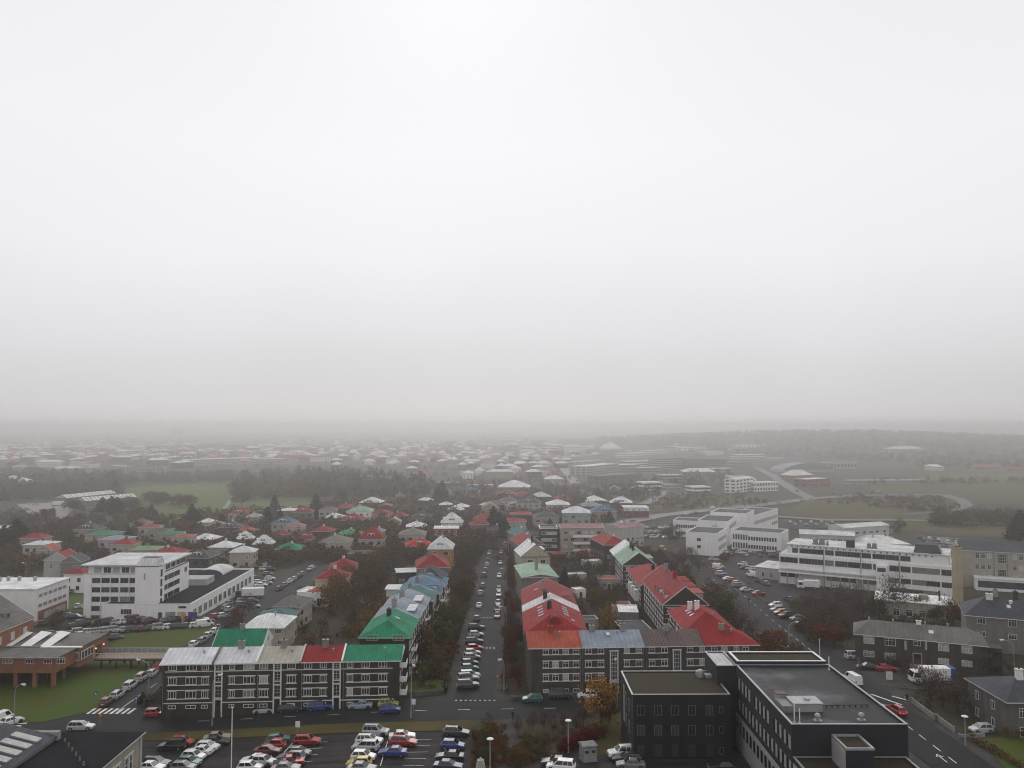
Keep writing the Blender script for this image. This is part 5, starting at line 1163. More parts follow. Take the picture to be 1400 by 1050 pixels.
# ================================================================== THE SUBURB: houses placed one by one
RW = {'red': 'red', 'darkred': 'dusty red', 'brightred': 'bright red', 'orange': 'orange-red', 'green': 'dark green', 'brightgreen': 'bright green', 'mint': 'pale green', 'lightgreen': 'light green', 'teal': 'teal', 'blue': 'blue', 'silver': 'silver', 'white': 'white', 'cream': 'cream', 'slate': 'slate', 'grey': 'grey', 'olive': 'olive grey', 'mauve': 'mauve', 'tan': 'tan', 'pale': 'pale grey', 'bluegrey': 'blue-grey'}
HOUSES = [  # left and right end of the front eaves, eaves row, roof, wall, kind (h hip, l low hip, g gable, d hip with dormers, s steep hip with dormers, f flat), storeys
 (101,129,723,'slate','beige','d',2),(116,155,731,'green','cream','l',2),(134,170,738,'bluegrey','lightgrey','l',2),(150,180,744,'red','cream','h',2),(179,213,752,'lightgreen','beige','l',2),(207,243,757,'red','beige','h',2),
 (177,199,715,'grey','lightgrey','h',2),(189,215,721,'red','cream','l',2),(201,228,726,'slate','beige','l',2),(218,244,730,'green','beige','l',2),(234,261,734,'orange','lightgrey','l',2),
 (27,57,736,'red','beige','h',2),(31,66,745,'silver','lightgrey','l',2),(50,72,752,'orange','beige','g',2),(60,96,766,'red','lightgrey','g',2),(83,110,768,'slate','grey','g',2),(0,22,796,'lightgreen','grey','l',1),(87,114,784,'red','white','h',2),
 (250,285,762,'slate','greybrown','d',2),(285,318,748,'white','beige','h',2),(314,346,755,'silver','cream','h',2),(322,343,736,'white','beige','s',1),(261,291,737,'white','grey','h',1),(319,344,726,'orange','greybrown','h',1),
 (271,292,714,'white','beige','h',1),(281,306,718,'tan','beige','h',1),(298,327,721,'slate','greybrown','d',1),(312,338,702,'red','lightgrey','d',1),(336,358,707,'cream','beige','h',1),(346,359,711,'green','beige','h',1),(346,371,743,'white','grey','s',1),(376,410,751,'green','grey','h',1),
 (371,401,715,'blue','beige','d',2),(389,414,720,'mauve','lightgrey','h',2),(379,395,730,'red','grey','h',1),(407,426,736,'red','lightgrey','s',1),(425,452,726,'red','greybrown','h',2),(380,404,698,'white','grey','l',2),(401,427,700,'red','grey','d',2),(436,460,698,'grey','lightgrey','h',2),(441,468,708,'white','greybrown','h',1),(436,474,741,'olive','lightgrey','h',2),
 (491,518,687,'white','greybrown','d',1),(460,483,694,'red','greybrown','h',1),(474,506,699,'mint','white','h',2),(464,494,711,'red','greybrown','d',1),(504,533,703,'red','cream','h',1),(533,553,705,'red','greybrown','h',1),(530,547,713,'cream','cream','g',1),(563,591,708,'slate','grey','d',1),(571,589,684,'white','greybrown','h',1),(556,583,720,'white','greybrown','h',1),
 (460,491,731,'brightgreen','greybrown','h',1),(490,524,736,'red','lightgrey','s',2),(510,525,726,'bluegrey','grey','h',2),(545,580,731,'olive','lightgrey','h',2),(593,627,723,'darkred','lightgrey','m',2),(603,632,714,'white','white','s',2),(643,668,717,'red','grey','h',2),(648,681,709,'red','beige','h',2),
 (596,616,673,'blue','blue','g',2),(633,656,672,'blue','beige','h',1),(638,651,679,'red','greybrown','h',1),(543,553,677,'orange','tan','h',1),(519,533,691,'mauve','grey','h',1),
 (699,728,704,'red','greybrown','l',2),(688,719,713,'red','lightgrey','l',2),(732,764,707,'slate','beige','h',2),(748,779,690,'white','lightgrey','h',2),(769,807,701,'silver','mint','h',3),(707,737,687,'slate','lightgrey','d',2),(684,708,685,'grey','white','h',2),(681,724,666,'white','grey','h',2),
 (680,704,675,'darkred','greybrown','h',1),(706,727,677,'red','greybrown','h',1),(728,754,679,'pale','greybrown','h',1),(759,781,682,'red','beige','h',1),(799,830,685,'white','greybrown','h',1),(834,864,687,'white','greybrown','d',1),(794,823,692,'bluegrey','greybrown','h',1),(811,843,699,'blue','beige','d',2),(747,771,655,'white','lightgrey','h',3),(658,682,695,'tan','beige','g',1),(853,887,694,'white','maroon','m',2),(833,848,669,'cream','grey','g',1),(862,875,669,'cream','grey','g',1),
 (600,632,660,'white','greybrown','f',1),(637,674,663,'white','lightgrey','f',1),(601,618,690,'white','grey','h',1),(655,668,690,'pale','grey','h',1),(620,640,693,'white','grey','h',1),(664,690,690,'grey','greybrown','h',1),(668,690,724,'slate','grey','h',1),(612,634,697,'pale','lightgrey','h',1)]
WCOL = {'tan': 'beige', 'blue': 'mint'}
def zone_of(x, y):
    if x < 270: return 'behind the white office block', 'from the park side'
    if x < 432: return 'below the park', 'from the office block'
    if x < 596: return 'among trees beyond the silver-roofed row', 'from the park'
    return 'beyond the straight street', 'from the left'
def suburb():
    for (xl, xr, ye, rc, wl, kd, st) in HOUSES:
        h = {1: 4.2, 2: 6.6, 3: 9.4}[st]
        b = eav('house', None, None, (xl, ye), (xr, ye + rnd.uniform(-.4, .4)), h, 8, W[WCOL.get(wl, wl)])
        w = b.w; b.d = w * rnd.uniform(.8, .98) if kd != 'f' else 9
        b.walls.data.clear_geometry(); m = MB(); m.box(0, 0, -2.5, w, b.d, h, b.wall); me = m.mesh('wall'); b.walls.data = me
        hip = min(w, b.d) / 2 - .15
        rise = w * {'h': .19, 'l': .1, 'g': .3, 'd': .24, 's': .4, 'm': .3, 'f': 0}[kd]
        desc = RW[rc]
        if kd == 'g': b.ridge(rise, RF[rc], .35, 'y', 0, 0); d2 = f'house with {desc} gabled roof'
        elif kd == 'f':
            b.flat(RF[rc], .15, capm=M['white']); d2 = f'long flat-roofed building with {desc} roof'
        elif kd == 'm':
            b.ridge(.7, RF['white' if rc == 'darkred' else rc], .2, 'x', hip * .5, hip * .5); d2 = f'mansard house with {desc} upper storey' if rc == 'darkred' else 'dark red house with white mansard roof'
            q = MB(); q.box(-.25, -.25, h - 2.3, w + .25, 0, h - .1, RF['darkred'] if rc == 'darkred' else RF['white']); 
            for k in range(4): q.box(w * (k + .5) / 4 - .6, -.5, h - 2, w * (k + .5) / 4 + .6, -.25, h - .6, M['trim']); q.box(w * (k + .5) / 4 - .4, -.54, h - 1.8, w * (k + .5) / 4 + .4, -.5, h - .8, M['glass'])
            q.build('dormer', b.roofo)
        else:
            b.ridge(rise, RF[rc], .5, 'x', min(hip, w / 2 - .3), min(hip, w / 2 - .3)); d2 = f'house with {desc} hipped roof'
            if kd in 'ds':
                d2 = f'house with {desc} dormered roof'
                b.dormer('F', w * .5, w * .3, 1.4, 2.4, RF[rc], M['white'], 2, z=b.h + rise * .1, setb=1.0)
                if kd == 's': b.dormer('L', b.d * .5, w * .25, 1.4, 2.4, RF[rc], M['white'], 2, z=b.h + rise * .1, setb=1.0); b.dormer('R', b.d * .5, w * .25, 1.4, 2.4, RF[rc], M['white'], 2, z=b.h + rise * .1, setb=1.0)
        s = MB()
        for f in 'FRL':
            fl = w if f == 'F' else b.d; n = max(2, int(fl / 3.4))
            for r in range(st):
                z = 1.0 + r * 2.7
                for k in range(n):
                    if rnd.random() < .15: continue
                    u = fl * (k + .5) / n + rnd.uniform(-.3, .3); ww = rnd.choice((.55, .75, .9))
                    b.slab(s, f, u - ww - .1, u + ww + .1, z - .1, z + 1.45, M['trim'] if rnd.random() < .6 else b.wall, .04); b.slab(s, f, u - ww, u + ww, z, z + 1.35, M['glass'] if rnd.random() < .8 else M['beigeblind'], .07)
        stuff(s.build('windows', b.root))
        if kd in 'hld' and rnd.random() < .75: b.chimney(w * rnd.uniform(.4, .6), b.d * rnd.uniform(.42, .55), 1.0, .42, rnd.choice(CHIM))
        zn, cnt = zone_of((xl + xr) / 2, ye)
        reg(b.root, d2, zn, cnt, (xl + xr) / 2, 'house', 'houses of the suburb')
suburb()

# ---- larger buildings far off in the mist
def far_block(label, cat, e1, e2, h, d, wall, roof, rows, cols, kind='flat', rise=1.2, glass='glass', band=False, hip=0):
    b = eav('apartment_block' if cat == 'apartment block' else cat.replace(' ', '_'), label, cat, e1, e2, h, d, W[wall])
    if kind == 'flat': b.flat(RF[roof], .3, capm=M['white'])
    else: b.ridge(rise, RF[roof], .4, 'x', hip, hip)
    s = MB()
    for f, n in (('F', cols), ('R', max(2, int(cols * d / max(b.w, 1)))), ('L', max(2, int(cols * d / max(b.w, 1))))):
        fl = b.w if f == 'F' else b.d
        for r in range(rows):
            z = h * (r + .3) / rows; hh = h / rows * .48
            if band: b.slab(s, f, .5, fl - .5, z, z + hh, M[glass], .08)
            else:
                for k in range(n):
                    u = fl * (k + .5) / n; b.slab(s, f, u - fl / n * .3, u + fl / n * .3, z, z + hh, M[glass], .08)
    stuff(s.build('windows', b.root)); FB.append(b.root); return b
FB = []
def far_blocks():
    A = 'apartment block'
    far_block('long pale grey apartment block behind the park trees', A, (250, 629), (345, 626), 11, 13, 'lightgrey', 'pale', 4, 22, 'gable')
    far_block('pale apartment block continuing the long block towards the street', A, (322, 627), (392, 627), 9, 13, 'lightgrey', 'pale', 3, 16, 'gable')
    far_block('greyish apartment block with broad hipped roof above the park', A, (176, 642), (224, 642), 8, 16, 'lightgrey', 'grey', 3, 9, 'hip', 5, hip=8)
    far_block('stepped pale flats beside the hipped block above the park', A, (150, 637), (172, 638), 10, 14, 'beige', 'white', 4, 5)
    far_block('low pale building with shallow roof at the wood edge', A, (72, 641), (116, 640), 6, 16, 'lightgrey', 'pale', 2, 8, 'hip', 3, hip=6)
    far_block('white office with dark window bands in the mist above the park', 'office building', (168, 617), (197, 615.5), 15, 20, 'white', 'white', 4, 6, band=True)
    far_block('very long low white-roofed building far left in the mist', 'school', (19, 612.5), (78, 612), 8, 30, 'lightgrey', 'white', 2, 18)
    far_block('long white-roofed shed at the edge of sight', 'warehouse', (82, 598), (116, 597.5), 10, 40, 'lightgrey', 'white', 2, 8)
    far_block('second long white-roofed shed at the edge of sight', 'warehouse', (99, 602), (128, 601), 10, 40, 'lightgrey', 'white', 2, 8)
    far_block('grey tower block fading into the fog', A, (233, 586), (249, 586), 42, 20, 'beige', 'grey', 10, 5)
    far_block('long terrace with coral roof in the mist', A, (222, 610), (300, 609), 10, 14, 'beige', 'red', 3, 18, 'gable', 2)
    far_block('misty terrace with white roof behind the long grey block', A, (268, 609), (352, 608), 12, 14, 'beige', 'white', 4, 18)
    far_block('pale flats with white roof right behind the park wood', A, (209, 628), (248, 624), 9, 14, 'mint', 'pale', 3, 8, 'gable')
    far_block('white block of flats above the suburb roofs', A, (496, 607), (517, 606), 12, 16, 'white', 'white', 4, 5)
    far_block('long flats with red roof behind the conifer wood', A, (452, 643), (492, 643), 8, 14, 'beige', 'red', 3, 10, 'gable', 2.5)
    far_block('pale long flats behind the conifer wood', A, (490, 651), (546, 655), 9, 13, 'beige', 'grey', 3, 14, 'gable', 1.5)
    far_block('beige flats joined to the wood edge', A, (397, 640), (432, 641), 9, 14, 'lightgrey', 'grey', 3, 9, 'hip', 4, hip=7)
    far_block('grey flats with long white roof by the diagonal road', A, (802, 638), (846, 634), 13, 26, 'lightgrey', 'white', 4, 12)
    far_block('grey flats with balconies before the white-roofed flats', A, (820, 651), (873, 648), 10, 20, 'grey', 'grey', 4, 9, band=False)
    far_block('blue-grey roofed hall by the diagonal road', 'hall', (781, 625), (818, 622), 8, 30, 'lightgrey', 'bluegrey', 2, 8)
    far_block('second blue-grey roofed hall by the diagonal road', 'hall', (786, 632), (830, 629), 7, 24, 'lightgrey', 'bluegrey', 2, 8)
    far_block('dark glass office with pale frame beyond the flats', 'office building', (903, 627), (939, 626), 16, 30, 'lightgrey', 'slate', 5, 7, band=True, glass='glass2')
    far_block('wide glass office with grey frame beyond the flats', 'office building', (941, 628), (994, 628), 15, 34, 'grey', 'slate', 4, 9, band=True, glass='glass2')
    far_block('white office wing with windows next to the glass offices', 'office building', (857, 631), (903, 630), 11, 20, 'white', 'white', 3, 11, band=True)
    far_block('low office with hipped white roof before the glass offices', 'office building', (935, 645), (979, 645), 6, 22, 'beige', 'white', 2, 9, 'hip', 4, hip=8)
    far_block('white flats with blue-grey roof above the traffic island', A, (1006, 656), (1030, 653), 13, 12, 'white', 'silver', 4, 5, 'gable', 1.5)
    far_block('white wing of flats above the traffic island', A, (992, 650), (1008, 655), 11, 20, 'white', 'bluegrey', 3, 3)
    far_block('low white two-storey building right of the misty flats', A, (1031, 660), (1064, 659), 9, 14, 'white', 'white', 2, 9)
    far_block('grey hall with big shed roof beside the vaulted hall', 'hall', (1135, 633), (1172, 633), 9, 40, 'lightgrey', 'grey', 1, 8)
    far_block('red brick clubhouse below the vaulted hall', 'clubhouse', (1104, 656), (1135, 654), 8, 18, 'brick', 'white', 2, 6)
    far_block('low grey stand along the sports field', 'stand', (1160, 657), (1263, 656), 4, 10, 'lightgrey', 'pale', 1, 30)
    far_block('red box hut in the middle of the stand', 'hut', (1206, 652), (1216, 652), 5, 8, 'maroon', 'darkred', 1, 2)
    far_block('white house far beyond the sports field', 'house', (1263, 637), (1282, 638), 6, 14, 'white', 'white', 2, 5, 'hip', 3, hip=6)
    far_block('long coral-roofed house at the hill foot', 'house', (1333, 638), (1368, 638), 4.5, 12, 'beige', 'orange', 1, 8, 'hip', 3, hip=5)
    far_block('second coral-roofed house at the hill foot', 'house', (1378, 641), (1410, 641), 4.5, 12, 'beige', 'red', 1, 8, 'hip', 3, hip=5)
    far_block('pale villa among trees on the hillside', 'house', (1225, 614), (1262, 613), 8, 30, 'lightgrey', 'silver', 2, 8, 'hip', 5, hip=12)
    far_block('white low building on the hill edge', 'house', (1016, 609), (1048, 608), 8, 30, 'white', 'white', 2, 6)
    far_block('white long roofed building before the hill', 'warehouse', (940, 612), (966, 611), 9, 30, 'white', 'white', 2, 6)
    far_block('low prefabricated building with white roof left of the park', 'school', (0, 724), (24, 719), 4, 12, 'beige', 'white', 1, 6)
    for i, (x0, x1, y, h, d, wl, rf_) in enumerate([(770, 800, 617, 8, 24, 'white', 'white'), (800, 824, 622, 9, 20, 'lightgrey', 'bluegrey'), (845, 874, 636, 8, 22, 'lightgrey', 'white'), (852, 880, 620, 9, 26, 'white', 'white'), (874, 902, 640, 7, 20, 'beige', 'pale'), (884, 914, 616, 9, 26, 'white', 'white'), (917, 944, 611, 9, 26, 'lightgrey', 'white'), (966, 990, 618, 8, 30, 'white', 'pale'), (906, 934, 650, 7, 18, 'lightgrey', 'white'), (975, 1003, 641, 8, 20, 'lightgrey', 'white'), (720, 748, 612, 8, 24, 'white', 'white'), (752, 772, 608, 10, 24, 'lightgrey', 'white'), (748, 764, 612, 12, 18, 'white', 'white'), (1000, 1030, 632, 8, 22, 'beige', 'grey'), (880, 906, 660, 8, 18, 'white', 'white'), (912, 930, 663, 6, 16, 'lightgrey', 'bluegrey'), (948, 972, 666, 7, 16, 'white', 'white'), (780, 806, 611, 9, 26, 'white', 'white'), (1010, 1046, 622, 8, 26, 'white', 'white'), (1052, 1078, 627, 7, 22, 'lightgrey', 'white')]):
        far_block('pale low commercial block with ' + RW[rf_] + ' roof in the mist', 'commercial building', (x0, y), (x1, y - .6), h, d, wl, rf_, 2, 9, band=i % 2 == 0)
        o = bpy.context.scene.objects[-1] if False else FB[-1]; del o['label']; reg(o, 'pale commercial block with ' + RW[rf_] + ' roof', 'beyond the misty flats', 'from the left', x0, 'commercial building', 'commercial blocks in the mist')
    # white pyramid roof, vaulted hall, tent
    b = eav('church', 'low building under a white pyramid roof in the mist', 'church', (822, 613), (851, 613), 5, 40, W['lightgrey']); b.ridge(16, RF['white'], .5, 'x', b.w / 2 - .3, b.w / 2 - .3)
    P1, P2 = G(1070, 646), G(1142, 645)
    b = B('sports_hall', 'grey vaulted sports hall beyond the traffic island', 'sports hall', P1, math.atan2(P2.y - P1.y, P2.x - P1.x), (P2 - P1).length, 34, 4, W['lightgrey'])
    s = MB(); n = 12
    pts = [(b.w * i / n, 4 + 9 * math.sin(math.pi * i / n) ** .8) for i in range(n + 1)]
    for i in range(n): s.poly([(pts[i][0], -1, pts[i][1]), (pts[i + 1][0], -1, pts[i + 1][1]), (pts[i + 1][0], 35, pts[i + 1][1]), (pts[i][0], 35, pts[i][1])], RF['bluegrey'])
    s.poly([(x, -.9, z) for x, z in pts][::-1], W['grey']); s.build('roof', b.root)
    b = eav('clubhouse', 'hall with white tent-like roof below the vaulted hall', 'clubhouse', (1084, 650), (1111, 649), 6, 20, W['brick']); b.ridge(6, RF['white'], .5, 'x', 9, 9)
    # market garden sheds with saw-tooth white roofs by the park
    for nm, e1, e2, n in (('farther long shed with saw-tooth white roof by the park', (92, 681), (160, 674), 14), ('nearer long shed with saw-tooth white roof by the park', (117, 685), (188, 679), 13)):
        b = eav('long_shed', nm, 'shed', e1, e2, 3.6, 14, W['grey']); s = MB(); w = b.w / n
        for i in range(n):
            x = i * w; s.poly([(x, -.3, 3.6), (x + w, -.3, 3.6), (x + w, 12, 3.6), (x, 12, 3.6)], RF['slate']); s.poly([(x, -.3, 3.62), (x + w * .75, -.3, 3.62), (x + w * .75, 6, 6.2), (x, 6, 6.2)], RF['white']); s.poly([(x + w * .75, -.3, 3.6), (x + w * .75, 14, 3.6), (x + w * .75, 6, 6.2)], W['lightgrey']); s.poly([(x, 14, 3.6), (x + w * .75, 14, 3.6), (x + w * .75, 6, 6.2), (x, 6, 6.2)][::-1], RF['slate']); s.poly([(x, -.3, 3.6), (x, 6, 6.2), (x, 14, 3.6)], W['lightgrey'])
        s.build('roof', b.root)
far_blocks()

# ---- small houses farther into the mist, each one mesh
def far_houses():
    protos = {}
    rf = [('white', 11), ('red', 3), ('darkred', 2), ('mint', 1), ('silver', 2), ('orange', 1), ('slate', 2), ('tan', 1)]
    wl = ['white', 'lightgrey', 'cream', 'grey', 'greybrown']
    def proto(rc, wc, k):
        key = (rc, wc, k)
        if key in protos: return protos[key]
        m = MB(); w, d, h, o, rise = [(15, 13, 7.4, .6, 3.2), (19, 13, 7.6, .6, 3.0), (13, 13, 5.4, .6, 4.8), (34, 13, 9.0, .5, 2.8)][k]
        x0, y0 = -w / 2, -d / 2
        m.box(x0, y0, -4, -x0, -y0, h, W[wc], False)
        A, Bq, C, D = (x0 - o, y0 - o, h), (-x0 + o, y0 - o, h), (-x0 + o, -y0 + o, h), (x0 - o, -y0 + o, h)
        hp = d / 2; r0, r1 = (x0 + hp, 0, h + rise), (-x0 - hp, 0, h + rise)
        for q in ([A, Bq, r1, r0], [Bq, C, r1], [C, D, r0, r1], [D, A, r0], [D, C, Bq, A]): m.poly(q, RF[rc])
        n = int(w / 3)
        for r in range(max(1, int(h / 3))):
            for i in range(n):
                u = x0 + w * (i + .5) / n; m.box(u - .7, y0 - .06, 1 + r * 2.8, u + .7, y0, 2.4 + r * 2.8, M['glass'])
                if i < 3: v = y0 + d * (i + .5) / 3; m.box(x0 - .06, v - .6, 1 + r * 2.8, x0, v + .6, 2.4 + r * 2.8, M['glass']); m.box(-x0, v - .6, 1 + r * 2.8, -x0 + .06, v + .6, 2.4 + r * 2.8, M['glass'])
        m.box(-.5, -.4, h + rise - .8, .5, .4, h + rise + 1.1, M['concrete'])
        if k == 2: m.box(-1.6, y0 + .6, h, 1.6, 0, h + 1.7, W['white']); m.box(-1.2, y0 + .55, h + .4, 1.2, y0 + .6, h + 1.3, M['glass'])
        protos[key] = m.mesh('house'); return protos[key]
    taken = []; count = 0; rr = random.Random(11)
    def ok(p, r):
        return all((p[0] - q[0]) ** 2 + (p[1] - q[1]) ** 2 > r * r for q in taken)
    for o in COL.objects:
        if o.parent is None and o.get('category') and o.type == 'EMPTY': taken.append((o.location.x + 6, o.location.y + 6))
    zones = [((0, 640), (250, 602), 36, 'in the mist beyond the western wood'), ((300, 640), (600, 600), 54, 'in the mist beyond the conifer wood'), ((560, 655), (760, 602), 44, 'in the mist beside the diagonal road'), ((760, 628), (1010, 604), 16, 'around the misty glass offices'), ((0, 668), (60, 640), 5, 'at the western wood edge')]
    zones += [((-20, 632), (640, 597), 460, None), ((600, 640), (790, 598), 90, None)]
    extra = MB()
    for (xa, ya), (xb, yb), n, zn in zones:
        got = t = 0
        while got < n and t < 9000:
            t += 1
            px = rr.uniform(xa, xb); f = rr.random() ** 1.35; py = ya + (yb - ya) * f
            p = G(px, py)
            if not ok(p, (24 if zn else 20) + max(0, p.y - 900) * .003): continue
            q = proj((p[0], p[1], p[2] + 6))
            rc = rr.choices([r[0] for r in rf], [r[1] for r in rf])[0]; k = rr.choices((0, 1, 2, 3), (6, 3, 3, 1.5))[0]
            if zn is None:
                me = proto(rc, rr.choice(wl), k); a = rr.choice((0, .1, -.35, .25)); c_, s_ = math.cos(a), math.sin(a); i0 = len(extra.v); z = T(p[0], p[1])
                extra.v += [(p[0] + v.co.x * c_ - v.co.y * s_, p[1] + v.co.x * s_ + v.co.y * c_, z + v.co.z) for v in me.vertices]
                for f in me.polygons: extra.f.append([i0 + q for q in f.vertices]); extra.m.append(extra.mi(me.materials[f.material_index]))
                taken.append((p[0], p[1])); got += 1; continue
            ob = put(proto(rc, rr.choice(wl), k), 'house', None, (p[0], p[1], T(p[0], p[1])), rr.choice((0, .1, 1.57, -.35, .25, 1.2)))
            kind = ('small house', 'broad house', 'cottage', 'long house')[k]
            reg(ob, f'{RW[rc]}-roofed {kind}', zn, 'from the left', px, 'house', 'houses far off in the mist')
            taken.append((p[0], p[1])); got += 1
    stuff(extra.build('distant_suburb'))
    return taken
TAKEN = far_houses()

# ================================================================== VEHICLES
PAINT = {'white': (.72, .72, .7), 'silver': (.42, .43, .44), 'grey': (.17, .175, .18), 'dark grey': (.06, .062, .066), 'black': (.012, .012, .014), 'navy': (.018, .026, .06), 'blue': (.02, .05, .22), 'light blue': (.27, .33, .42), 'red': (.36, .02, .018), 'dark red': (.12, .014, .016), 'teal': (.01, .12, .1), 'green': (.02, .09, .05), 'beige': (.36, .33, .26), 'yellow': (.5, .36, .05), 'lime': (.36, .4, .06), 'orange': (.5, .13, .02)}
def paint(c):
    n = c.replace(' ', '_') + '_car_paint'
    if n in MATS: return MATS[n]
    m = mat(n, PAINT[c], .35, .06, 3, spec=.5); b = m.node_tree.nodes['Principled BSDF']
    b.inputs['Coat Weight'].default_value = .6; b.inputs['Coat Roughness'].default_value = .08
    return m
KIND = {  # L, W, H, belt, bonnet z, tail z, glass: rear base, roof rear, roof front, windscreen base (from centre), wheel r
 'hatchback': (3.95, 1.7, 1.48, .92, .78, .9, -1.88, -1.45, .2, .95, .3), 'saloon': (4.5, 1.75, 1.42, .9, .76, .88, -1.55, -.95, .15, .95, .31), 'estate': (4.6, 1.75, 1.48, .92, .77, .9, -2.2, -1.85, .2, 1.0, .31),
 'four-by-four': (4.6, 1.88, 1.8, 1.08, 1.0, 1.06, -2.2, -1.95, .3, 1.0, .38), 'van': (4.9, 1.9, 2.05, 1.15, 1.0, 1.15, -2.38, -2.3, 1.15, 1.75, .33), 'people carrier': (4.5, 1.82, 1.66, .98, .85, .98, -2.15, -1.8, .45, 1.3, .32), 'pickup': (4.9, 1.8, 1.7, .98, .92, .95, -.5, -.35, .55, 1.1, .36)}
CARM = {}
def lerp(a, b, t): return tuple(a[i] + (b[i] - a[i]) * t for i in range(3))
def car_mesh(kind, col):
    key = (kind, col)
    if key in CARM: return CARM[key]
    L, Wd, H, zb, zh, zt, xr0, xr1, xf1, xf0, wr = KIND[kind]; P = paint(col); h = L / 2; hw = Wd / 2
    B_ = MB(); gc = .2 + (wr - .3) * .8
    st = [(-h, zt * .62, .8), (-h + .06, zt * .97, .9), (-h + .35, zt, .975), (-h * .35, zb, 1), (.2 * h, zb, 1), (xf0 + .05, zb - .02, .985), (h * .78, zh, .95), (h - .12, zh * .9, .86), (h, zh * .62, .74)]
    ring = []
    for x, z, f in st:
        w = hw * f; zl = gc if abs(x) < h - .2 else gc + .08
        ring.append([(x, -w * .96, zl), (x, -w, .52), (x, -w * .97, z - .08), (x, -w * .9, z), (x, w * .9, z), (x, w * .97, z - .08), (x, w, .52), (x, w * .96, zl)])
    for a, b in zip(ring, ring[1:]):
        for k in range(8):
            B_.poly([a[k], b[k], b[(k + 1) % 8], a[(k + 1) % 8]][::-1], P)
    B_.poly(ring[0], P); B_.poly(ring[-1][::-1], P)
    gw, rw = hw * .88, hw * .68
    bl, br, tr_, tl = (xr0, -gw, zb - .02), (xf0, -gw, zb - .02), (xf1, -rw, H), (xr1, -rw, H)
    mir = lambda p: (p[0], -p[1], p[2])
    mid = (xr1 + (xf1 - xr1) * .5, 0, H + .035)
    B_.poly([bl, br, tr_, tl], P); B_.poly([mir(bl), mir(tl), mir(tr_), mir(br)], P)
    B_.poly([br, mir(br), mir(tr_), tr_], P); B_.poly([mir(bl), bl, tl, mir(tl)], P)
    B_.poly([tl, tr_, (mid[0] + .4, 0, mid[2])], P); B_.poly([tr_, mir(tr_), (mid[0] + .4, 0, mid[2])], P); B_.poly([mir(tr_), mir(tl), (mid[0] + .4, 0, mid[2])], P); B_.poly([mir(tl), tl, (mid[0] + .4, 0, mid[2])], P)
    if kind == 'pickup': B_.box(-h + .1, -hw * .85, zt, -.55, hw * .85, zt + .03, M['dark'])
    for s in (-1, 1):
        B_.box(xf0 - .25, s * (hw + .09) - .08, zb, xf0 - .1, s * (hw + .09) + .08, zb + .14, P)
        for wx in (h - .82, -h + .8):    # dark wheel arches
            B_.tube((wx, s * hw * .9, wr), (wx, s * (hw + .008), wr), wr + .07, wr + .07, M['rubber'], 12)
    # trims and plates
    B_.box(h - .05, -.25, .42, h + .012, .25, .52, M['white']); B_.box(-h - .012, -.25, .55, -h + .05, .25, .66, M['white'])
    if kind in ('four-by-four', 'estate'):
        for s in (-1, 1): B_.box(xr1 + .1, s * rw * .9 - .03, H + .02, xf1 - .1, s * rw * .9 + .03, H + .08, M['dark'])
    Gm = MB(); g = M['carglass']
    def pane(a, b, c, d, u0, u1, v0, v1, off):
        def pt(u, v): q = lerp(lerp(a, b, u), lerp(d, c, u), v); return (q[0] + off[0], q[1] + off[1], q[2] + off[2])
        Gm.poly([pt(u0, v0), pt(u1, v0), pt(u1, v1), pt(u0, v1)], g)
    cargo = kind == 'van' and col in ('white', 'yellow')
    spans = [(.52, .93)] + ([] if kind == 'pickup' else [(.08, .47)]) if not cargo else [(.72, .94)]
    if kind in ('estate', 'four-by-four', 'people carrier'): spans = [(.58, .94), (.3, .55), (.06, .27)]
    if kind == 'pickup': spans = [(.15, .9)]
    for u0, u1 in spans:
        pane(bl, br, tr_, tl, u0, u1, .12, .88, (0, -.012, .004)); a, b, c, d = [mir(p) for p in (bl, br, tr_, tl)]
        pane(a, b, c, d, u0, u1, .12, .88, (0, .012, .004)); Gm.f[-1].reverse()
    pane(br, mir(br), mir(tr_), tr_, .06, .94, .08, .93, (.012, 0, .008))
    if not cargo: pane(mir(bl), bl, tl, mir(tl), .08, .92, .2, .9, (-.012, 0, .006))
    K = MB(); K.box(h - .13, -.3, zh * .5, h - .002 + .01, .3, zh * .72, M['dark']); K.box(h - .1, -hw * .6, .3, h + .005, hw * .6, .4, M['dark'])
    Wm = MB(); Wm.tube((0, -.1, 0), (0, .1, 0), wr, wr, M['rubber'], 14); Wm.tube((0, -.108, 0), (0, .108, 0), wr * .62, wr * .62, M['rim'], 10); 
    for k in range(5): a = k * 1.2566; Wm.box(math.cos(a) * wr * .35 - .03, -.112, math.sin(a) * wr * .35 - .03, math.cos(a) * wr * .35 + .03, .112, math.sin(a) * wr * .35 + .03, M['dark'])
    Hm = MB(); Hm.box(-.12, -.17, -.07, .05, .17, .07, M['lens']); Tm = MB(); Tm.box(-.04, -.13, -.12, .06, .13, .12, M['redlens'])
    wp = [(x, s * (hw - .1), wr) for x in (h - .82, -h + .8) for s in (-1, 1)]
    hp = [(h - .1, s * hw * .6, zh * .78) for s in (-1, 1)]; tp = [(-h + .05, s * hw * .72, zt * .8) for s in (-1, 1)]
    one = MB()
    def addm(q, off=(0, 0, 0)):
        i = len(one.v); one.v += [(v[0] + off[0], v[1] + off[1], v[2] + off[2]) for v in q.v]
        for f, m in zip(q.f, q.m): one.f.append([i + a for a in f]); one.m.append(one.mi(q.mats[m]))
    addm(B_); addm(Gm); addm(K)
    for p in wp: addm(Wm, p)
    for p in hp: addm(Hm, p)
    for p in tp: addm(Tm, p)
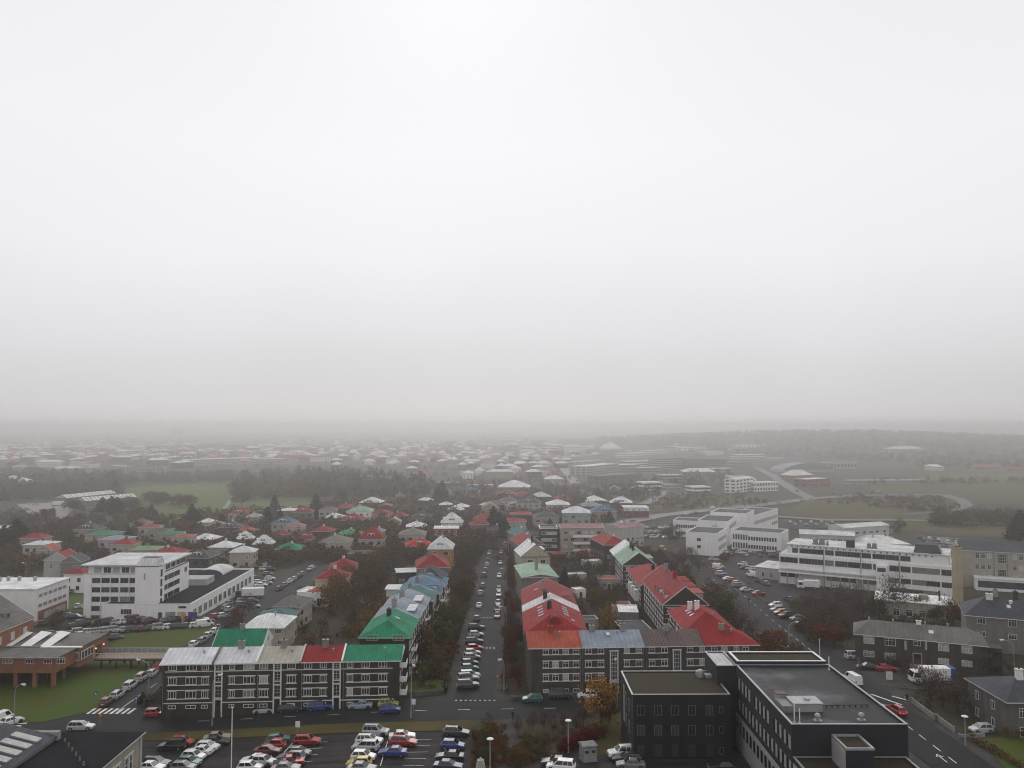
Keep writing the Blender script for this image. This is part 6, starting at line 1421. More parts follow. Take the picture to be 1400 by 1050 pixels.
    CARM[key] = dict(body=B_.mesh('body'), glass=Gm.mesh('window_glass'), grille=K.mesh('grille'), wheel=Wm.mesh('wheel'), head=Hm.mesh('headlight'), tail=Tm.mesh('taillight'), wp=wp, hp=hp, tp=tp, one=one.mesh('parked_car'))
    return CARM[key]
NCAR = [0]
def car(px, py, col, kind, head, place, count, key=None, lit=False, world=None, name='parked_car', group=None, dz=.0):
    p = G(px, py, .6) if world is None else Vector((*world, 0))
    z = T(p.x, p.y) + dz; d = car_mesh(kind, col)
    far = math.hypot(p.x, p.y) > 262
    # tilt with the ground
    a = R(head); g = Vector((math.cos(a), math.sin(a))); sl = (T(p.x + g.x * 2, p.y + g.y * 2) - T(p.x - g.x * 2, p.y - g.y * 2)) / 4
    if far: o = put(d['one'], name, None, (p.x, p.y, z), a); o.rotation_euler = (0, -math.atan(sl), a)
    else:
        o = empty(name, (p.x, p.y, z), a); o.rotation_euler = (0, -math.atan(sl), a)
        put(d['body'], 'body', o); put(d['glass'], 'window_glass', o); put(d['grille'], 'grille', o)
        for q in d['wp']: put(d['wheel'], 'wheel', o, q)
        for q in d['hp']: put(d['head'], 'headlight', o, q)
        for q in d['tp']:
            t = put(d['tail'], 'taillight', o, q)
            if lit: t.data = d['tail'].copy(); t.data.materials[0] = M['brakelit']
    NCAR[0] += 1
    reg(o, f'{col} {kind}', place, count, key if key is not None else px, 'car', group or 'cars parked ' + place)
    return o
H, Sa, E, F4, V, PC, PU = 'hatchback', 'saloon', 'estate', 'four-by-four', 'van', 'people carrier', 'pickup'
def cars():
    # cross street
    pl, ct = 'on the cross street below the five-roofed terrace', 'from the lawn road'
    for px, py, c, k, hd in [(212, 976, 'red', H, 3), (260, 976.5, 'dark red', H, 183), (296, 973.5, 'silver', E, 3), (361, 971, 'silver', H, 3), (397, 969.5, 'navy', E, 3), (438, 967.5, 'blue', F4, 3), (493, 965, 'light blue', Sa, 183), (531, 962.5, 'lime', H, 3)]: car(px, py, c, k, hd, pl, ct, dz=.16)
    car(533, 970.5, 'blue', H, 3, 'driving past the lamp post on the cross street', '', name='moving_car', group='cars on the move', dz=.17)
    car(111, 994, 'silver', E, 4, 'driving behind the black-roofed hall', '', name='moving_car', group='cars on the move', dz=.17)
    car(14, 987, 'white', Sa, 60, 'waiting beside the zebra crossing by the lawn', '', dz=.17, group='cars on the move', name='moving_car'); car(1, 985, 'white', V, 75, 'at the picture edge by the lawn lamp', '', dz=.17, group='cars on the move', name='moving_car')
    pl, ct = 'on the cross street below the orange-roofed terrace', 'from the straight street'
    for px, py, c, k, hd in [(728, 956, 'teal', H, 183), (767, 951, 'dark grey', F4, 3), (803, 951, 'white', H, 183)]: car(px, py, c, k, hd, pl, ct, dz=.16)
    # lawn road
    pl, ct = 'on the road beside the lawn', 'from the junction'
    for px, py, c, k in [(146, 960, 'dark red', H), (161, 950, 'silver', E), (178, 938, 'silver', PC), (194, 927, 'beige', F4), (208, 921, 'silver', H), (217, 912, 'red', H), (265, 881, 'white', H), (277, 876, 'grey', E), (285, 869, 'silver', H), (294, 863, 'white', H), (300, 858, 'silver', Sa)]: car(px, py, c, k, 92, pl, ct, -py, dz=.16)
    # big car park at the front: parallel lanes, noses to the south-east
    pl, ct = 'in the front car park', 'from the black-roofed hall'
    for px, py, c, k, hd in [(235, 1021, 'black', F4, 178), (249, 1014, 'red', H, -8), (297, 1008, 'beige', Sa, 8), (295, 1014, 'black', Sa, 0), (284, 1021, 'white', H, -6), (273, 1027, 'white', Sa, 172), (265, 1034, 'white', H, -10), (259, 1042, 'teal', H, -10), (214, 1043, 'navy', E, -8), (207, 1049, 'white', Sa, -8), (251, 1049, 'grey', H, -5), (348, 1039, 'white', Sa, 172), (342, 1049, 'white', H, -4),
      (380, 1011, 'teal', H, 12), (375, 1018, 'red', H, 170), (366, 1026, 'dark red', Sa, -5), (420, 1012.5, 'red', E, -4), (398, 1035, 'grey', E, 170), (409, 1029, 'dark grey', H, -10), (361, 1041, 'silver', H, -12), (395, 1043, 'red', PU, 12), (391, 1050, 'grey', Sa, 0),
      (514, 1001, 'silver', F4, -8), (505, 1012, 'white', E, -6), (500, 1021, 'silver', PC, 172), (497, 1034, 'white', H, -6), (491, 1043, 'yellow', H, 175), (495, 1050, 'grey', Sa, -5), (550, 1006, 'white', Sa, 5), (552, 1014, 'red', E, -6), (537, 1028, 'blue', Sa, 176),
      (624, 1001, 'dark grey', E, -6), (619, 1019, 'blue', H, -5), (615, 1034, 'black', Sa, 176), (613, 1047, 'navy', Sa, -6)]: car(px, py, c, k, hd, pl, ct, dz=.08)
    pl, ct = 'in the yard by the mossy-roofed block', 'from the grey cabinet'
    for px, py, c, k, hd in [(760, 1043, 'dark grey', Sa, 170), (767, 1049, 'white', PC, 168), (850, 1031, 'white', F4, 188), (857, 1038, 'black', E, 176), (862, 1046, 'grey', Sa, 176), (988, 1049, 'black', Sa, 176)]: car(px, py, c, k, hd, pl, ct, dz=.2)
    # straight street
    pl, ct = 'on the straight street, silver-roofed side', 'from the junction'
    for px, py, c, k, hd in [(640, 938, 'dark grey', F4, 10), (640, 929, 'grey', F4, 12), (642, 924, 'silver', PC, 14), (642, 914, 'teal', H, 12), (642, 907, 'black', H, 12), (645, 899, 'grey', H, 12), (646, 893, 'silver', H, 12), (649, 886.5, 'red', H, 14), (648, 877, 'dark grey', E, 12), (651, 868, 'silver', H, 12), (651, 858, 'navy', E, 14), (652, 846, 'dark grey', H, 88), (655, 828, 'white', Sa, 88), (657, 811, 'silver', H, 90), (660, 801, 'grey', E, 90), (662, 787, 'dark red', F4, 90), (664, 779, 'grey', H, 90), (666, 772, 'silver', H, 90), (667, 766, 'black', H, 90), (668, 760, 'dark grey', H, 90), (669, 756, 'silver', H, 90)]: car(px, py, c, k, hd, pl, ct, -py, dz=.18)
    pl = 'on the straight street, red-roofed side'
    for px, py, c, k in [(680, 842, 'dark red', Sa), (680.5, 834, 'dark grey', F4), (681, 825, 'grey', H), (682, 806, 'green', H), (682, 813, 'silver', E), (682.5, 788, 'silver', H), (684, 770, 'beige', H), (684.5, 764, 'white', H), (685, 756, 'red', H)]: car(px, py, c, k, 269, pl, ct, -py, dz=.18)
    car(675, 750, 'navy', F4, 0, 'crossing the far end of the straight street', '', name='moving_car', group='cars on the move'); car(628, 787, 'blue', PU, 90, 'parked in a side yard near the yellow house', '', group='cars in side yards')
    # hospital road and its car park
    pl, ct = 'on the hospital road', 'from the slate office'
    for px, py, c, k, hd in [(1225, 971, 'red', E, 98), (1166, 931, 'white', V, 98), (976, 797, 'dark grey', Sa, 95), (966, 806, 'red', H, 275), (971, 812, 'white', H, 275), (977, 817, 'navy', Sa, 275), (991, 826, 'navy', PC, 275), (1071, 883, 'white', E, 275)]: car(px, py, c, k, hd, pl, ct, -py, lit=(c == 'red' and py > 900), dz=.2, name='moving_car' if py > 900 else 'parked_car')
    pl, ct = 'in the hospital car park', 'from the white school'
    for px, py, c, k, hd in [(976, 765, 'silver', E, 20), (982, 769, 'dark red', H, 20), (978, 773, 'red', E, 20), (982, 776, 'white', V, 20), (984, 781, 'red', H, 20), (986, 785, 'silver', PC, 20), (990, 788, 'blue', H, 20), (996, 792, 'white', Sa, 15), (1002, 794, 'red', H, 15), (1008, 798, 'silver', H, 15), (1010, 801, 'grey', E, 15), (1020, 807, 'silver', Sa, 12), (1015, 772, 'white', H, 160), (1019, 777, 'dark grey', H, 160), (1026, 778, 'white', H, 160), (1028, 787, 'white', V, 120), (1040, 795, 'dark grey', Sa, 120), (1046, 798, 'grey', H, 110), (1060, 828, 'white', H, 190), (1062, 834, 'grey', H, 190), (1067, 838, 'orange', H, 190), (1075, 843, 'black', F4, 190), (1091, 846, 'white', Sa, 190), (1078, 820, 'dark grey', H, 100), (1037, 812, 'red', Sa, 15)]: car(px, py, c, k, hd, pl, ct, py, dz=.26)
    pl, ct = 'below the slim-windowed school wing', 'along the wing'
    for i in range(15): px = 987 + i * 6.4; car(px, 752 + (i % 3) * 2.4 + i * .35, rnd.choice(['white', 'silver', 'dark grey', 'navy', 'white', 'grey', 'dark red']), rnd.choice([H, Sa, E]), rnd.choice((10, 80, 95)), pl, ct, dz=.26)
    # beside the long grey house
    pl, ct = 'in the yard of the long grey house', 'towards the lorry'
    for px, py, c, k, hd in [(1169, 898, 'silver', F4, 2), (1207, 902, 'dark grey', PC, 120), (1186, 912, 'black', Sa, 170), (1211, 914, 'red', Sa, -10), (1291, 911, 'red', Sa, -12)]: car(px, py, c, k, hd, pl, ct, dz=.16)
    car(1341, 996, 'silver', H, 185, 'on the driveway of the pebbledashed house', '', group='cars in side yards')
    # office car park
    pl, ct = 'in the near row below the white office block', 'from the brick building'
    cs = [('dark red', H), ('white', H), ('grey', E), ('silver', F4), ('silver', H), ('silver', E), ('silver', PC), ('silver', F4), ('silver', Sa), ('dark grey', E), ('dark red', Sa), ('dark grey', Sa), ('silver', F4), ('white', H), ('black', E), ('dark grey', H), ('white', H), ('white', V)]
    for i, (c, k) in enumerate(cs): t = i / 17; car(73 + (280 - 73) * t, 867 - 12.5 * t + (2 if i in (1, 2) else 0), c, k, 35, pl, ct, dz=.14)
    car(159, 871, 'dark grey', H, 20, 'alone on the grass edge by the near row', '', group='cars in side yards')
    car(112, 867.5, 'white', Sa, 30, 'squeezed before the near row', '', group='cars in side yards')
    pl, ct = 'in the row against the white office block', 'from the white hall'
    for px, py, c, k in [(103, 856, 'black', E), (113, 853, 'dark grey', F4), (135, 852, 'dark red', H), (147, 852, 'black', V), (159, 851, 'silver', H), (170, 850, 'white', H), (182, 848, 'dark red', V), (194, 848, 'navy', PC), (204, 849, 'dark red', PC), (228, 848, 'grey', H), (238, 847, 'dark grey', E), (249, 846, 'black', H), (261, 846, 'dark red', H), (273, 846, 'dark grey', Sa), (284, 849, 'silver', H), (295, 843, 'red', H), (305, 842, 'silver', H)]: car(px, py, c, k, 55, pl, ct, dz=.14)
    pl, ct = 'in the shop-front car park', 'from the white hall'
    for px, py, c, k, hd in [(94, 842, 'grey', E, 20), (104, 844, 'black', E, 10), (107, 829, 'white', H, 100), (118, 829, 'white', H, 100), (58, 853, 'dark grey', H, 60), (308, 831, 'grey', H, 80), (313, 825, 'grey', Sa, 80), (313, 833, 'silver', H, 80), (319, 841, 'grey', H, 80), (333, 822, 'silver', E, 30), (334, 828, 'dark grey', F4, 20), (345, 822, 'dark grey', H, 20), (347, 829, 'silver', H, 20), (323, 789, 'silver', H, 60), (333, 789, 'silver', H, 60), (343, 788, 'silver', H, 60), (354, 796, 'white', H, 15), (357, 800, 'white', Sa, 15), (352, 805, 'navy', Sa, 15), (349, 809, 'navy', H, 15), (366, 785, 'dark grey', H, 15), (369, 791, 'white', H, 15), (362, 771, 'white', H, 20), (357, 774, 'silver', Sa, 20), (362, 778, 'white', E, 20), (370, 778, 'dark grey', H, 20), (335, 777, 'navy', PC, 30), (349, 790, 'dark grey', H, 60), (365, 797, 'silver', H, 20)]: car(px, py, c, k, hd, pl, ct, dz=.14)
    pl, ct = 'along the office road past the cream houses', 'from the shop end'
    for px, py, c, k in [(382, 805, 'dark grey', E), (389, 800, 'grey', H), (396, 795, 'white', H), (402, 792, 'silver', H), (408, 788, 'dark grey', Sa), (413, 785, 'grey', H), (424, 778, 'silver', Sa), (427, 776, 'white', H)]: car(px, py, c, k, 88, pl, ct, dz=.2)
    # small far cars
    pl, ct = 'in the far hospital car park by the tracks', 'across the lot'
    r2 = random.Random(5)
    for r in range(4):
        for i in range(9): car(1258 + i * 6.2 + r * 5, 735.5 + r * 4.2 + i * .5, r2.choice(['white', 'silver', 'silver', 'dark grey', 'navy', 'grey', 'dark red', 'white']), r2.choice([H, Sa, E]), 75, pl, ct, dz=.34)
    pl, ct = 'beside the mint-roofed gable', 'across the lot'
    for r in range(3):
        for i in range(5): car(880 + i * 8.2 + r * 3, 721 + r * 6.5 + (i % 2), r2.choice(['white', 'silver', 'dark grey', 'grey', 'white']), r2.choice([H, Sa, F4]), 20, pl, ct, dz=.34)
    car(906, 751, 'yellow', V, 280, 'on the side road by the white school', '', group='cars on the move', name='moving_car')
    pl, ct = 'on the main road beyond the white school', 'along the road'
    for i, (px, py) in enumerate([(852, 717), (865, 713), (893, 711), (938, 704), (952, 702), (975, 695.5), (1002, 697.5), (1040, 693), (1065, 688), (1078, 686), (1097, 684), (1108, 681.5), (1140, 675), (1192, 674), (1200, 673.5), (1246, 676), (1075, 668), (1090, 672)]): car(px, py, r2.choice(['white', 'silver', 'white', 'navy', 'grey']), r2.choice([H, Sa, V]), 35, pl, ct, dz=.62, name='moving_car')
    pl, ct = 'in the lot behind the white school', 'across the lot'
    for i in range(10): car(1080 + i * 7.2, 714 + (i % 2) * 3.5, r2.choice(['white', 'silver', 'dark grey', 'silver']), r2.choice([H, Sa]), 80, pl, ct, dz=.34)
    pl, ct = 'in the lot left of the park', 'across the lot'
    for px, py, c in [(31, 694, 'white'), (38, 697, 'grey'), (42, 690, 'white'), (50, 690.5, 'silver'), (60, 711, 'white'), (66, 712, 'navy'), (70, 714, 'silver'), (55, 709, 'grey')]: car(px, py, c, H, 40, pl, ct, dz=.5)
cars()
def lorry(name, label, P, yaw, cabm, boxm, rearm, L=8.0, Wd=2.4, Hh=3.2, cat='lorry', stripe=None):
    o = empty(name, (P.x, P.y, T(P.x, P.y) + .16), yaw); tag(o, label, cat); h = L / 2
    m = MB(); m.box(-h, -Wd/2, .9, h - 2.2, Wd/2, Hh, boxm)
    if stripe: m.box(-h + .6, -Wd/2 - .01, 1.5, h - 2.8, -Wd/2, 2.4, stripe)
    m.build('cargo_box', o); m = MB(); m.box(-h - .03, -Wd/2, .85, -h + 1.0, Wd/2 + .03, Hh + .04, rearm); m.build('tail_end', o)
    m = MB(); x = h - 2.1
    for s in (0,): m.v += []
    prof = [(x, .5), (h, .5), (h, 1.4), (h - .35, 2.5), (x, 2.6)]
    m.poly([(a, -Wd/2 + .06, z) for a, z in prof], cabm); m.poly([(a, Wd/2 - .06, z) for a, z in prof][::-1], cabm)
    for (a, z), (b, y) in zip(prof, prof[1:] + prof[:1]): m.poly([(a, Wd/2 - .06, z), (b, Wd/2 - .06, y), (b, -Wd/2 + .06, y), (a, -Wd/2 + .06, z)][::-1], cabm)
    m.build('cab', o)
    m = MB(); g = M['carglass']; m.poly([(h + .0, -Wd/2 + .2, 1.45), (h + .0, Wd/2 - .2, 1.45), (h - .31, Wd/2 - .2, 2.42), (h - .31, -Wd/2 + .2, 2.42)], g)
    for s in (-1, 1): y = s * (Wd/2 - .045); m.poly([(x + .5, y, 1.45), (h - .25, y, 1.45), (h - .5, y, 2.35), (x + .5, y, 2.35)][::s], g)
    m.v = [(a + .015 if i < 4 else a, b, c) for i, (a, b, c) in enumerate(m.v)]
    m.build('window_glass', o)
    m = MB(); m.box(-h, -Wd/2 + .3, .5, h - .3, Wd/2 - .3, .9, M['dark']); m.build('chassis', o)
    w = MB(); w.tube((0, -.16, 0), (0, .16, 0), .46, .46, M['rubber'], 14); w.tube((0, -.17, 0), (0, .17, 0), .25, .25, M['rim'], 10); wm = w.mesh('wheel')
    for xx in (h - 1.0, -h + 1.5): 
        for s in (-1, 1): put(wm, 'wheel', o, (xx, s * (Wd/2 - .18), .46))
    for s in (-1, 1): 
        q = MB(); q.box(h - .01, s * .85 - .16, .7, h + .04, s * .85 + .16, .9, M['lens']); q.build('headlight', o)
    return o
vio = mat('lorry_print', (.2, .17, .26), .5, col2=(.6, .6, .6), scale=.9)
lorry('lorry', 'white box lorry with blue rear end before the long grey house', G(1274, 935), 3.1, M['white'], M['white'], mat('blue_panel', (.03, .07, .22), .5), 8.6, 2.5, 3.3, stripe=vio)
lorry('lorry', 'white lorry with blue cab side in the office car park', G(341, 818), 3.3, mat('blue_cab', (.05, .06, .2), .4), M['white'], M['white'], 9, 2.4, 3.2)
lorry('bus', 'small red bus in the lot left of the park', G(65, 702), 0.2, mat('bus_red', (.36, .05, .045), .4), mat('bus_red', (0, 0, 0)), mat('bus_red', (0, 0, 0)), 10, 2.5, 3.0, 'bus')
lorry('lorry', 'white lorry in the lot left of the park', G(81, 692), 0.2, M['white'], M['white'], M['white'], 11, 2.5, 3.4)
lorry('lorry', 'white van lorry by the hospital loading canopy', G(1105, 806), 2.9, M['white'], M['white'], M['white'], 7, 2.3, 3.0)

# ================================================================== TREES
def leafmat(name, c, c2, sc=.55): return mat(name, c, .95, col2=c2, scale=sc, rand=.22, spec=.1, detail=5, lo=.3, hi=.7)
LM = {'bare': leafmat('bare_twigs', (0.113, 0.078, 0.055), (0.054, 0.038, 0.029)), 'brown': leafmat('brown_leaves', (0.138, 0.079, 0.024), (0.062, 0.043, 0.019)), 'olive': leafmat('olive_leaves', (0.094, 0.086, 0.020), (0.039, 0.039, 0.012)),
      'rust': leafmat('rust_leaves', (0.164, 0.046, 0.016), (0.076, 0.023, 0.010)), 'yellow': leafmat('yellow_leaves', (0.375, 0.221, 0.024), (0.112, 0.066, 0.013)), 'conifer': leafmat('conifer_needles', (0.016, 0.022, 0.011), (0.008, 0.010, 0.006)), 'orange': leafmat('orange_leaves', (0.207, 0.109, 0.019), (0.096, 0.057, 0.016)), 'red': leafmat('red_leaves', (0.132, 0.015, 0.012), (0.054, 0.012, 0.008)), 'hedge': leafmat('hedge_leaves', (0.047, 0.061, 0.014), (0.023, 0.030, 0.009))}
def quads(cen, size, rs, elong=1.0, up=None, mi=None):
    n = len(cen); a = rs.normal(size=(n, 3)); a /= np.linalg.norm(a, axis=1)[:, None]
    if up is not None: a = a * .55 + up; a /= np.linalg.norm(a, axis=1)[:, None]
    b = np.cross(a, rs.normal(size=(n, 3))); b /= np.linalg.norm(b, axis=1)[:, None]
    s = (size * rs.uniform(.6, 1.3, n))[:, None]
    A = a * s * elong; Bv = b * s
    return np.stack([cen - A - Bv * .6, cen - A * .2 + Bv, cen + A + Bv * .4, cen + A * .3 - Bv], 1).reshape(-1, 3)
def qmesh(V, name, mats, mi=None):
    n = len(V) // 4; me = bpy.data.meshes.new(name)
    me.vertices.add(len(V)); me.vertices.foreach_set('co', V.astype(np.float32).ravel())
    me.loops.add(n * 4); me.loops.foreach_set('vertex_index', np.arange(n * 4, dtype=np.int32))
    me.polygons.add(n); me.polygons.foreach_set('loop_start', np.arange(0, n * 4, 4, dtype=np.int32))
    for m in mats: me.materials.append(m)
    if mi is not None: me.polygons.foreach_set('material_index', mi.astype(np.int32))
    me.update(calc_edges=True); return me
def crown_pts(rs, kind, n, lob):
    """points through a unit crown: x,y about 0, z 0..1; clumps with gaps between them"""
    if kind == 'conifer':
        z = rs.beta(1.1, 1.7, n); lay = np.floor(z * 9) / 9 + rs.uniform(0, .05, n); z = z * .4 + lay * .6
        r = (1 - z) ** .8 * .36 * (.55 + .6 * rs.random(n)) * (.8 + .35 * np.sin(rs.integers(0, 5, n) * 1.3 + lay * 40)); t = rs.uniform(0, 6.283, n)
        return np.stack([r * np.cos(t), r * np.sin(t), z * .98 + .02], 1)
    c = rs.normal(size=(lob, 3)); c /= np.linalg.norm(c, axis=1)[:, None]; c *= rs.uniform(.35, 1, (lob, 1)) ** .6
    c *= np.array([.36, .36, .36]); c[:, 2] += .58 - .12 * (np.hypot(c[:, 0], c[:, 1]) / .36) ** 2
    sg = rs.uniform(.05, .11, lob); k = rs.integers(0, lob, n)
    return c[k] + rs.normal(size=(n, 3)) * sg[k][:, None]
def tree_proto(kind, seed, dens=1.0, low=False):
    rs = np.random.default_rng(seed); rr = random.Random(seed); lm = LM[kind]
    h = 8.0; tm = MB()
    n = int({'conifer': 2600, 'bare': 1050, 'yellow': 1500}.get(kind, 1700) * dens)
    lob = 26
    P = crown_pts(rs, kind, n, lob) * h
    if kind != 'conifer':
        P[:, :2] *= rr.uniform(.95, 1.2)
        lean = (rr.uniform(-.3, .3), rr.uniform(-.3, .3))
        tm.tube((0, 0, -.5), (lean[0], lean[1], h * .36), .17, .11, M['bark'], 6, False)
        tops = [P[i] for i in rs.integers(0, n, 6 if low else 22)]
        for t in tops:
            s = Vector((lean[0] * rr.uniform(.6, 1.1), lean[1] * rr.uniform(.6, 1.1), h * rr.uniform(.22, .42))); e = Vector(t); mdl = s.lerp(e, .5) + Vector((0, 0, .35))
            tm.tube(s, mdl, .075, .045, M['bark'], 4, False); tm.tube(mdl, e + (e - mdl) * .25, .045, .012, M['bark'], 3, False)
            if not low:
                for k in range(3): e2 = e + Vector((rr.uniform(-.9, .9), rr.uniform(-.9, .9), rr.uniform(.1, 1.1))); tm.tube(mdl.lerp(e, rr.uniform(.3, 1)), e2, .025, .006, M['bark'], 3, False)
    else: tm.tube((0, 0, -.5), (0, 0, h * .8), .16, .03, M['bark'], 6, False)
    if kind == 'bare':
        up = P.copy(); up[:, 2] -= h * .3; up /= np.linalg.norm(up, axis=1)[:, None]
        V = np.concatenate([quads(P[: n * 3 // 4], .042, rs, 8.5, up[: n * 3 // 4]), quads(P[n * 3 // 4:], .15, rs, 1.1)])
    elif kind == 'conifer': V = quads(P, .2, rs, 1.6, np.array([0, 0, -.35]))
    else: V = np.concatenate([quads(P[: n * 3 // 4], .17, rs, 1.2), quads(P[n * 3 // 4:], .045, rs, 7)])
    return tm, V, lm
PRO = {}
def proto(kind, i):
    k = (kind, i)
    if k not in PRO:
        tm, V, lm = tree_proto(kind, hash_(kind) * 31 + i * 7 + 3)
        PRO[k] = (tm.mesh('trunk'), qmesh(V, 'crown', [lm]))
    return PRO[k]
def hash_(s): return sum(ord(c) * (i + 1) for i, c in enumerate(s)) % 997
KW = {'bare': ('bare_tree', 'bare brown-twigged tree'), 'brown': ('broadleaf_tree', 'brown-leaved tree'), 'olive': ('broadleaf_tree', 'olive-leaved tree'), 'rust': ('broadleaf_tree', 'rust-red tree'), 'yellow': ('broadleaf_tree', 'golden yellow tree'), 'conifer': ('conifer_tree', 'dark green conifer'), 'orange': ('broadleaf_tree', 'orange-brown tree'), 'red': ('shrub', 'crimson shrub')}
NT = [0]; TPOS = []
tr = random.Random(21)
def tree(x, y, kind, h, place, count, key=None, wid=1.0, desc=None, group=None, name=None):
    NT[0] += 1
    nm, dw = KW[kind]; t, c = proto(kind, tr.randrange(4))
    o = empty(name or nm, (x, y, T(x, y)), tr.uniform(0, 6.28)); s = h / 8.0; o.scale = (s * wid, s * wid, s)
    put(t, 'trunk', o); put(c, 'crown', o); TPOS.append((x, y))
    reg(o, desc or dw, place, count, key if key is not None else proj((x, y, 0))[0], 'shrub' if nm == 'shrub' else 'tree', group or 'trees ' + place)
    return o
def scatter(n, rx, ry, kinds, hr, place, count, gap=2.6, avoid=None, wid=(.85, 1.15)):
    got = t = 0; tot = [k for k, w in kinds for _ in range(w)]
    while got < n and t < 4000:
        t += 1; x, y = tr.uniform(*rx), tr.uniform(*ry)
        if any((x - a) ** 2 + (y - b) ** 2 < gap * gap for a, b in TPOS): continue
        if avoid and avoid(x, y): continue
        k = tr.choice(tot); tree(x, y, k, tr.uniform(*hr), place, count, key=y, wid=tr.uniform(*wid)); got += 1
def trees():
    tree(*G(822, 992)[:2], 'yellow', 8.6, 'by the mossy-roofed block on the cross street', '', wid=.95)
    tree(*G(833, 992)[:2], 'bare', 6.0, 'just beside the golden tree at the mossy-roofed block', '', wid=.8)
    tree(*G(832, 873)[:2], 'yellow', 9.0, 'in the back garden behind the orange and blue-grey roofs', '', wid=.75)
    scatter(24, (-20.5, -14.5), (166, 368), [('brown', 4), ('bare', 3), ('olive', 4), ('rust', 1)], (6, 9.5), 'before the silver-roofed row', 'from the junction', 3.0)
    scatter(24, (-1.4, 2.1), (164, 375), [('bare', 6), ('rust', 1), ('brown', 2)], (4.5, 7), 'before the red-roofed row', 'from the junction', 4, wid=(.6, .8))
    inA = lambda x, y: (x < -44 and y < 212) or (-52 < x < -42 and y > 225 and y < 262)
    scatter(26, (-61, -34.5), (165, 330), [('brown', 3), ('orange', 4), ('bare', 4), ('olive', 3)], (7, 11), 'between terrace and silver-roofed row', 'from the terrace', 3.2, inA)
    scatter(16, (-68, -63.5), (175, 330), [('bare', 4), ('rust', 3)], (4.5, 7), 'along the office road pavement', 'from the terrace', 3.5)
    scatter(22, (17.5, 36), (190, 330), [('bare', 5), ('brown', 2), ('olive', 2), ('conifer', 1)], (4, 7.5), 'between the two red-roofed rows', 'from the terrace', 4)
    scatter(24, (51.5, 62.5), (166, 335), [('bare', 5), ('brown', 3), ('rust', 2), ('olive', 2)], (5.5, 9), 'beside the hospital road', 'from the slate office', 3)
    for px, py, k, h, w in [(1100, 862, 'bare', 7, 1.1), (1112, 850, 'bare', 8, 1), (1124, 858, 'bare', 8, 1.1), (1138, 848, 'bare', 9, 1), (1150, 858, 'bare', 8, 1.1), (1164, 848, 'bare', 9, 1), (1140, 882, 'rust', 6, 1.2), (1126, 880, 'rust', 5.5, 1.2), (1158, 872, 'bare', 7.5, 1), (1180, 846, 'bare', 8, 1), (1105, 838, 'bare', 7.5, 1), (1128, 836, 'bare', 7.5, 1), (1156, 832, 'bare', 8, 1), (1174, 830, 'bare', 8, 1), (1090, 842, 'brown', 5, 1.1), (1065, 885, 'rust', 5, 1.2), (1052, 895, 'rust', 6, 1.2)]: tree(*G(px, py)[:2], k, h, 'on the bank above the hospital road', 'from the road', wid=w)
    for px, py, k, h in [(1192, 842, 'olive', 6), (1202, 846, 'brown', 6.5), (1213, 843, 'orange', 6), (1224, 846, 'bare', 13), (1237, 845, 'olive', 5.5), (1247, 847, 'brown', 5), (1259, 848, 'orange', 7), (1270, 850, 'brown', 5), (1281, 852, 'olive', 4.5), (1293, 852, 'bare', 8), (1303, 856, 'rust', 7)]: tree(*G(px, py)[:2], k, h, 'in the screen before the low boiler house', 'from the road', wid=.85)
    for px, py, k, h, w in [(1288, 966, 'bare', 7, 1.3), (1308, 975, 'bare', 6.5, 1.2), (1270, 950, 'bare', 6, 1.2), (1322, 955, 'bare', 5.5, 1.1), (1380, 925, 'bare', 5, 1.2), (1350, 922, 'bare', 5, 1.2), (1395, 935, 'bare', 5, 1), (1244, 930, 'bare', 3.5, 1.2), (1384, 1008, 'orange', 2.0, 1.6), (1330, 918, 'bare', 4, 1.3), (1192, 892, 'bare', 3.4, 1.2), (1225, 912, 'bare', 3, 1.3)]: tree(*G(px, py)[:2], k, h, 'in the gardens round the white lorry', 'from the hospital road', wid=w)
    for px, py, k, h, w in [(666, 1006, 'bare', 4.2, .7), (650, 1016, 'red', 2.2, 1.0), (664, 1020, 'olive', 3.2, 1.3), (672, 1014, 'orange', 3.6, 1.1), (682, 1028, 'rust', 2.6, 1.3), (668, 1042, 'olive', 2.6, 1.5), (652, 1034, 'rust', 2.0, 1.3), (775, 1026, 'red', 2.2, 1.5), (788, 1022, 'red', 2.4, 1.5), (800, 1016, 'red', 2.6, 1.4), (812, 1009, 'rust', 2.8, 1.4), (722, 1020, 'olive', 2.0, 1.5), (742, 1016, 'orange', 1.8, 1.5), (712, 1040, 'brown', 2.2, 1.5), (738, 1036, 'olive', 2, 1.5), (728, 1000, 'bare', 3.6, .7), (744, 998, 'bare', 3.4, .7), (757, 1004, 'bare', 3.6, .7), (771, 1000, 'bare', 3.8, .7), (788, 1003, 'bare', 4, .7), (798, 994, 'bare', 4, .7), (708, 1004, 'bare', 3.3, .7), (706, 1046, 'brown', 2.4, 1.6)]:
        nm = 'shrub' if h < 3.3 else None
        tree(*G(px, py)[:2], k, h, 'on the planted square', 'from the car park', wid=w, name=nm, desc={'red': 'crimson shrub', 'olive': 'olive green shrub', 'rust': 'rust-red shrub', 'orange': 'orange-brown shrub', 'brown': 'brown shrub'}.get(k) if nm else None)
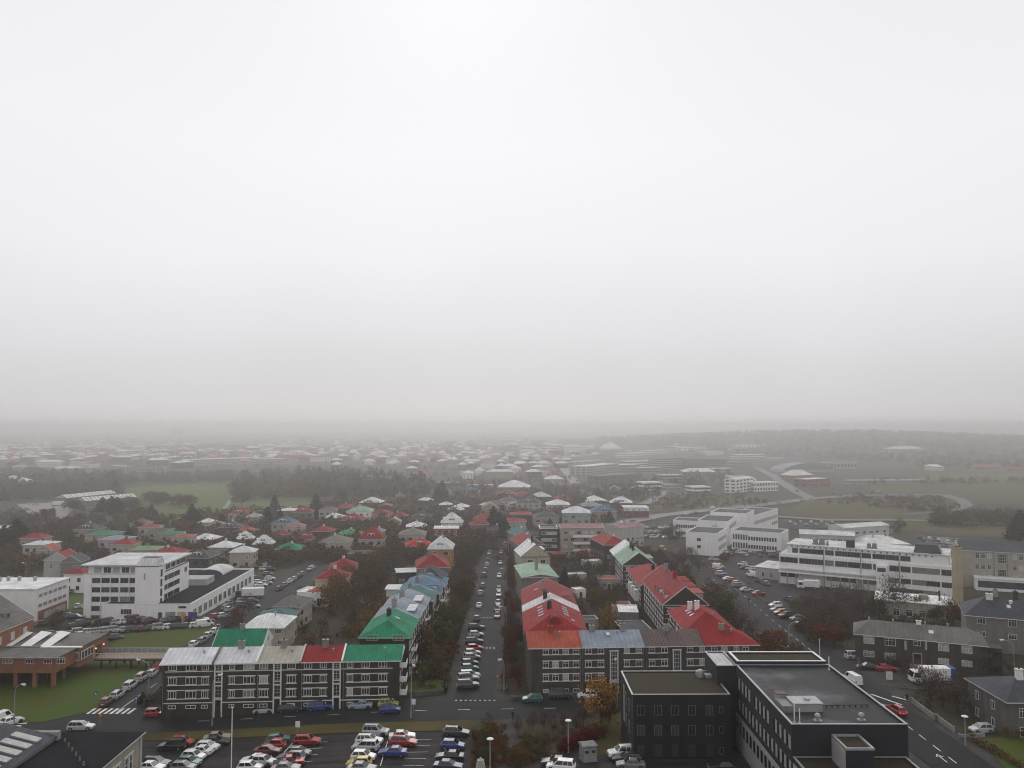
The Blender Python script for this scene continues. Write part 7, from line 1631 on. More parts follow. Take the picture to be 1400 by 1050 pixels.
    for px, py, k, h, w in [(78, 858, 'brown', 5, 1.2), (72, 862, 'olive', 4, 1.2), (308, 868, 'bare', 5, 1.3), (318, 862, 'bare', 5, 1.3), (326, 852, 'rust', 5, 1.2), (340, 838, 'bare', 6, 1.1), (195, 962, 'conifer', 2.4, 1.2), (208, 963, 'olive', 2.2, 1.6), (219, 965, 'bare', 3, 1.2), (975, 748, 'bare', 11, .8), (958, 755, 'bare', 9, .9), (915, 745, 'bare', 11, .8), (925, 742, 'bare', 10, .8), (1055, 752, 'rust', 4, 1.3), (990, 768, 'rust', 4, 1.3), (934, 775, 'bare', 8, 1.1), (946, 772, 'bare', 8, 1), (925, 783, 'bare', 8, 1), (915, 790, 'bare', 7, 1.1), (955, 782, 'bare', 7, 1.1), (940, 795, 'bare', 7, 1), (1396, 735, 'conifer', 15, 1.3), (1388, 738, 'conifer', 10, 1.2), (1231, 728, 'bare', 9, .9), (1225, 733, 'bare', 8, .9)]: tree(*G(px, py)[:2], k, h, 'around the big car parks', 'from the white hall', wid=w)
    # conspicuous conifers and bushes of the suburb and park
    for px, py, k, h, w in [(176, 748, 'conifer', 10, 1.1), (22, 750, 'conifer', 15, 1.3), (5, 752, 'conifer', 12, 1.3), (34, 745, 'conifer', 10, 1.3), (262, 720, 'conifer', 14, 1.1), (270, 722, 'conifer', 11, 1.1), (365, 722, 'conifer', 13, 1.0), (375, 703, 'conifer', 14, .9), (432, 706, 'conifer', 16, 1.0), (434, 710, 'conifer', 12, 1.0), (605, 685, 'conifer', 18, 1.0), (598, 687, 'conifer', 15, 1.0), (675, 728, 'conifer', 15, 1.0), (682, 732, 'conifer', 13, 1.1), (690, 735, 'conifer', 11, 1.1), (833, 715, 'conifer', 8, 1.2), (774, 718, 'conifer', 9, 1), (152, 700, 'conifer', 12, 1.4), (160, 702, 'conifer', 12, 1.4), (140, 700, 'conifer', 11, 1.4), (148, 664, 'conifer', 16, 1.2), (154, 663, 'conifer', 18, 1.2), (303, 722, 'conifer', 9, 1.2), (383, 716, 'conifer', 9, 1.2), (470, 688, 'conifer', 10, 1), (752, 728, 'conifer', 8, 1.1)]: tree(*G(px, py)[:2], k, h, 'standing among suburb roofs', 'from the western wood', wid=w)
    for px, py, k, h, w in [(207, 689, 'brown', 11, 1.9), (222, 690, 'brown', 11, 1.9), (214, 691, 'rust', 9, 1.6), (246, 694, 'brown', 11, 1.9), (257, 693, 'brown', 10, 1.9), (184, 697, 'olive', 10, 1.6), (172, 698, 'olive', 11, 1.6), (192, 712, 'rust', 10, 1.2), (95, 698, 'olive', 9, 1.5), (103, 700, 'olive', 9, 1.5), (325, 680, 'bare', 14, 1.6), (336, 680, 'bare', 14, 1.6), (330, 693, 'bare', 12, 1.6)]: tree(*G(px, py)[:2], k, h, 'on the park lawn', 'from the long sheds', wid=w)
trees()
def occupied():
    occ = []
    for o in COL.objects:
        if o.parent is None and o.type == 'EMPTY' and o.get('category') in ('house', 'apartment block', 'hospital', 'school', 'office building'):
            w = [c for c in o.children if c.name.split('.')[0] == 'wall']
            if w:
                bb = [o.matrix_basis @ Vector(v) for v in w[0].bound_box]; xs = [v.x for v in bb]; ys = [v.y for v in bb]; occ.append((min(xs) - 1.4, max(xs) + 1.4, min(ys) - 1.4, max(ys) + 1.4))
    return occ
OCC = occupied()
def blocked(x, y): return any(a < x < b and c < y < d for a, b, c, d in OCC)
def suburb_trees():
    zs = [((0, 735), (250, 700), 34, 'behind the white office block'), ((250, 755), (440, 700), 30, 'below the park'), ((440, 760), (640, 690), 34, 'beyond the silver-roofed row'), ((640, 730), (880, 665), 26, 'beyond the straight street')]
    for (xa, ya), (xb, yb), n, pl in zs:
        got = t = 0
        while got < n and t < 3000 and NT[0] < 298:
            t += 1; p = G(tr.uniform(xa, xb), tr.uniform(yb, ya))
            if blocked(p.x, p.y) or any((p.x - a) ** 2 + (p.y - b) ** 2 < 12 for a, b in TPOS): continue
            tree(p.x, p.y, tr.choice(['bare', 'bare', 'bare', 'brown', 'brown', 'olive', 'rust', 'conifer']), tr.uniform(6, 9.5), pl, 'from the western wood', wid=tr.uniform(.9, 1.25)); got += 1
suburb_trees()

# ---- woods and garden shrubs that nobody could count, each one mass
LOW = {}
def low_crown(kind, i, big=1.0):
    k = (kind, i)
    if k not in LOW:
        rs = np.random.default_rng(hash_(kind) + i * 13)
        P = crown_pts(rs, kind, 150 if kind == 'conifer' else 130, 12)
        if kind == 'bare': V = np.concatenate([quads(P[:90], .014, rs, 6, P[:90] - [0, 0, .3]), quads(P[90:], .05, rs, 1.2)])
        else: V = quads(P, .05 if kind != 'conifer' else .05, rs, 1.25)
        LOW[k] = V
    return LOW[k]
def mass(name, items, kinds):
    Vs, mi = [], []
    for (x, y, k, h, w) in items:
        V = low_crown(k, tr.randrange(5)); a = tr.uniform(0, 6.28); c, s = math.cos(a), math.sin(a)
        q = np.empty_like(V); q[:, 0] = (V[:, 0] * c - V[:, 1] * s) * h * w + x; q[:, 1] = (V[:, 0] * s + V[:, 1] * c) * h * w + y; q[:, 2] = V[:, 2] * h + T(x, y) - .05 * h
        Vs.append(q); mi.append(np.full(len(V) // 4, kinds.index(k)))
    o = put(qmesh(np.concatenate(Vs), name, [LM[k] for k in kinds], np.concatenate(mi)), name); stuff(o); return o
def masses():
    K = ['bare', 'brown', 'olive', 'conifer', 'rust', 'orange']
    def fill(n, poly, ks, hr, wr=(1, 1.5), gap=None):
        xs = [p[0] for p in poly]; ys = [p[1] for p in poly]; out = []; t = 0
        while len(out) < n and t < n * 30:
            t += 1; x, y = tr.uniform(min(xs), max(xs)), tr.uniform(min(ys), max(ys)); ins = False
            for i in range(len(poly)):
                (x1, y1), (x2, y2) = poly[i], poly[i - 1]
                if (y1 > y) != (y2 > y) and x < (x2 - x1) * (y - y1) / (y2 - y1) + x1: ins = not ins
            if not ins: continue
            p = G(x, y)
            if blocked(p.x, p.y): continue
            out.append((p.x, p.y, tr.choice(ks), tr.uniform(*hr), tr.uniform(*wr)))
        return out
    it = fill(420, [(-30, 686), (-30, 646), (60, 648), (165, 652), (163, 684), (120, 678), (60, 684)], ['bare'] * 4 + ['conifer', 'conifer', 'brown'], (9, 14))
    it += fill(150, [(165, 664), (165, 652), (320, 650), (330, 662), (220, 662)], ['bare'] * 3 + ['brown'], (8, 12))
    it += fill(330, [(322, 672), (330, 652), (420, 650), (560, 660), (600, 672), (560, 680), (470, 684), (410, 676)], ['bare'] * 2 + ['brown', 'olive', 'conifer', 'conifer'], (9, 15))
    it += fill(140, [(400, 668), (405, 650), (520, 655), (600, 668), (570, 676)], ['conifer'], (13, 19), (.9, 1.2))
    it += fill(120, [(322, 684), (322, 668), (440, 676), (436, 684)], ['bare', 'brown'], (7, 11))
    mass('woodland', it, K)
    it = fill(430, [(-40, 648), (-40, 600), (300, 598), (620, 598), (760, 602), (790, 660), (640, 662), (560, 655), (300, 640)], ['bare'] * 4 + ['conifer', 'brown', 'olive'], (4, 8))
    it += fill(150, [(600, 700), (600, 662), (760, 655), (800, 680), (800, 700)], ['bare'] * 3 + ['brown', 'conifer'], (6, 10))
    it += fill(140, [(800, 680), (870, 655), (1000, 645), (1010, 668), (905, 672), (890, 690)], ['bare'] * 4 + ['olive', 'conifer'], (6, 11))
    it += fill(170, [(880, 698), (905, 674), (1010, 677), (1050, 690), (960, 697)], ['bare', 'olive', 'brown'], (2, 5))
    it += fill(90, [(1130, 690), (1140, 680), (1300, 684), (1310, 695), (1290, 705)], ['bare', 'bare', 'brown'], (4, 7))
    it += fill(120, [(1270, 720), (1275, 705), (1400, 705), (1420, 720), (1360, 724)], ['bare', 'bare', 'olive'], (5, 8))
    it += fill(90, [(1180, 664), (1190, 657), (1440, 655), (1440, 662)], ['bare', 'olive'], (4, 7))
    mass('treeline', it, K)
    # forested hill
    it = fill(900, [(880, 612), (900, 598), (1040, 592), (1250, 590), (1440, 600), (1440, 642), (1270, 640), (1160, 630), (1000, 625)], ['bare', 'conifer', 'conifer', 'olive', 'brown'], (6, 10), (1.8, 2.4))
    rr = random.Random(3)
    for _ in range(1500):
        x, y = rr.uniform(300, 2100), rr.uniform(1900, 3000)
        if T(x, y) > -4: it.append((x, y, rr.choice(['bare', 'conifer', 'bare', 'olive']), rr.uniform(7, 11), 2.2))
    mass('hill_forest', it, K)
    # garden shrubs filling the plots
    it = []
    def box(n, rx, ry, ks, hr):
        for _ in range(n):
            x, y = tr.uniform(*rx), tr.uniform(*ry)
            if not blocked(x, y): it.append((x, y, tr.choice(ks), tr.uniform(*hr), tr.uniform(1.1, 1.9)))
    box(170, (-21, -13.4), (164, 400), ['bare', 'brown', 'olive', 'rust'], (1.2, 3.5)); box(240, (-66, -33), (163, 340), ['orange', 'brown', 'olive', 'brown'], (1.2, 3.5))
    box(150, (-69, -63), (165, 400), ['bare', 'rust', 'rust'], (1.2, 2.6)); box(190, (17, 37), (188, 330), ['bare', 'brown', 'olive'], (1, 3)); box(150, (50, 62.5), (165, 400), ['bare', 'brown', 'rust', 'olive'], (1.5, 4))
    box(120, (-1.4, 2.2), (162, 375), ['bare', 'rust', 'brown'], (1, 2.6)); box(200, (-66, 60), (330, 420), ['bare', 'bare', 'brown'], (2, 6))
    it += fill(680, [(-20, 800), (-20, 700), (60, 715), (170, 705), (280, 715), (280, 765), (100, 770)], ['bare', 'bare', 'brown', 'olive', 'orange'], (2.5, 7.5))
    it += fill(560, [(250, 775), (255, 702), (440, 700), (470, 770), (350, 778)], ['bare', 'bare', 'brown', 'olive', 'orange'], (2.5, 7.5))
    it += fill(820, [(440, 770), (440, 690), (640, 682), (660, 745), (640, 770)], ['bare', 'bare', 'brown', 'olive', 'orange'], (2.5, 7.5))
    it += fill(560, [(640, 745), (640, 665), (800, 665), (860, 700), (830, 720), (700, 730)], ['bare', 'bare', 'brown', 'olive', 'orange'], (2.5, 7.5))
    it += fill(110, [(1085, 860), (1100, 828), (1190, 836), (1170, 880), (1110, 885)], ['bare', 'bare', 'rust', 'olive'], (1.2, 3))
    it += fill(60, [(1180, 858), (1195, 838), (1310, 850), (1310, 862)], ['brown', 'olive', 'bare'], (1.2, 3)); it += fill(70, [(1250, 965), (1260, 930), (1400, 925), (1400, 945), (1310, 975)], ['bare'], (1, 2.2))
    it += fill(90, [(648, 1000), (690, 995), (700, 1050), (648, 1055)], ['olive', 'rust', 'brown'], (.6, 1.4)); it += fill(120, [(700, 1010), (850, 990), (810, 1020), (760, 1030), (700, 1060)], ['olive', 'brown', 'bare', 'rust'], (.4, 1.1))
    mass('garden_shrubbery', it, K)
masses()
def hedge(label, pts, w, h, kind='hedge', cat='hedge', name='hedge'):
    rs = np.random.default_rng(len(label)); C = []
    for a, b in zip(pts, pts[1:]):
        L = math.hypot(b[0] - a[0], b[1] - a[1]); n = int(L * w * h * 32)
        t = rs.random(n); nx, ny = -(b[1] - a[1]) / L, (b[0] - a[0]) / L; o = rs.uniform(-.5, .5, n) * w; z = rs.random(n) ** .7 * h * (1 + .12 * np.sin(t * L * 1.7))
        x = a[0] + (b[0] - a[0]) * t + nx * o; y = a[1] + (b[1] - a[1]) * t + ny * o
        C.append(np.stack([x, y, z + np.array([T(i, j) for i, j in zip(x, y)])], 1))
    o = put(qmesh(quads(np.concatenate(C), .15, rs, 1.1), name, [LM[kind]]), name); tag(o, label, cat); return o
g2 = lambda *p: [tuple(G(*q)[:2]) for q in p]
hedge('clipped dark hedge round the small lawn at the street corner', g2((553, 933), (611, 928), (609, 948)), .8, 1.1)
hedge('second hedge across the corner garden behind the small lawn', g2((572, 926), (612, 919)), .8, 1.2)
hedge('dark brown hedge along the bottom edge of the hospital road pavement', g2((1326, 1012), (1392, 1050), (1420, 1068)), 1.0, 1.3, 'brown')
hedge('crimson hedge beside the grey cabinet', g2((766, 1031), (800, 1018), (822, 1006)), 1.6, 1.5, 'red')
hedge('green hedge before the red-roofed white house', g2((90, 812), (123, 808)), 1.2, 1.4)
hedge('brown hedge along the straight street before red-roofed row', [(-1.6, 166), (-1.6, 230)], .7, 1.1, 'brown')
hedge('brown hedge along the straight street gardens of the silver row', [(-13.6, 170), (-13.6, 260)], .7, 1.1, 'olive')

# ================================================================== STREET FURNITURE AND SMALL THINGS
def lamp(base, h, dx, dy, label, name='street_lamp', style='arm', off=.1):
    x, y = base[0], base[1]; o = empty(name, (x, y, T(x, y) + off)); o['label'] = label; o['category'] = 'street lamp'; o['group'] = 'street lamps'
    m = MB(); m.tube((0, 0, -.3), (0, 0, h * .82 if style == 'arm' else h), .11, .07, M['galv'], 8); m.tube((0, 0, -.2), (0, 0, .9), .16, .15, M['galv'], 8); m.build('pole', o)
    if style == 'arm':
        L = math.hypot(dx, dy) or 1; m = MB(); p = (0, 0, h * .82)
        for k in range(1, 6):
            t = k / 5; q = (dx * math.sin(t * 1.57) ** 1.0 * t, dy * t * math.sin(t * 1.57), h * .82 + h * .18 * math.sin(t * 1.57)); m.tube(p, q, .065, .06, M['galv'], 6); p = q
        m.build('arm', o); m = MB(); ux, uy = dx / L, dy / L; i = len(m.v)
        m.tube((p[0] - ux * .1, p[1] - uy * .1, p[2]), (p[0] + ux * .75, p[1] + uy * .75, p[2] + .04), .12, .2, M['white'], 8); m.build('lamp_head', o)
        m = MB(); m.tube((p[0] + ux * .15, p[1] + uy * .15, p[2] - .16), (p[0] + ux * .65, p[1] + uy * .65, p[2] - .17), .1, .13, M['lens'], 6); m.build('lens', o)
    elif style == 'disc':
        m = MB(); m.tube((0, 0, h), (0, 0, h + .1), .12, .55, M['white'], 14); m.tube((0, 0, h + .1), (0, 0, h + .22), .55, .4, M['white'], 14); m.build('lamp_head', o)
    else:
        m = MB(); m.ball((0, 0, h + .25), .3, M['white'], 12, 8); m.build('lamp_head', o)
    return o
lamp(G(19, 998), 8.2, 1.6, -.6, 'tall street lamp with curved arm on the lawn road corner'); lamp(G(203, 955), 7.5, -2, .3, 'street lamp with curved arm over the lawn road'); lamp(G(290, 993), 9.0, .9, .2, 'street lamp standing before the five-roofed terrace on the verge'); lamp(G(562, 982), 9.6, .35, -.6, 'street lamp before the green-roofed terrace end')
lamp(G(844, 968), 9.3, -.3, -.9, 'street lamp between orange terrace and mossy-roofed block'); lamp(G(689, 948), 6.6, -.5, -.3, 'street lamp on the straight street by the orange roof'); lamp(G(692, 867), 7, -1.2, -.3, 'second street lamp up the straight street'); lamp(G(692, 806), 7, -1.2, -.3, 'third street lamp up the straight street'); lamp(G(695, 764), 7, -1.2, -.3, 'fourth street lamp up the straight street')
lamp(G(1079, 896), 7.5, 1.6, .2, 'street lamp arching over the hospital road'); lamp(G(1387, 925), 7.5, -2, .1, 'street lamp with long arm by the pebbledashed house'); lamp(G(1320, 1020), 4.6, 0, 0, 'disc-topped lamp on the hospital road pavement', style='disc'); lamp(G(777, 1030), 5, 0, 0, 'disc-topped lamp on the planted square', style='disc'); lamp(G(670, 1058), 5, 0, 0, 'disc-topped lamp among the red shrubs', style='disc'); lamp(G(318, 836), 7, -1, 0, 'street lamp beside the office car park entrance'); lamp(G(35, 796), 7, -.8, 0, 'slim lamp behind the white hall'); lamp(G(1098, 1010), 5, .5, 0, 'ball-topped lamp behind the slate office', style='ball') if False else None
def flagpole():
    x, y = -39.75, 116.5; o = empty('flagpole', (x, y, T(x, y))); tag(o, 'tall white flagpole rising before the front car park', 'flagpole')
    m = MB(); h = 12.7 - T(x, y); m.tube((0, 0, 0), (0, 0, h), .1, .06, M['white'], 10); m.build('pole', o); m = MB(); m.ball((0, 0, h + .08), .13, M['white'], 8, 6); m.build('finial', o); m = MB(); m.box(-.3, -.3, -.2, .3, .3, .25, M['concrete']); m.build('base', o)
flagpole()
for i, (px, py, zz, l) in enumerate([(1121, 905, 5, 'slim white pole beside the hospital road'), (276, 800, 6, 'yellow banner post behind the office block'), (288, 797, 5.5, 'shorter yellow banner post behind the office block')]):
    p = G(px, py); o = empty('banner_post' if i else 'pole', (p.x, p.y, p.z)); tag(o, l, 'post'); m = MB(); m.tube((0, 0, -.2), (0, 0, zz), .1, .08, M['white'] if i == 0 else M['grey'], 8); m.build('post', o)
    m = MB()
    if i: m.box(-.6, -.06, zz - 3.4, .6, .06, zz, mat('yellow_banner', (.5, .36, .02), .6)); m.build('banner', o)
    else: m.ball((0, 0, zz), .16, M['white'], 8, 5); m.build('cap', o)
def sign(px, py, h, kind, label, rz=0):
    p = G(px, py); o = empty('road_sign', (p.x, p.y, T(p.x, p.y) + .1), rz); tag(o, label, 'road sign', 'road signs'); m = MB(); m.tube((0, 0, -.2), (0, 0, h), .04, .04, M['galv'], 6); m.build('post', o)
    m = MB(); blue = mat('sign_blue', (.02, .1, .3), .4); rd = mat('sign_red', (.4, .03, .02), .4); yl = mat('sign_yellow', (.5, .4, .05), .4)
    if kind == 'blue': m.box(-.35, -.09, h - .8, .35, -.04, h, blue); m.poly([(-.22, -.1, h - .65), (.22, -.1, h - .65), (0, -.1, h - .2)], M['white'])
    elif kind == 'yield':
        m.poly([(-.5, -.05, h), (0, -.05, h - .85), (.5, -.05, h)], rd); m.poly([(-.32, -.06, h - .1), (0, -.06, h - .62), (.32, -.06, h - .1)], yl); m.poly([(.5, -.03, h), (0, -.03, h - .85), (-.5, -.03, h)], M['galv'])
    elif kind == 'round': m.disc((0, -.06, h - .4), .36, rd, 16, 'Y', .04); m.disc((0, -.085, h - .4), .27, blue, 16, 'Y', .02)
    else: m.box(-.4, -.09, h - 1.0, .4, -.04, h, M['white'])
    m.build('sign_plate', o)
sign(137, 995, 2.4, 'yield', 'red and yellow give-way sign behind the black-roofed hall'); sign(186, 968, 2.3, 'blue', 'blue crossing sign on the terrace side of the lawn road'); sign(131, 962, 2.3, 'blue', 'blue crossing sign on the lawn edge'); sign(680, 940, 2.4, 'yield', 'red give-way sign at the mouth of the straight street'); sign(565, 976, 2.6, 'white', 'white notice plate on the verge by the green-roofed terrace'); sign(407, 1008, 2.6, 'white', 'small white car park sign on the verge'); sign(201, 948, 2.6, 'round', 'round red and blue sign beside the lawn road'); sign(1174, 918, 3, 'round', 'round red and blue sign by the yard of the long grey house')
def kiosk():
    p = G(804, 1040); o = empty('cabinet', (p.x, p.y, T(p.x, p.y) + .15), .25); tag(o, 'big grey concrete transformer cabinet at the edge of the yard', 'cabinet'); c = mat('cabinet_grey', (.2, .2, .2), .7, .2, 1.2)
    m = MB(); m.box(-1.15, -1.0, 0, 1.15, 1.0, 2.35, c); m.build('body', o); m = MB(); m.box(-1.25, -1.1, 2.35, 1.25, 1.1, 2.5, c); m.poly([(-1.25, -1.1, 2.5), (1.25, -1.1, 2.5), (1.1, 0, 2.75), (-1.1, 0, 2.75)], c); m.poly([(1.25, 1.1, 2.5), (-1.25, 1.1, 2.5), (-1.1, 0, 2.75), (1.1, 0, 2.75)], c); m.poly([(1.25, -1.1, 2.5), (1.25, 1.1, 2.5), (1.1, 0, 2.75)], c); m.poly([(-1.25, 1.1, 2.5), (-1.25, -1.1, 2.5), (-1.1, 0, 2.75)], c); m.build('roof', o)
    for x in (-.55, .55): m = MB(); m.box(x - .48, -1.05, .15, x + .48, -1.0, 2.1, mat('cabinet_door_grey', (.26, .26, .26), .6, .15, 1.5)); m.box(x - .3, -1.07, 1.4, x + .3, -1.05, 1.8, M['dark']); m.build('door', o)
    m = MB(); m.box(-1.2, -1.05, 0, 1.2, 1.05, .12, M['concrete']); m.build('plinth', o)
    p = at(657, 1036, 3.2); o = empty('stone_pillar', (p.x, p.y, T(p.x, p.y))); tag(o, 'pale tapered stone pillar with metal cap at the bottom edge', 'pillar'); m = MB(); st = mat('pale_stone', (.34, .33, .3), .85, .15, 1)
    n = 8; prof = [(.95, 0), (.85, 1.0), (.62, 2.5), (.5, 2.75)]
    for (r0, z0), (r1, z1) in zip(prof, prof[1:]): m.tube((0, 0, z0), (0, 0, z1), r0, r1, st, n, False)
    m.build('shaft', o); m = MB(); m.tube((0, 0, 2.75), (0, 0, 2.9), .56, .52, M['galv'], 8); m.tube((0, 0, 2.9), (0, 0, 3.2), .4, .12, M['galv'], 8); m.build('cap', o)
    p = G(1216, 930); o = empty('cabinet', (p.x, p.y, T(p.x, p.y) + .1)); tag(o, 'small pale metal cabinet on the verge before the lorry', 'cabinet'); m = MB(); m.box(-.55, -.3, 0, .55, .3, 1.5, M['trim']); m.build('body', o); m = MB(); m.box(-.6, -.35, 1.5, .6, .35, 1.58, M['galv']); m.build('lid', o)
    # orange skip in the misty street
    p = G(653, 734); o = empty('skip', (p.x, p.y, T(p.x, p.y))); tag(o, 'orange builders skip by the conifers at the street end', 'skip'); m = MB(); oc = paint('orange'); m.poly([(-3, -1, 1.4), (-2, -1, 0), (2, -1, 0), (3, -1, 1.4)], oc); m.poly([(3, 1, 1.4), (2, 1, 0), (-2, 1, 0), (-3, 1, 1.4)], oc); m.poly([(3, -1, 1.4), (2, -1, 0), (2, 1, 0), (3, 1, 1.4)], oc); m.poly([(-3, 1, 1.4), (-2, 1, 0), (-2, -1, 0), (-3, -1, 1.4)], oc); m.poly([(-2, -1, .1), (2, -1, .1), (2, 1, .1), (-2, 1, .1)], M['dark']); m.build('tub', o); m = MB(); m.box(-3.1, -1.1, 1.35, 3.1, -.95, 1.5, oc); m.box(-3.1, .95, 1.35, 3.1, 1.1, 1.5, oc); m.build('rim', o)
kiosk()
def walls():
    def w(label, pts, h, t, m):
        b = MB()
        for a, c in zip(pts, pts[1:]):
            L = math.hypot(c[0] - a[0], c[1] - a[1]); n = max(1, int(L / 6)); d = ((c[0] - a[0]) / L, (c[1] - a[1]) / L); nx, ny = -d[1] * t / 2, d[0] * t / 2
            for k in range(n):
                p = (a[0] + d[0] * L * k / n, a[1] + d[1] * L * k / n); q = (a[0] + d[0] * L * (k + 1) / n, a[1] + d[1] * L * (k + 1) / n); z = T(*q)
                P4 = [(p[0] + nx, p[1] + ny), (p[0] - nx, p[1] - ny), (q[0] - nx, q[1] - ny), (q[0] + nx, q[1] + ny)]; b.prism(P4, z - .4, z + h, m)
        o = b.build('garden_wall'); tag(o, label, 'wall', 'garden walls')
        c = MB()
        for a, d in zip(pts, pts[1:]):
            for p in (a, d): c.box(p[0] - t * .8, p[1] - t * .8, T(*p) - .3, p[0] + t * .8, p[1] + t * .8, T(*p) + h + .15, m)
        c.build('wall_pier', o)
    w('low concrete garden wall by the hospital road crossing', g2((1247, 962), (1278, 985)), 1.0, .2, M['concrete']); w('second low concrete garden wall along the hospital road', g2((1281, 985), (1304, 1002)), 1.0, .2, M['concrete'])
    w('stone retaining wall round the corner lawn', g2((553, 953), (609, 949), (612, 930)), .9, .25, M['stone']); w('stone wall at the lawn road end of the terrace', g2((197, 966), (219, 946)), 1.2, .25, M['stone']); w('garden wall before the orange-roofed terrace', g2((700, 958), (722, 957)), .8, .2, M['stone'])
    w('grey wall behind the white hall', g2((92, 806), (122, 802)), 1.4, .25, M['concrete']); w('low kerb wall beside the hospital car park', g2((970, 770), (1048, 826)), .5, .25, M['stone']); w('pale driveway wall by the silver car', g2((1312, 1010), (1345, 1008)), .7, .2, M['concrete'])
walls()
def person(px, py, label, heading, coat, legs, bag=None, dz=.15):
    """a walking figure grown from a skeleton into one skin"""
    me = bpy.data.meshes.new('person'); J = [(0, 0, .92), (0, 0, 1.15), (0, 0, 1.38), (0, .01, 1.5), (0, .02, 1.6), (0, .02, 1.72), (.1, 0, .88), (.1, .16, .48), (.1, .2, .07), (.1, .32, .04), (-.1, 0, .88), (-.1, -.1, .48), (-.1, -.28, .12), (-.1, -.18, .04), (.19, 0, 1.4), (.24, -.1, 1.13), (.25, .03, .9), (-.19, 0, 1.4), (-.24, .08, 1.13), (-.25, .2, .92)]
    Ed = [(0, 1), (1, 2), (2, 3), (3, 4), (4, 5), (0, 6), (6, 7), (7, 8), (8, 9), (0, 10), (10, 11), (11, 12), (12, 13), (2, 14), (14, 15), (15, 16), (2, 17), (17, 18), (18, 19)]
    rad = [.14, .15, .16, .06, .095, .085, .09, .065, .045, .04, .09, .065, .045, .04, .065, .052, .04, .065, .052, .04]
    me.from_pydata(J, Ed, []); o = bpy.data.objects.new('person', me); COL.objects.link(o)
    md = o.modifiers.new('skin', 'SKIN'); 
    for i, v in enumerate(me.skin_vertices[0].data): v.radius = (rad[i], rad[i] * (.75 if i < 3 else 1)); v.use_root = i == 0
    o.modifiers.new('smooth', 'SUBSURF').levels = 1
    dg = bpy.context.evaluated_depsgraph_get(); m2 = bpy.data.meshes.new_from_object(o.evaluated_get(dg)); o.modifiers.clear(); o.data = m2
    skin = mat('skin', (.42, .27, .2), .6, .05); m2.materials.clear()
    for m in (coat, legs, skin, M['dark']): m2.materials.append(m)
    for p in m2.polygons:
        z, x = p.center.z, abs(p.center.x); p.material_index = 2 if z > 1.5 or (x > .2 and z < .96) else 3 if z < .1 else 1 if z < .9 else 0; p.use_smooth = True
    q = G(px, py); o.location = (q.x, q.y, T(q.x, q.y) + dz); o.rotation_euler = (0, 0, heading); tag(o, label, 'person', 'people on foot')
    h = MB(); h.ball((0, 0, 1.7), .115, M['dark'], 10, 6, .85); h.build('hair', o, smooth=True)
    f = MB(); f.box(-.05, .095, 1.63, -.025, .115, 1.65, M['dark']); f.box(.025, .095, 1.63, .05, .115, 1.65, M['dark']); f.box(-.012, .1, 1.59, .012, .13, 1.63, skin); f.build('face', o)
    if bag: b = MB(); b.box(.18, -.1, .62, .42, .14, .95, bag); t = b.build('bag'); t.location = o.location; t.rotation_euler = o.rotation_euler; tag(t, 'orange bag held by the person at the zebra crossing', 'bag')
dk = mat('dark_coat', (.018, .018, .02), .8, .2, 5)
person(701, 986, 'person in dark clothes walking over the cross street to the square', .6, dk, dk); person(1240, 961, 'person in dark coat with orange bag at the zebra crossing', 2.6, dk, mat('dark_trousers', (.02, .02, .03), .8), mat('orange_bag', (.6, .16, .03), .6)); person(1173, 912, 'person in a blue jacket beside the yard of parked cars', 2.2, mat('blue_jacket', (.06, .07, .3), .7), dk); person(1024, 826, 'person in black standing at the hospital car park edge', 0, dk, dk)
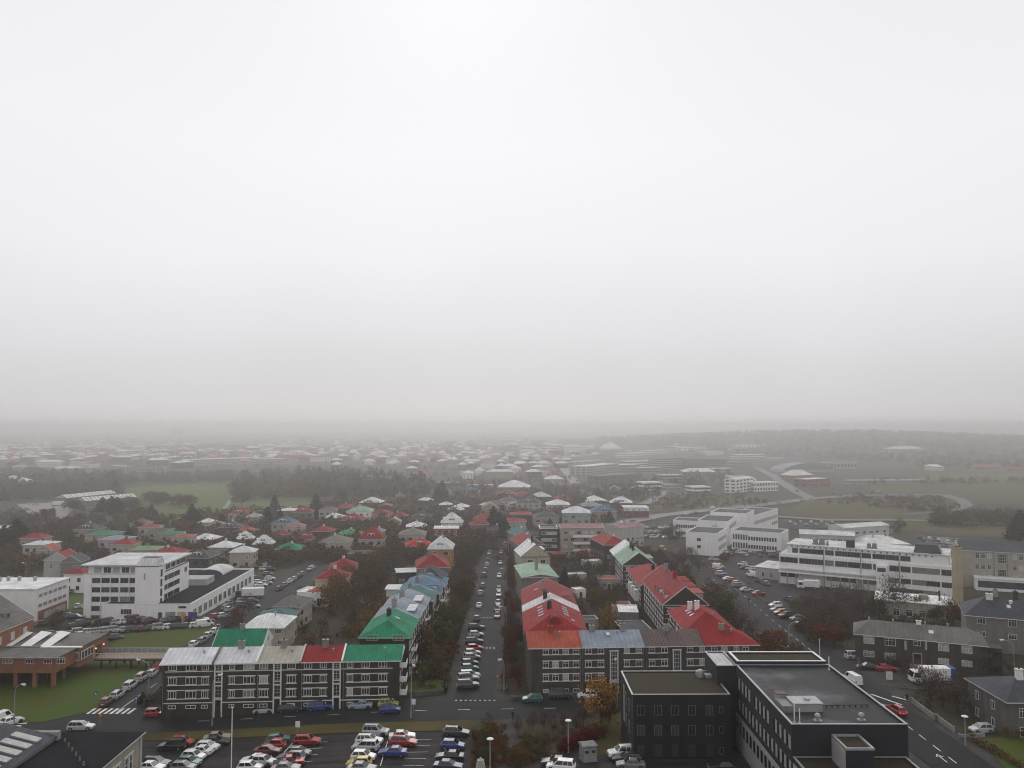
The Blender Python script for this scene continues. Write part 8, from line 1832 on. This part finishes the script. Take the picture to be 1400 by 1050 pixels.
def markings():
    n = [0]
    def dash(p, q, w=.16, dz=.2):
        d = Vector((q[0] - p[0], q[1] - p[1])).normalized(); a = Vector((-d.y, d.x)) * (w / 2); P4 = [(p[0] + a.x, p[1] + a.y), (q[0] + a.x, q[1] + a.y), (q[0] - a.x, q[1] - a.y), (p[0] - a.x, p[1] - a.y)]
        me = bpy.data.meshes.new('road_marking'); me.from_pydata([(x, y, T(x, y) + dz) for x, y in P4][::-1], [], [(0, 1, 2, 3)]); me.materials.append(M['paint']); struct(put(me, 'road_marking'))
    for k in range(16):
        px = 250 + k * 56; p = Vector((-66 + k * 8.0, 0)); y0 = 150.6 + max(0, (p.x + 40) / 40 * 2.0) if p.x < 30 else 154
        if p.x < 12: dash((p.x, 151.2 if p.x < -40 else 150.6 + (p.x + 40) * .05), (p.x + 2.2, 151.2 if p.x < -40 else 150.6 + (p.x + 42.2) * .05), .16, .165)
    for y in (157, 160, 165, 171, 177, 183): dash((-75.6, y), (-75.6, y + (3 if y > 157 else 8)), .16, .2)
    for k in range(26): y = 96 + k * 4.6; dash((69.3 + (y - 150) * .0 + max(0, y - 150) * .03, y), (69.3 + max(0, y + 2.4 - 150) * .03, y + 2.4), .17, .23)
    for k in range(20): y = 216 + k * 7; x = 71.5 + (y - 220) * .069 if y > 220 else 71.3; dash((x, y), (x + .15, y + 2.6), .17, .235)
    for k in range(9): x = -80.6 + k * 1.1; dash((x, 155.6), (x, 158.6), .55, .205) if k < 8 else None
    for k in range(7): a = -86 ; dash((-93.5 + k * .2, 146.7 + k * 1.3), (-89.8 + k * .2, 146.9 + k * 1.3), .6, .165)
    for k in range(3): dash((74.6 - 6.3 + k * 3.6 - 1.5, 162 - k * 1.2), (74.6 - 2.0 + k * 2.4 - 1.5, 152.0 + k * 2.5), .45, .235)
    for k in range(9): x = -10.9 + k * .92; dash((x, 157.2), (x + .35, 157.2), .4, .205)
    for k in range(8): x = -10.8 + k * .9 ; dash((x, 228), (x + .45, 228), .5, .2)
    for k in range(8): x = -10.8 + k * .9 ; dash((x, 195), (x + .45, 195), .9, .2)
    m = M['paint']
    for k in range(11): y = 112 + k * 2.6; dash((-36 + k * .2 - k * .9 * 0, y), (-33 + k * .2, y + .2), .1, .09)
    for k in range(11): y = 112 + k * 2.6; dash((-17, y), (-13.6, y + .1), .1, .09)
    a, b = G(666, 0 + 1050), None
    for (p, q) in [((520, 1048), (530, 1014)), ((388, 1030), (404, 1012))]: P, Q = G(*p), G(*q); dash(P, Q, .14, .09)
    # lane arrow on the hospital road
    for (p, q, w) in [((68.0, 128.5), (68.0, 131), .2), ((67.5, 130.6), (68.0, 131.6), .2), ((68.5, 130.6), (68.0, 131.6), .2)]: dash(p, q, w, .235)
markings()
def railings():
    for lb, pts in (('row of short wooden stakes along the planted square', g2((712, 992), (735, 987), (760, 984), (800, 978))),):
        o = empty('stake_fence', (*pts[0], T(*pts[0]))); tag(o, lb, 'fence'); P = Vector(pts[0]); Q = Vector(pts[-1])
        for k in range(9):
            m = MB(); p = P.lerp(Q, k / 8) - P; m.tube((p.x, p.y, -.2), (p.x, p.y, 1.7), .06, .05, M['timber'], 6); m.build('stake', o)
railings()
finish_labels()
